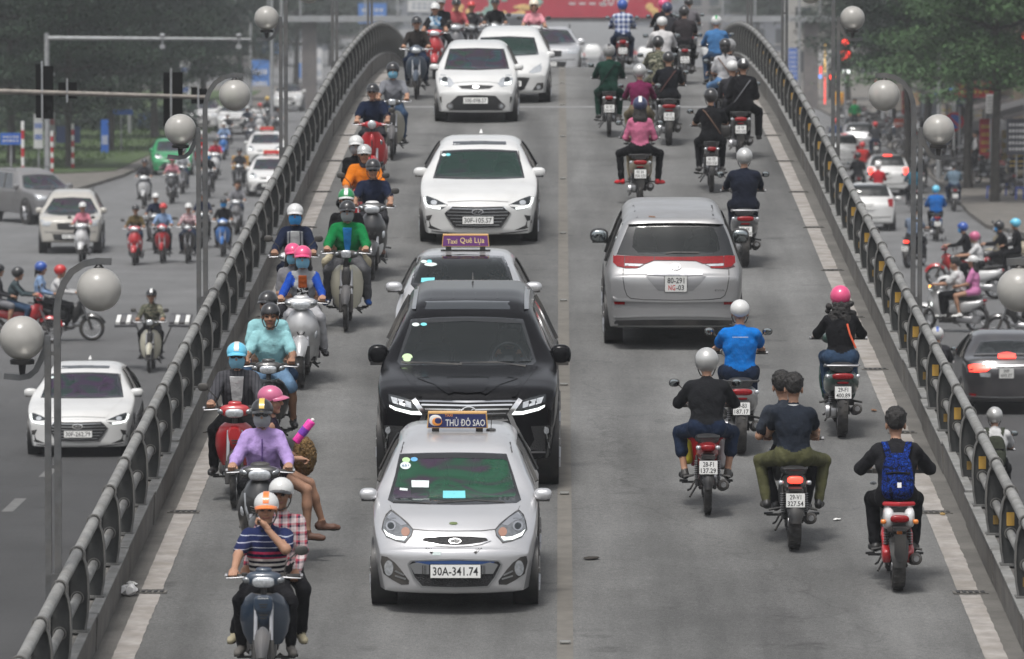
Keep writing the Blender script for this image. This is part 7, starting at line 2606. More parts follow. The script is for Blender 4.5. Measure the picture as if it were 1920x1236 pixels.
# ------------------------------------------------------------------ street level: pavements, trees, signs, traffic
PAVE = mat('pavement', (.105, .098, .088), .9, var=.3, vscale=1.2, bump=.4, bscale=6, dirt=.5)
GRASS = mat('lawn', (.045, .075, .022), .95, var=.5, vscale=3, bump=1.0, bscale=30)
BARK = mat('bark', (.055, .05, .043), .9, var=.4, vscale=5, bump=.8, bscale=20)
POLEG = mat('pole_grey', (.30, .31, .32), .5, .3, var=.2, dirt=.35)
SIGNBLUE = mat('sign_blue', s_(30, 85, 165), .5, var=.1)
SIGNRED = mat('sign_red', s_(175, 35, 45), .5, var=.12)
DIMWHITE = mat('banner_white', (.5, .5, .5), .7, var=.15)
WALLS = [mat('render_%d' % i, c, .85, var=.2, vscale=.7, dirt=.4) for i, c in enumerate([(.22, .2, .18), (.13, .12, .12), (.2, .16, .12), (.12, .13, .15), (.32, .31, .29)])]
WINDOWM = mat('window_dark', (.03, .035, .04), .15, coat=.5)
def G(px, py):
 x, d = street(px, py)
 return (x, d)
def slab(name, pts, z, m, th=.2):
 b = MB()
 b.prism(pts, z - th, z, 'xy')
 return structure(name, b.mesh(name, 20), m)
slab('pavement', [G(-260, 470), G(0, 400), G(60, 385), G(232, 332), G(318, 290), G(385, 250), (-18.5, 420), (-120, 420), (-120, 175)], .13, PAVE)
slab('lawn', [G(-200, 330), G(120, 331), G(215, 326), G(292, 290), G(345, 258), (-21, 400), (-110, 400), (-110, 240)], .17, GRASS)
slab('pavement', [(60, 150), G(2050, 500), G(1905, 438), G(1850, 428), G(1815, 402), G(1790, 372), G(1740, 330), G(1640, 262), (16, 420), (16, 700), (60, 700)], .13, PAVE)
# blades of grass standing over the lawn
rg = np.random.RandomState(2)
gv, gf = [], []
for i in range(9000):
 x, y = rg.uniform(-44, -17), rg.uniform(233, 300)
 if x > -20.5 + (y - 233) * .05:
  continue
 h, a = rg.uniform(.06, .2), rg.uniform(0, PI)
 dx, dy = .05 * math.cos(a), .05 * math.sin(a)
 n = len(gv)
 gv += [(x - dx, y - dy, .17), (x + dx, y + dy, .17), (x + rg.uniform(-.08, .08), y + rg.uniform(-.08, .08), .17 + h)]
 gf.append((n, n + 1, n + 2))
b = MB()
b.add(gv, gf)
put('grass', b.mesh('grass', 0), mat('grass_blade', (.05, .085, .025), .9, var=.4), kind='stuff')
# worn lane marks on the street
lm = MB()
for px, py in ((90, 886), (22, 950), (215, 745), (300, 640), (120, 770)):
 x, d = street(px, py)
 lm.add([(x - .09, d - 1.1, .004), (x + .09, d - 1.1, .004), (x + .09, d + 1.1, .004), (x - .09, d + 1.1, .004)], [(0, 1, 2, 3)])
structure('lane_marks', lm.mesh('lane_marks', 0), mat('lane_paint', (.12, .12, .118), .8, var=.3, vscale=5))
# ---- trees with flat, tiered crowns
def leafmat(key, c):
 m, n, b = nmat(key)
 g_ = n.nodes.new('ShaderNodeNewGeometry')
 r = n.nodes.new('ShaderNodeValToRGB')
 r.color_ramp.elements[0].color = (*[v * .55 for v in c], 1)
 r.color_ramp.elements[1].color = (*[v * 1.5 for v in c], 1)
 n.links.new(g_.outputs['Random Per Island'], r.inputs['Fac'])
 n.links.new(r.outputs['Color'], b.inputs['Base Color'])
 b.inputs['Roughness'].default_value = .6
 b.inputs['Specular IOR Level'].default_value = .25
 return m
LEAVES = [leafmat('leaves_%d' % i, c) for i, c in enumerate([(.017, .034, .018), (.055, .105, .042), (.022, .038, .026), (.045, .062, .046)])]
TREEM = {}
def tree_mesh(k):
 if k in TREEM:
  return TREEM[k]
 r = np.random.RandomState(40 + k)
 t = MB()
 H_ = 9.5
 t.tube([(0, 0, 0), (.05, .03, 1.5), (-.04, .05, 4), (.05, 0, 7), (0, 0, H_)], [.2, .16, .14, .09, .03], 9)
 cl = []
 tiers = np.linspace(2.9 if k < 4 else 4.5, H_, 8)
 for i, z in enumerate(tiers):
  rad = (3.6 - .25 * i) * r.uniform(.85, 1.15)
  nb = 7 if i < 6 else 4
  a0 = r.uniform(0, 6.28)
  for j in range(nb):
   a = a0 + 6.28 * j / nb + r.uniform(-.3, .3)
   L_ = rad * r.uniform(.7, 1.1)
   dz = r.uniform(-.65, .65)
   e = (L_ * math.cos(a), L_ * math.sin(a), z + dz)
   t.tube([(0, 0, z - .4), (e[0] * .5, e[1] * .5, z - .05 + dz * .3), e], [.05, .03, .012], 5)
   for u in (.4, .62, .82, 1.0):
    cl.append((e[0] * u, e[1] * u, z + dz * u + r.uniform(-.05, .15), .42 + .40 * math.sin(PI * min(u, .85)), r.randint(150, 230)))
 P, S = [], []
 for x, y, z, rr_, n in cl:
  q = r.normal(0, 1, (n, 3)) * np.array([rr_ * .66, rr_ * .66, .17])
  P.append(q + np.array([x, y, z]))
 P = np.concatenate(P)
 n = len(P)
 sz = r.uniform(.04, .085, n)
 a = r.uniform(0, 6.28, n)
 tl = r.normal(0, .45, (n, 2))
 u = np.stack([np.cos(a), np.sin(a), tl[:, 0]], 1) * sz[:, None]
 v = np.stack([-np.sin(a), np.cos(a), tl[:, 1]], 1) * (sz * .6)[:, None]
 vs = np.stack([P - u, P - v * .9, P + u, P + v * .9], 1).reshape(-1, 3)
 fc = np.arange(4 * n).reshape(n, 4)
 TREEM[k] = (t.mesh('trunk', 40), np_mesh('crown', vs, fc, np.zeros(n, int)))
 return TREEM[k]
def tree(x, d, s, k, lm_, label, rz=0, group='street trees round the junction'):
 tm, cm = tree_mesh(k)
 o = thing('street_tree', label, 'tree', Matrix.Translation((x, d, 0)) @ Matrix.Rotation(rz, 4, 'Z') @ Matrix.Scale(s, 4), group)
 put('trunk', tm, BARK, o)
 put('crown', cm, LEAVES[lm_], o)
rt = random.Random(12)
def XD(px, d):
 return ((px - VPX) * d / FOC, d)
for px, d, s, lab in ((130, 238, .95, 'dark green tree whose trunk stands behind the grey pickup'), (20, 244, 1.0, 'tree at the far left edge by the blue street name board'), (205, 262, 1.05, 'tree behind the long camera arm, over the blue totem'),
 (290, 282, 1.1, 'tree over the blue hoarding left of the lamp'), (70, 280, 1.05, 'tree deep in the park behind the signal arm'), (-40, 262, 1.1, 'tree cut by the left edge behind the park'), (380, 318, 1.1, 'hazy tree above the white van on the left street'),
 (160, 312, 1.15, 'shadowy tree in the second row of the park'), (330, 345, 1.2, 'grey green tree behind the white and blue banner'), (450, 372, 1.2, 'faded tree over the parked white cars'), (250, 370, 1.25, 'tall dim tree in the third row of the park'), (60, 360, 1.25, 'dim tree at the back of the park, far left'),
 (555, 430, 1.2, 'pale tree by the tall poles left of the flyover rail'), (620, 520, 1.2, 'very pale tree near the blue boards left of the crest'), (690, 560, 1.1, 'palest tree left of the flyover crest')):
 x, d = XD(px, d)
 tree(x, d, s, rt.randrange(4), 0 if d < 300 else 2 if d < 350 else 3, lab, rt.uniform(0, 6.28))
for px, d, s, lab in ((1865, 203, 1.0, 'bright tiered tree nearest the right edge, grey trunk on the pavement'), (1815, 216, 1.02, 'tiered tree in front of the red shop signs'), (1700, 238, 1.0, 'tree above the white hatchback with brake lights'), (1740, 262, 1.1, 'dark tree behind the round no parking sign'),
 (1930, 232, 1.1, 'tree cut by the right edge over the dark shop sign'), (1650, 300, 1.1, 'tree beside the red countdown signal'), (1590, 372, 1.0, 'grey tree in front of the pale tower house'), (1470, 450, 1.1, 'hazy tree right of the crest lamps'), (1420, 540, 1.1, 'palest tree right of the flyover crest'), (1840, 285, 1.2, 'shaded tree in the second row over the shops')):
 x, d = XD(px, d)
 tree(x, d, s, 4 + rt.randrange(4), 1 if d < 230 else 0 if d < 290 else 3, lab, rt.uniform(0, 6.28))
hv_ = rg.uniform(0, 1, (16000, 3))
P_H = np.stack([-46 + 27 * hv_[:, 0], 292 + 3 * hv_[:, 1] + 8 * (hv_[:, 0] - .5), .15 + (1.5 + .5 * np.sin(hv_[:, 0] * 60)) * hv_[:, 2]], 1)
a_ = rg.uniform(0, 6.28, (16000, 2))
u_ = np.stack([np.cos(a_[:, 0]), np.sin(a_[:, 0]), np.cos(a_[:, 1])], 1) * .09
w_ = np.stack([-np.sin(a_[:, 1]), np.cos(a_[:, 0]), np.sin(a_[:, 1])], 1) * .07
o = put('hedge', np_mesh('hedge', np.stack([P_H - u_, P_H - w_, P_H + u_, P_H + w_], 1).reshape(-1, 3), np.arange(64000).reshape(-1, 4), np.zeros(16000, int)), LEAVES[2])
tag(o, 'dark clipped hedge along the back of the lawn', 'hedge')
# ---- houses along the right-hand pavement and far off
def house(x, d, w, dep, h, m, label, face, cat='shop house', group='houses round the junction'):
 """face -1: shopfront towards -x, 0: towards the camera"""
 o = thing('shop_house' if cat == 'shop house' else 'building', label, cat, Matrix.Translation((x, d, 0)), group)
 b = MB()
 b.box((0, 0, h / 2), (w, dep, h))
 put('wall', b.mesh('wall', 30), m, o)
 r = MB()
 r.box((0, 0, h + .15), (w + .4, dep + .4, .3))
 put('roof', r.mesh('roof', 30), WALLS[1], o)
 L_ = dep if face else w
 n = max(1, int(L_ / 2.2))
 if cat == 'shop house':
  s = MB()
  s.box((-w / 2 - .02, 0, 1.5), (.1, dep * .82, 2.7), mi=0)
  s.box((0, -dep / 2 - .02, 1.5), (w * .8, .1, 2.7), mi=0)
  put('shopfront', s.mesh('shopfront', 30), WINDOWM, o)
  a = MB()
  a.prism([(-w / 2 - 1.5, 2.75), (-w / 2, 3.15), (-w / 2, 3.3), (-w / 2 - 1.5, 2.88)], -dep * .48, dep * .48, 'xz')
  put('awning', a.mesh('awning', 30), rt.choice([SIGNRED, SIGNBLUE, WALLS[1], GREYP, WALLS[3]]), o)
 for fl in range(1 if cat == 'shop house' else 0, int(h / 3.3)):
  for i in range(n):
   q = MB()
   u = (i + .5) * L_ / n - L_ / 2
   if face:
    q.box((-w / 2 - .03, u, fl * 3.3 + 1.8), (.08, 1.1, 1.5))
    f2 = ((-w / 2 - .05, u, fl * 3.3 + .95), (.3, 1.4, .12))
   else:
    q.box((u, -dep / 2 - .03, fl * 3.3 + 1.8), (1.2, .08, 1.6))
    f2 = ((u, -dep / 2 - .05, fl * 3.3 + .92), (1.5, .3, .12))
   wn_ = put('window', q.mesh('window', 30), WINDOWM, o)
   q = MB()
   q.box(*f2)
   put('sill', q.mesh('sill', 30), WALLS[4], wn_)
 return o
dd_ = 206
names = ['first shop house at the right edge behind the dark lettered sign', 'second shop house, red awnings over its door', 'third shop house behind the round no parking sign', 'fourth shop house beyond the tiered tree', 'fifth shop house above the parked motorbikes', 'sixth shop house near the yellow notice',
 'seventh shop house by the neon strip', 'eighth shop house, far along the right pavement', 'ninth shop house fading into the haze', 'tenth shop house, last before the footbridge', 'eleventh shop house beyond the footbridge']
for i, nm in enumerate(names):
 w = 6.5 + (i % 3)
 house(22.2 + (.4 if i % 2 else 0), dd_ + w / 2 + 8, 8, w, 10 + 3.3 * (i % 3), WALLS[i % 5], nm, -1)
 dd_ += w + (.2 if i < 6 else 6)
house((1536 - VPX) * 430 / FOC, 432, 5.2, 8, 20, WALLS[4], 'pale narrow tower house beyond the neon strip', 0, 'building')
for i, (px, d, w, h, m, lab) in enumerate([(480, 640, 16, 14, 3, 'blue grey block left of the flyover behind the pale trees'), (600, 760, 18, 22, 1, 'grey block behind the blue boards'), (720, 900, 20, 18, 3, 'faint block left of the billboard'), (860, 1050, 24, 20, 4, 'faint pale block under the billboard, left half'),
 (1010, 1150, 26, 22, 1, 'faint grey block under the billboard, middle'), (1160, 1080, 24, 18, 4, 'faint pale block under the year on the billboard'), (1300, 950, 22, 22, 3, 'faint block beyond the right crest'), (1400, 760, 16, 20, 1, 'grey block right of the crest lamps'), (1460, 620, 12, 24, 3, 'blue grey tower right of the crest'), (330, 520, 20, 16, 1, 'dim block behind the park trees'), (120, 470, 22, 18, 1, 'dim block at the back of the park')]):
 house((px - VPX) * d / FOC, d, w, 12, h, WALLS[m], lab, 0, 'building', 'distant blocks in the haze')
# ---- footbridge with the red new year billboard
ob = thing('footbridge', 'steel footbridge spanning the street beyond the crest, carrying a red billboard', 'footbridge', Matrix.Translation((0, 352, 0)))
b = MB()
b.box((0, 0, 5.55), (46, 2.4, .35))
put('deck', b.mesh('deck', 30), POLEG, ob)
for x in range(-22, 23, 2):
 b = MB()
 b.box((x, -1.15, 6.4), (.1, .1, 1.5))
 put('baluster', b.mesh('baluster', 0), POLEG, ob)
b = MB()
b.box((0, -1.15, 7.15), (46, .12, .1))
put('handrail', b.mesh('handrail', 0), POLEG, ob)
for x in (-15.5, 15.5):
 b = MB()
 b.box((x, 0, 2.7), (.9, .9, 5.4))
 put('column', b.mesh('column', 0), WALLS[1], ob)
b = MB()
xa, xb_ = (832 - VPX) * 350 / FOC, (1258 - VPX) * 350 / FOC
b.box(((xa + xb_) / 2, 0, 7.1), (xb_ - xa, .16, 2.9), mi=0)
cx = (1152 - VPX) * 350 / FOC
add_text(b, '2019', (cx, -.09, 6.72), 1.75, .72, 1)
add_text(b, 'HAPPY NEW YEAR', (cx - 2.2, -.09, 7.0), 2.5, .22, 1)
for k in range(5):
 b.box((cx - 2.6 + k * .62 + (3.0 if k > 3 else 0), -.085, 6.5), (.4, .01, .12), mi=1)
for px, py, w, h, mi in ((865, 22, 1.6, .9, 2), (930, 12, 1.3, 1.1, 3), (985, 20, 1.7, .8, 2), (1232, 18, 1.2, 1.2, 2), (905, 25, .9, .6, 3), (1005, 5, .8, .9, 3), (955, 27, 1.0, .5, 2)):
 for j in range(7):
  b.sq(((px - VPX) * 350 / FOC + rt.uniform(-w, w) * .4, -.085, 8.1 - (py + 42) * 350 / FOC + rt.uniform(-h, h) * .35), (w * rt.uniform(.1, .22), .02, h * rt.uniform(.1, .22)), 1, 1, 10, 6, mi=mi)
o = put('billboard', b, [mat('billboard_red', s_(165, 45, 62), .6, var=.12, vscale=.8), DIMWHITE, mat('billboard_gold', s_(205, 170, 110), .6, var=.3), mat('billboard_teal', s_(130, 160, 150), .6, var=.3)])
o.location = (0, 350.5, 0)
tag(o, 'red billboard reading 2019 hung on the footbridge beyond the crest', 'billboard')
# ---- masts, signals and signs
def pole(name, label, cat, px, py, h, r, m, d=None):
 if d is None:
  x, d = street(px, py)
 else:
  x = (px - VPX) * d / FOC
 o = thing(name, label, cat, Matrix.Translation((x, d, .1)))
 b = MB()
 b.tube([(0, 0, 0), (0, 0, h)], [r, r * .8], 10)
 put('pole', b.mesh('pole', 40), m, o)
 return o
o = pole('camera_mast', 'pale grey mast with a long camera arm over the left street', 'camera mast', 88, 332, 5.75, .12, POLEG)
b = MB()
b.tube([(0, 0, 5.55), (8.3, 0, 5.50)], [.09, .05], 10)
put('arm', b.mesh('arm', 40), POLEG, o)
for x in (4.7, 7.8):
 b = MB()
 b.sq((x, 0, 5.66), (.12, .12, .08), 1, 1, 12, 8, mi=0)
 b.tube([(x, 0, 5.5), (x, 0, 5.25)], .03, 6, mi=0)
 b.box((x, -.05, 5.2), (.2, .34, .16), mi=0)
 put('camera', b.mesh('camera', 40), POLEG, o)
o = pole('signal_mast', 'traffic light mast arm entering from the left edge, black signal backs on it', 'traffic light', -250, 0, 6.0, .13, POLEG, d=118)
b = MB()
ox = (-250 - VPX) * 118 / FOC
b.tube([(0, 0, 5.72), ((392 - VPX) * 118 / FOC - ox, 0, 5.52)], [.07, .045], 10)
put('arm', b.mesh('arm', 40), mat('arm_brown', (.2, .18, .16), .6, .3, var=.3), o)
for px, w, h, z in ((74, .14, 1.12, 5.65), (90, .17, 1.10, 5.62), (312, .11, 1.12, 5.48), (332, .19, 1.08, 5.50), (116, .13, .30, 5.68), (134, .18, .34, 5.66), (366, .14, .34, 5.56), (380, .16, .32, 5.54)):
 b = MB()
 x = (px - VPX) * 118 / FOC - ox
 b.box((x, .08, z), (w * 1.15, .16, h))
 for k in range(3 if h > 1 else 1):
  b.lathe([(.07, 0), (.085, .16), (.08, .16)], 12, 'y', (x, .16, z + (k - (1 if h > 1 else 0)) * .34), cap=False)
 put('signal_head', b.mesh('signal_head', 30), mat('signal_black', (.004, .004, .004), .9, spec=.1), o)
for px, z in ((79, 5.65), (321, 5.5), (126, 5.66), (372, 5.55)):
 b = MB()
 b.box(((px - VPX) * 118 / FOC - ox, -.03, z), (.035, .04, 1.25 if px in (79, 321) else .5))
 put('bracket', b.mesh('bracket', 30), POLEG, o)
for px, py, top, lab in ((42, 366, 232, 'red and white banded pole by the blue street name board'), (136, 322, 236, 'red and white banded pole on the lawn behind the pickup'), (97, 330, 250, 'red and white banded pole beside the camera mast')):
 x, d = street(px, py)
 h = (py - top) * d / FOC
 o = thing('banded_pole', lab, 'pole', Matrix.Translation((x, d, .1)), 'red and white banded poles')
 for k in range(8):
  b = MB()
  b.tube([(0, 0, h * k / 8), (0, 0, h * (k + 1) / 8)], .06, 10)
  put('band', b.mesh('band', 40), (SIGNRED, PLATEW)[k % 2], o)
def board(name, lab, cat, px0, py0, px1, py1, d, m, z0=None, bars=0, barm=None, posts=True, text=None):
 x0, x1 = (px0 - VPX) * d / FOC, (px1 - VPX) * d / FOC
 z1_, z0_ = CAMH - (py0 - HZ) * d / FOC, CAMH - (py1 - HZ) * d / FOC
 o = thing(name, lab, cat, Matrix.Translation(((x0 + x1) / 2, d, 0)))
 w = x1 - x0
 b = MB()
 b.box((0, 0, (z0_ + z1_) / 2), (w, .1, z1_ - z0_), mi=0)
 for k in range(bars):
  zz = z1_ - (k + 1) * (z1_ - z0_) / (bars + 1)
  for j in range(5):
   b.box((-w * .32 + j * w * .16, -.056, zz), (w * .11 * rt.uniform(.7, 1.1), .012, (z1_ - z0_) / (bars + 1) * .45), mi=1)
 for t, fx, fz, fw, fh in text or ():
  add_text(b, t, (w * fx, -.06, z0_ + (z1_ - z0_) * fz), w * fw, (z1_ - z0_) * fh, 1)
 put('panel', b.mesh('panel', 30), [m, barm or DIMWHITE], o)
 if posts:
  for sx in ((-.4, .4) if w > 1.2 else (0,)):
   b = MB()
   b.tube([(sx * w, .08, 0), (sx * w, .08, z1_)], .04, 8)
   put('post', b.mesh('post', 40), POLEG, o)
 return o
board('street_sign', 'blue street name board at the left edge', 'sign', 0, 249, 39, 271, 212, SIGNBLUE, bars=2)
board('direction_sign', 'small blue arm sign in the park', 'sign', 204, 205, 249, 215, 262, SIGNBLUE)
board('totem', 'narrow blue totem standing on the lawn', 'sign', 189, 224, 203, 300, 258, SIGNBLUE, bars=1)
board('hoarding', 'blue hoarding behind the totem', 'sign', 258, 214, 300, 257, 300, SIGNBLUE, bars=6, barm=mat('hoarding_pale', s_(90, 130, 190), .6))
board('hoarding', 'dark blue hoarding behind the camera mast', 'sign', 105, 236, 150, 268, 262, mat('hoarding_dark', s_(28, 50, 95), .6))
board('banner', 'tall white and blue banner behind the signal heads', 'banner', 338, 112, 356, 186, 300, DIMWHITE, bars=3, barm=SIGNBLUE)
board('banner', 'white banner with a blue foot beside the camera mast', 'banner', 63, 214, 80, 278, 236, DIMWHITE, bars=2, barm=SIGNBLUE)
board('banner', 'white banner with red marks beside the camera mast', 'banner', 93, 135, 103, 275, 240, DIMWHITE, bars=5, barm=SIGNRED)
for a, lab in (((470, 112, 505, 180, 420), 'tall blue board beside the globe lamp'), ((480, 60, 528, 100, 470), 'faint blue board high behind the second lamp'), ((672, 6, 725, 44, 500), 'blue board left of the billboard'), ((560, 118, 600, 165, 460), 'faded blue board behind the flyover rail')):
 board('hoarding', lab, 'sign', *a, mat('hoarding_haze', s_(60, 110, 175), .6), bars=2)
for a, lab in (((565, 70, 580, 150, 440), 'pale banner on a pole behind the flyover rail'), ((592, 90, 604, 160, 455), 'second pale banner behind the flyover rail'), ((765, 0, 828, 22, 346), 'white panel on the footbridge left of the billboard')):
 board('banner', lab, 'banner', *a, DIMWHITE, bars=2, barm=mat('banner_grey', (.25, .28, .33), .7))
for px, d, h, lab in ((510, 300, 9, 'tall grey pole rising behind the third left lamp'), (528, 330, 9, 'thin grey pole beside the third left lamp'), (243, 290, 9, 'slim grey pole in the park trees'), (1498, 330, 9, 'tall grey pole right of the crest'), (1655, 290, 9, 'grey pole beside the countdown signal'), (1760, 225, 5, 'thin grey pole behind the right globe lamp'), (470, 345, 6, 'short grey pole over the queue on the left street')):
 pole('utility_pole', lab, 'pole', px, 0, h, .1, POLEG, d=d)['group'] = 'utility poles'
# right side signs and lights
board('shop_sign', 'red shop sign with yellow strokes over the blue lettered board', 'sign', 1790, 152, 1861, 182, 236, SIGNRED, bars=2, barm=HYL, posts=False)
board('shop_sign', 'dark blue shop sign with white capital letters', 'sign', 1792, 183, 1862, 198, 236, mat('sign_navy', s_(22, 34, 75), .5), posts=True, text=[('LINH VIỆT NA', 0, .5, .84, .6)])
board('shop_sign', 'small dark sign with white letters beside the red sign', 'sign', 1760, 168, 1790, 186, 240, mat('sign_dark', (.03, .03, .04), .5), text=[('TAY', 0, .5, .7, .6)])
board('shop_sign', 'red sign high in the tree by the right edge', 'sign', 1792, 96, 1856, 124, 240, SIGNRED, bars=2, barm=HYL)
board('shop_sign', 'pale green sign high at the right', 'sign', 1818, 70, 1862, 92, 246, mat('sign_green', s_(60, 110, 95), .6), bars=2)
board('shop_sign', 'black lettered sign stack at the right edge', 'sign', 1886, 222, 1925, 290, 214, mat('sign_dark', (.03, .03, .04), .5), bars=5)
board('shop_banner', 'red and gold upright banner between the shop trees', 'banner', 1836, 222, 1860, 296, 232, SIGNRED, bars=4, barm=HYL)
board('shop_banner', 'white upright board beside the shop trees', 'banner', 1848, 176, 1866, 212, 222, DIMWHITE, bars=5, barm=GREYP)
board('notice', 'square yellow notice on the far right pavement', 'sign', 1562, 172, 1584, 196, 322, mat('notice_yellow', s_(220, 170, 50), .6), bars=3, barm=SIGNRED)
board('shop_sign', 'blank pale panel on the tower house', 'sign', 1512, 80, 1560, 122, 420, DIMWHITE, posts=False)
board('shop_banner', 'blue and white hanging banner near the tower house', 'banner', 1478, 90, 1494, 150, 425, SIGNBLUE, bars=6)
for px, py, d, m, lab, w, h in ((1546, 108, 300, mat('neon_yellow', (1, .6, .12), .3, emit=1.0), 'yellow neon strip beside the pale tower house', .07, 1.5), (1546, 168, 300, mat('neon_red', (1, .08, .06), .3, emit=1.0), 'red neon strip below the yellow one', .07, 1.5), (1538, 131, 300, mat('neon_red', (1, .08, .06), .3), 'short red neon strip', .12, .4), (1537, 143, 300, mat('neon_blue', (.2, .35, .9), .3, emit=1.0), 'blue neon spot', .14, .2), (1587, 132, 280, LEDWHITE, 'white shop lamp under the countdown signal', .38, .26)):
 o = put('neon_light', MB().box((0, 0, 0), (w, .1, h)).mesh('neon', 0), m)
 o.location = ((px - VPX) * d / FOC, d, CAMH - (py - HZ) * d / FOC)
 tag(o, lab + ' by the right street', 'neon light')
def signal(px, py, d, lab, digits=True):
 x, z = (px - VPX) * d / FOC, CAMH - (py - HZ) * d / FOC
 o = thing('traffic_light', lab, 'traffic light', Matrix.Translation((x, d, 0)), 'traffic lights showing red')
 b = MB()
 b.box((0, .12, z), (.5, .16, 1.5))
 put('housing', b.mesh('housing', 30), BLACKP, o)
 b = MB()
 b.lathe([(.001, 0), (.15, 0), (.15, .05), (.001, .05)], 18, 'y', (0, .0, z + .5))
 put('red_lamp', b.mesh('red_lamp', 30), LEDRED, o)
 if digits:
  for sx in (-1, 1):
   b = MB()
   for k, (dx, dz, w, h) in enumerate([(0, .17, .14, .05), (0, 0, .14, .05), (0, -.17, .14, .05), (-.07, .085, .05, .17), (.07, -.085, .05, .17), (-.07, -.085, .05, .17), (.07, .085, .05, .17)]):
    if (sx < 0 and k == 6) or (sx > 0 and k == -1):
     continue
    b.box((sx * .115 + dx, .0, z - .1 + dz), (w, .03, h))
   put('digit', b.mesh('digit', 0), LEDRED, o)
 b = MB()
 b.tube([(0, .2, 0), (0, .2, z + .7)], .05, 8)
 put('pole', b.mesh('pole', 40), POLEG, o)
signal(1584, 100, 262, 'red countdown signal above the right street')
signal(1560, 160, 330, 'small far red signal below the countdown signal', False)
signal(1922, 92, 214, 'red signal cut by the right edge', False)
o = pole('no_parking_sign', 'round blue and red no parking sign on a banded pole', 'sign', 1788, 322, 2.2, .05, PLATEW)
d = o.location.y
z = CAMH - (232 - HZ) * d / FOC
b = MB()
b.lathe([(.001, 0), (.40, 0), (.40, .03), (.001, .03)], 28, 'y', (0, -.1, z), 0)
b.lathe([(.001, -.004), (.30, -.004), (.30, .0), (.001, .0)], 28, 'y', (0, -.1, z), 1)
b.box((0, -.108, z), (.66, .006, .09), rot=(0, R(45), 0), mi=0)
put('plate', b.mesh('plate', 30), [SIGNRED, SIGNBLUE], o)
ordn = 'first second third fourth fifth sixth seventh eighth ninth tenth eleventh twelfth thirteenth fourteenth fifteenth sixteenth seventeenth eighteenth nineteenth twentieth'.split()
PARKED = [(15.9 + rt.uniform(-.3, .5) + (2.2 if i % 3 == 2 else 0), 228 + 4.6 * i + rt.uniform(-.8, .8), rt.uniform(40, 85), i) for i in range(20)]
for i, (c, lab, px0, py0, px1, py1, d) in enumerate([((150, 40, 40), 'maroon upright sign third along the shops', 1690, 170, 1712, 214, 300), ((60, 90, 150), 'blue square sign over the parked row', 1712, 196, 1736, 214, 292), ((200, 190, 180), 'pale hanging sign behind the round no parking sign', 1764, 196, 1784, 226, 256), ((150, 60, 40), 'rust coloured sign board left of the trunk', 1676, 222, 1694, 250, 288),
 ((30, 60, 50), 'dark green sign under the trees', 1742, 214, 1764, 236, 270), ((190, 60, 70), 'pinkish red round-cornered sign far along the shops', 1640, 150, 1658, 176, 350), ((210, 200, 90), 'small yellow sign far along the shops', 1606, 196, 1620, 212, 362), ((40, 50, 110), 'navy sign high between the trees', 1660, 108, 1684, 132, 330), ((180, 176, 170), 'pale tall sign beside the neon strip', 1524, 130, 1536, 176, 380),
 ((160, 50, 50), 'red awning sign by the right edge door', 1868, 300, 1900, 314, 226), ((35, 35, 40), 'black panel under the lettered sign stack', 1888, 294, 1924, 318, 216), ((140, 120, 60), 'ochre upright sign by the right edge', 1878, 244, 1888, 300, 220)]):
 board('shop_sign', lab, 'sign', px0, py0, px1, py1, d, mat('sign_c%d' % i, s_(*c), .6, var=.15), bars=2, barm=DIMWHITE if i % 2 else HYL, posts=False)
# ---- street traffic
def copy_tree(o, mw, label):
 def rec(a, par):
  c = a.copy()
  COL.objects.link(c)
  c.parent = par
  if par is not None:
   c.matrix_parent_inverse = a.matrix_parent_inverse
  for ch in KIDS.get(a, ()):
   rec(ch, c)
  return c
 KIDS = {}
 for q in bpy.data.objects:
  if q.parent:
   KIDS.setdefault(q.parent, []).append(q)
 c = rec(o, None)
 c.matrix_world = mw
 c['label'] = label
 return c
far = dict(lod='far', deck=False)
GP = 'riders on the street left of the flyover'
x_, d_ = street(131, 474)
crest_suv('pale champagne SUV behind the white scooter on the left street', pose(x_, d_, R(3), False), paint('champagne', (.42, .40, .36)), REFS, W=1.84, H=1.80, name='sport_utility_car')
x_, d_ = street(95, 420)
pk = crest_suv('dusty grey pickup with a canopy turning behind the champagne SUV', pose(x_, d_, R(27), False), mat('paint_dustgrey', (.2, .2, .205), .45, .3, dirt=.35), REFS, W=1.85, H=1.78, L=5.2, name='pickup_truck')
x_, d_ = street(322, 328)
white_hatch('bright green taxi by the lawn on the left street', pose(x_, d_, R(6), False), paint('taxi_green', s_(20, 135, 80)), name='taxi', num=None, cat='taxi', W=1.72)
W1 = white_hatch('white taxi with a red roof light on the left street', pose(*street(497, 312), R(0), False), W_WHITE, name='taxi', num=None, cat='taxi', W=1.66)
roof_sign(W1.root, Matrix.Translation((0, 1.35, 1.53)), 'redsign', .6, .14, s_(190, 40, 50), [], (.5, .1, .1))
copy_tree(W1.root, pose(*street(505, 368), 0, False), 'white car mostly hidden by the flyover rail on the left')
V1 = crest_suv('white car waiting under the far left trees', pose(*street(440, 252), 0, False), W_WHITE, REFS, W=1.8, H=1.6, name='car')
copy_tree(V1.root, pose(*street(378, 246), 0, False), 'white van shaped car beside the waiting white car')
copy_tree(V1.root, pose(-16.5, 345, 0, False), 'white car farthest back in the left queue')
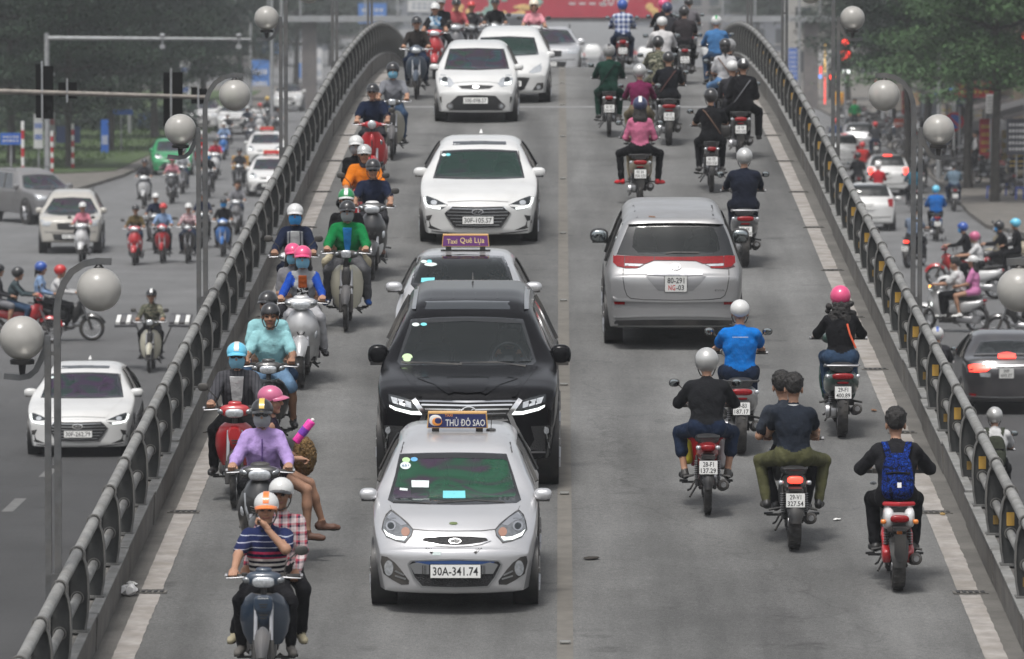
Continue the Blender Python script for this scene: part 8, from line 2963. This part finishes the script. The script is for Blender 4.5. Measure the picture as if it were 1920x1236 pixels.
def rear_hatch(label, mw, pm, lit, W=1.66):
 c = Car('hatch_rear', label, 'hatchback', mw, pm, name='hatchback_car', W=W)
 s = FOC / mw.translation.y
 cx, gy = VPX + mw.translation.x * s, HZ + (CAMH - mw.translation.z) * s
 def Q(*pts):
  return [(cx + x * s, gy - z * s) for x, z in pts]
 c.glass('rear_window', Q((-.55, 1.47), (.55, 1.47), (.66, 1.08), (-.66, 1.08)), Q((-.5, 1.43), (.5, 1.43), (.6, 1.12), (-.6, 1.12)), SCREENT)
 c.poly('tail_light', Q((.58, 1.0), (.76, 1.02), (.77, .74), (.62, .76)), LEDRED if lit else REDLENS, True, eps=.01)
 if lit:
  c.poly('high_brake_light', Q((-.16, 1.5), (.16, 1.5), (.16, 1.45), (-.16, 1.45)), LEDRED, eps=.03)
 c.poly('plate_recess', Q((-.3, .85), (.3, .85), (.3, .66), (-.3, .66)), pm, eps=.004)
 c.plate(Q((0, .75))[0], .28, .19, [('?', 0, 0, .2, .09, 1)])
 c.line('bumper_strip', Q((-.7, .42), (0, .40), (.7, .42)), 1.4, BLACKP, eps=.006)
 c.mirrors(*Q((.93, 1.02))[0], 2.4, .1, .07)
 c.seats(rear=True)
 c.done()
 return c
rear_hatch('white hatchback braking behind the globe lamp on the right street', pose(*street(1664, 366), 0, False), W_WHITE, True)
rear_hatch('silver hatchback ahead of the braking one on the right street', pose(*street(1612, 292), 0, False), W_SILVER, False)
rear_hatch('white hatchback beside the flyover rail on the right street', pose(*street(1630, 432), 0, False), W_WHITE, False)
rear_hatch('white hatchback far ahead by the right rail', pose(*street(1578, 318), 0, False), W_WHITE, False)
def rd(kind, at, way, blabel, body, rider, rlabel, plate='?s', extra=None, **kw):
 bk = dict(body=body, plate=plate, mirrors=kw.pop('mirrors', True), brake=kw.pop('brake', False))
 ppl = [P_(rlabel, **rider)]
 if extra:
  ppl.append(P_(extra[0], **{**PILL, **extra[1]}))
 kw = {**far, **kw}
 return ride(kind, at, way, blabel, bk, *ppl, **kw)
TEAL = CL('teal_grey', 66, 78, 82)
SKY = CL('pale_blue', 130, 155, 190)
# left: crossing pair, porter, waiting line, queue
rd('wave', street(118, 640), -90, 'black motorbike crossing the left street with two riders', BLKP, dict(shirt=WHITE, pants=BLK, helm='open', helmcol=HRD, visor=False, lod='mid'), 'man in a white shirt and red helmet crossing the left street', plate=None,
 extra=('woman in a pale blue shirt, blue and white helmet, behind the man in white', dict(shirt=SKY, pants=BLK, helm='open', helmcol=HBL, visor=False, band=HWH, hair='bob', female=True, lod='mid')))
rd('wave', street(38, 645), -90, 'red motorbike crossing at the left edge', REDP, dict(shirt=TEAL, pants=JEAN, helm='open', helmcol=HB, visor=False, lod='mid'), 'rider in dark teal on the red motorbike at the left edge', plate=None,
 extra=('passenger cut by the left edge on the red motorbike', dict(shirt=CHAR, pants=GREY, legs='short', helm='open', helmcol=HB, visor=False)))
xo, do = street(278, 700)
rd('cub', (xo, do), 'to', 'cream leg-shield motorbike carrying a wide goods tray', CREP, dict(shirt=CAMO, pants=BLK, helm='cap', helmcol=HB, lod='mid', band=HWH), 'trader in a patterned jacket with the wide goods tray', plate=None)
tr = thing('goods_tray', 'wide flat tray of small goods across the trader motorbike', 'tray', pose(xo, do + 1.25, 0, False))
for sg in (-1, 1):
 b = MB()
 b.box((sg * .56, 0, 1.0), (.44, .9, .04), rot=(.22, sg * .03, 0))
 put('shelf', b.mesh('shelf', 30), mat('tray_dark', (.06, .06, .065), .7), tr)
 for i in range(4):
  b = MB()
  b.box((sg * (.40 + i * .105), -.1, 1.02), (.085, .55, .05), rot=(.22, 0, 0))
  put('packet', b.mesh('packet', 30), PLATEW if i % 2 else GREYP, tr)
 b = MB()
 b.tube([(sg * .2, .1, .5), (sg * .42, .1, 1.0)], .016, 6)
 put('strut', b.mesh('strut', 30), DARKMETAL, tr)
L_ = [('scooter', (150, 492), WHTP, 'white scooter waiting in front of the champagne SUV', CL('salmon', 200, 125, 140), HWH, 'rider in salmon pink and a white helmet before the champagne SUV'),
 ('scooter', (250, 498), REDP, 'red scooter at the left of the waiting row', CL('moss_print', 90, 78, 50), HB, 'rider in a mossy brown shirt on the red scooter'),
 ('wave', (288, 470), GRYP, 'grey motorbike second in the waiting row', NAVY, HWH, 'rider in navy with a white helmet in the waiting row'),
 ('wave', (302, 494), REDP, 'dull red motorbike in the middle of the waiting row', SKY, HRD, 'rider in pale blue with a red helmet in the waiting row'),
 ('wave', (350, 494), BLKP, 'dark motorbike with a red bag in the waiting row', PLAIDM, HWH, 'rider in a pinkish check in the waiting row'),
 ('wave', (377, 466), BLKP, 'dark motorbike behind the pinkish check rider', NAVY, HB, 'rider in dark navy behind the pinkish check rider'),
 ('wave', (416, 482), BLUP, 'bright blue motorbike at the right of the waiting row', BLK, HB, 'rider in black with a blue mask on the bright blue motorbike'),
 ('scooter', (442, 440), GRYP, 'grey scooter beside the lamp poles', GREY, None, 'bareheaded rider in grey beside the lamp poles'),
 ('wave', (268, 388), WHTP, 'white motorbike by the green taxi', CHAR, HB, 'rider in charcoal by the green taxi'),
 ('scooter', (320, 382), BLKP, 'dark scooter with a lit indicator by the green taxi', CL('dusty_pink', 175, 120, 130), HPK2, 'rider in dusty pink by the green taxi'),
 ('wave', (340, 364), GRYP, 'grey motorbike behind the dusty pink rider', LGREY, HB, 'rider in light grey behind the dusty pink rider'),
 ('wave', (388, 372), BLKP, 'dark motorbike beside the lamp pole on the left street', BLK, HWH, 'rider in black and white helmet beside the lamp pole'),
 ('wave', (374, 322), REDP, 'red motorbike farther up the left street', CL('bright_red', 180, 40, 45), HWH, 'rider in bright red farther up the left street'),
 ('scooter', (402, 338), WHTP, 'white scooter between lamp pole and queue', CL('crimson', 165, 40, 60), HB, 'rider in crimson between lamp pole and queue'),
 ('wave', (447, 362), BLKP, 'black motorbike carrying a yellow crate', CHAR, HB, 'rider in charcoal before the yellow crate'),
 ('scooter', (418, 300), BLUP, 'blue scooter in the left queue', SKY, HWH, 'rider in pale blue on the blue scooter in the queue'),
 ('wave', (470, 285), GRYP, 'grey motorbike in front of the white taxi', GREY, HB, 'rider in grey in front of the white taxi'),
 ('wave', (425, 278), GRYP, 'motorbike before the waiting white car', CHAR, HSI, 'rider with a silver helmet before the waiting white car'),
 ('wave', (462, 262), BLKP, 'motorbike under the far left trees', DJEAN, HWH, 'rider in denim under the far left trees'),
 ('scooter', (486, 255), WHTP, 'white scooter far back by the poles', WHITE, HRD, 'rider in white far back by the poles'),
 ('wave', (500, 240), BLKP, 'dark motorbike far back by the poles', CHAR, HYL, 'rider in a yellow helmet far back by the poles'),
 ('wave', (520, 262), BLKP, 'dark motorbike near the flyover rail, left street', GREY, HB, 'rider in grey near the flyover rail, left street')]
for i, (k, at, body_, bl, sh_, hc, rl) in enumerate(L_):
 rd(k, street(*at), 'to', bl, body_, dict(shirt=sh_, pants=(BLK, DJEAN, CHAR)[i % 3], helm='cap' if hc else None, helmcol=hc, hair=None if hc else 'short', mask=MASKC if i in (6, 11) else None, female=i in (0, 1, 4, 9)), rl, plate=None, mirrors=i < 10)
b = MB()
b.box((0, 0, .25), (.62, .5, .5))
for k in range(4):
 b.box((0, -.26, .08 + k * .12), (.58, .02, .04))
o = put('delivery_crate', b, mat('crate_yellow', s_(190, 150, 80), .7, var=.2))
xo, do = street(447, 362)
o.matrix_world = pose(xo, do + 1.35, 0, False, .85)
tag(o, 'yellow delivery crate on the black motorbike in the left queue', 'crate')
# right: leaving, crossing and parked
RAIN = CL('rain_blue', 24, 96, 170)
Rr = [('scooter', (1757, 452), BLUP, 'dark blue scooter leaving along the right street', RAIN, HLB, 'rider in a bright blue raincoat on the right street', 'from', True),
 ('wave', (1648, 396), BLKP, 'motorbike directly behind the braking hatchback', CL('scarlet', 175, 36, 46), HWH, 'rider in scarlet with a black pack behind the braking hatchback', 'from', False),
 ('wave', (1714, 398), BLKP, 'dark motorbike right of the lamp pole, rider in teal', CL('teal', 45, 95, 115), HB, 'rider in teal right of the lamp pole', 'from', False),
 ('wave', (1728, 362), BLKP, 'motorbike farther up beside the no parking sign', LGREY, HWH, 'rider with a dark backpack farther up beside the no parking sign', 'from', False),
 ('wave', (1790, 396), BLKP, 'motorbike by the pavement corner carrying a heavy rider', CL('steel_blue', 100, 118, 132), HB, 'heavy rider in steel blue by the pavement corner', 'from', False),
 ('wave', (1618, 348), BLKP, 'motorbike beside the flyover rail, rider in a red raincoat', CL('rain_red', 175, 50, 48), HRD, 'rider in a red raincoat beside the flyover rail', 'from', False),
 ('wave', (1610, 372), BLKP, 'motorbike beside the flyover rail, rider in black', BLK, HB, 'rider in black beside the flyover rail', 'from', False),
 ('wave', (1642, 300), BLKP, 'motorbike with a glowing amber lamp ahead of the hatchback', CHAR, HRD, 'rider in charcoal with a red helmet ahead of the hatchback', 'from', False),
 ('scooter', (1568, 292), WHTP, 'scooter far ahead by the right rail', CL('navy_blue', 50, 70, 110), HRD, 'rider with a red helmet far ahead by the right rail', 'from', False),
 ('wave', (1872, 985), BLKP, 'motorbike below the right rail, rider with a green backpack', WHITE, HSI, 'rider in a white T-shirt with a green backpack below the right rail', 'from', False),
 ('wave', (1762, 792), BLKP, 'motorbike hidden behind the right rail by the dark saloon', CHAR, HWH, 'rider in a blue and white helmet beside the dark saloon', 'from', False),
 ('sport', (1716, 500), BLKP, 'black motorbike with a lit tail lamp behind the right lamp pole', CL('blue_grey', 110, 122, 140), None, 'rider in blue grey behind the right lamp pole', -22, False)]
for i, (k, at, body_, bl, sh_, hc, rl, way, big) in enumerate(Rr):
 r_ = rd(k, street(*at), way, bl, body_, dict(shirt=sh_, sleeve='short' if i in (9, 11) else 'long', pants=(BLK, DJEAN, CHAR)[i % 3], helm='open' if hc else None, helmcol=hc, visor=False, band=HBL if i == 10 else None, hair=None if hc else 'short', loose=.03 if i in (0, 5) else .006, build=1.25 if i == 4 else 1.08, lod='mid' if i in (0, 9, 10, 11) else 'far'), rl, brake=i in (11,))
 if i in (3, 9):
  _, _, cm_, _ = body('far', hip=(0, -.13, .865))
  backpack(('dark backpack on the rider by the no parking sign' if i == 3 else 'olive green backpack on the rider below the right rail'), r_[0].matrix_world.copy(), cm_, BLK if i == 3 else CL('olive_bag', 62, 66, 56), BLK, pocket=i == 9)
xs_, ds_ = street(1785, 622)
ride('tall', (xs_, ds_), 68, 'silver scooter turning left with a lit headlamp, two young riders', dict(body=SILP, accent=SILP, plate=None, lit=True, indicator=LEDAMBER),
 P_('boy in a white T-shirt and striped black trousers on the turning silver scooter', shirt=WHITE, sleeve='short', pants=BLK, hair='short', lod='mid', shoes=PLATEW, loose=.02),
 P_('girl in a pink T-shirt and white cap behind the boy in white', shirt=CL('pink_tee', 205, 130, 175), sleeve='short', legs='bare', pants=CL('pink_tee', 205, 130, 175), helm='cap', helmcol=HWH, strap=False, hair='long', female=True, lod='mid', shoes=PLATEW, **PILL), deck=False)
rd('wave', street(1800, 538), 78, 'bright red motorbike crossing from the right', REDP, dict(shirt=BLK, pants=BLK, helm='open', helmcol=HBL, mask=MASKC, lod='mid'), 'rider in black with a navy helmet and mask on the red motorbike', plate=None)
rd('scooter', street(1822, 560), 78, 'white scooter between the red one and the boy in white', WHTP, dict(shirt=WHITE, sleeve='short', pants=BLK, helm='open', helmcol=HPK2, female=True, lod='mid'), 'rider in a white blouse and pink helmet', plate=None)
rd('sport', street(1868, 535), 84, 'long dark motorbike with a brown seat and shiny exhaust', BLKP, dict(shirt=BLK, pants=BLK, helm='open', helmcol=HB, mask=MASKC, lod='mid'), 'driver in black with a blue mask on the long dark motorbike', plate=None,
 extra=('passenger in a light blue helmet on the long dark motorbike', dict(shirt=BLK, pants=BLK, helm='open', helmcol=HLB, lod='mid')))
for i, (px, py, a, k, m, lab) in enumerate([(1895, 500, 70, 'vespa', BEIP, 'beige scooter standing at the right edge'), (1925, 520, 70, 'scooter', WHTP, 'white scooter standing at the right edge'), (1925, 640, 80, 'wave', BLKP, 'dark motorbike wheel just inside the right edge'), (1885, 372, 20, 'wave', BLKP, 'black motorbike parked on the pavement by the tiered tree'),
 (1850, 350, 30, 'wave', GRYP, 'grey motorbike parked under the red and gold banner'), (1740, 300, 60, 'wave', BLKP, 'parked motorbike left of the no parking sign'), (1760, 292, 60, 'scooter', GRYP, 'parked scooter behind the no parking sign'), (1725, 286, 60, 'wave', REDP, 'parked red motorbike deep on the right pavement'), (1600, 240, 60, 'scooter', WHTP, 'first of the scooters parked far along the right pavement'),
 (1620, 246, 60, 'wave', BLKP, 'dark motorbike parked far along the right pavement'), (1640, 252, 60, 'wave', GRYP, 'grey motorbike parked near the far shop lamp'), (1585, 232, 60, 'wave', BLKP, 'last motorbike parked under the yellow notice'), (1905, 358, 40, 'scooter', BEIP, 'beige scooter parked at the shop door by the right edge')]):
 x, d = street(px, py)
 motorbike(k, lab, pose(x, d, R(a), False, .12 if i > 2 else 0), m, plate=None, group='parked motorbikes')
for x, d, a, i in PARKED:
 motorbike(('wave', 'scooter', 'wave', 'tall')[i % 4], '%s motorbike from the near end of the long parked row on the right pavement' % ordn[i], pose(x, d, R(a), False, .12), (BLKP, GRYP, REDP, BLKP, NAVP, WHTP)[i % 6], plate=None, group='motorbikes in the long parked row')
for px, py, sh_, lab, a in ((1770, 318, CL('denim_shirt', 80, 100, 125), 'man in denim standing under the trees on the right pavement', 2.0), (1830, 330, WHITE, 'person in white standing by the shop banner', 1.2), (1912, 345, CL('mustard', 170, 150, 60), 'person in mustard yellow by the right edge shop', 2.4), (1602, 252, GRAB, 'person in green by the far parked scooters', 3.0)):
 x, d = street(px, py)
 person(lab, Matrix.Translation((x, d, .13)) @ Matrix.Rotation(a, 4, 'Z'), lod='far', shirt=sh_, pants=BLK, hair='short', hip=(0, 0, .90), lean=0, grips=((-.24, .08, .86), (.24, .08, .86)), feet=((-.1, 0, .09), (.1, .06, .09)), knee=.05, elbow=.1, group='people on the right pavement')
# small stools and a tub by the shop door
for i, (px, py) in enumerate(((1858, 378), (1893, 372), (1912, 380))):
 x, d = street(px, py)
 b = MB()
 b.prism([(-.17, 0), (-.12, 0), (-.1, .4), (.1, .4), (.12, 0), (.17, 0), (.15, .45), (-.15, .45)], -.15, .15, 'xz')
 o = put('plastic_stool', b, mat('stool_blue', s_(70, 90, 170), .5))
 o.location = (x, d, .13)
 tag(o, ['blue plastic stool beside the tiered tree trunk', 'blue plastic stool between the shop sign and the tree', 'blue plastic stool nearest the right edge'][i], 'stool', 'blue plastic stools by the shops')
# faint traffic beyond the crest
for i, (px, d) in enumerate(((1075, 520), (1110, 560), (1210, 540), (1255, 600), (960, 620), (1330, 580))):
 copy_tree(V1.root, pose((px - VPX) * d / FOC, d, 0 if px < 1100 else PI, False), ['faint white car left of centre beyond the crest', 'faint car beside the checked shirt rider', 'faint white car right of the checked shirt rider', 'faint car behind the hot pink helmet', 'faint car beyond the silver SUV', 'faint car beyond the right crest'][i])
for i, (px, d) in enumerate(((1095, 480), (1130, 500), (1190, 520), (1230, 470), (1290, 530), (1040, 540))):
 x = (px - VPX) * d / FOC
 ride('wave', (x, d), 'from' if i % 2 else 'to', 'faint motorbike %s beyond the crest' % ['left of the checked shirt rider', 'just under the footbridge', 'behind the checked shirt rider', 'under the year on the billboard', 'near the right crest lamps', 'next to the silver SUV'][i], dict(body=BLKP, plate=None, mirrors=False),
 P_('faint rider %s beyond the crest' % ['left of the checked shirt', 'just under the footbridge', 'behind the checked shirt', 'under the year on the billboard', 'near the right crest lamps', 'next to the silver SUV'][i], shirt=(CHAR, GREY, SIGNRED, BLK, SKY, GREY)[i], helm='cap', helmcol=(HRD, HWH, HB, HWH, HB, HPK)[i]), **far)
# litter on the deck
for nm, px, py, sz, m, lab in (('plastic_bag', 238, 1122, (.10, .08, .05), mat('film_white', (.62, .62, .62), .4), 'crumpled white plastic bag in the left gutter'), ('paper_scrap', 243, 1102, (.07, .04, .015), PLATEW, 'white paper scrap beside the plastic bag in the gutter'), ('paper_scrap', 1572, 978, (.05, .03, .008), PLATEW, 'white paper scrap on the road right of the olive trousers'),
 ('fallen_leaf', 1110, 1052, (.09, .05, .01), mat('leaf_dark', (.03, .025, .02), .8), 'dark fallen leaf on the road by the centre line'), ('fallen_leaf', 1640, 772, (.05, .03, .01), mat('leaf_brown', (.16, .08, .04), .7), 'brown fallen leaf in the right gutter beside the pink helmet'), ('fallen_leaf', 1700, 845, (.05, .04, .01), mat('leaf_ochre', (.3, .2, .07), .7), 'ochre fallen leaf in the right gutter above the backpack rider'), ('fallen_leaf', 1770, 968, (.05, .03, .01), mat('leaf_ochre', (.3, .2, .07), .7), 'ochre fallen leaf on the right edge line')):
 x, d = fly(px, py)
 b = MB()
 b.sq((0, 0, sz[2]), sz, .8, .8, 12, 6)
 rq = random.Random(px)
 b.v = [(v[0] * rq.uniform(.7, 1.2), v[1] * rq.uniform(.7, 1.2), v[2] * rq.uniform(.6, 1.3)) for v in b.v]
 o = put(nm, b, m)
 o.matrix_world = pose(x, d, rq.uniform(0, 6))
 tag(o, lab, 'litter', 'litter on the flyover')
# ------------------------------------------------------------------ the hazy air
hz = MB()
hz.box((0, 800, 14.0 - 7.6), (1240, 1700, 17.2))
hm = bpy.data.materials.new('haze')
hm.use_nodes = True
hn = hm.node_tree
hn.nodes.clear()
ho = hn.nodes.new('ShaderNodeOutputMaterial')
hv = hn.nodes.new('ShaderNodeVolumePrincipled')
hv.inputs['Color'].default_value = (0.93, 0.96, 1.0, 1)
hv.inputs['Density'].default_value = 0.0003
hv.inputs['Anisotropy'].default_value = 0.0
hn.links.new(hv.outputs[0], ho.inputs['Volume'])
put('haze', hz.mesh('haze', 0), hm, kind='stuff')
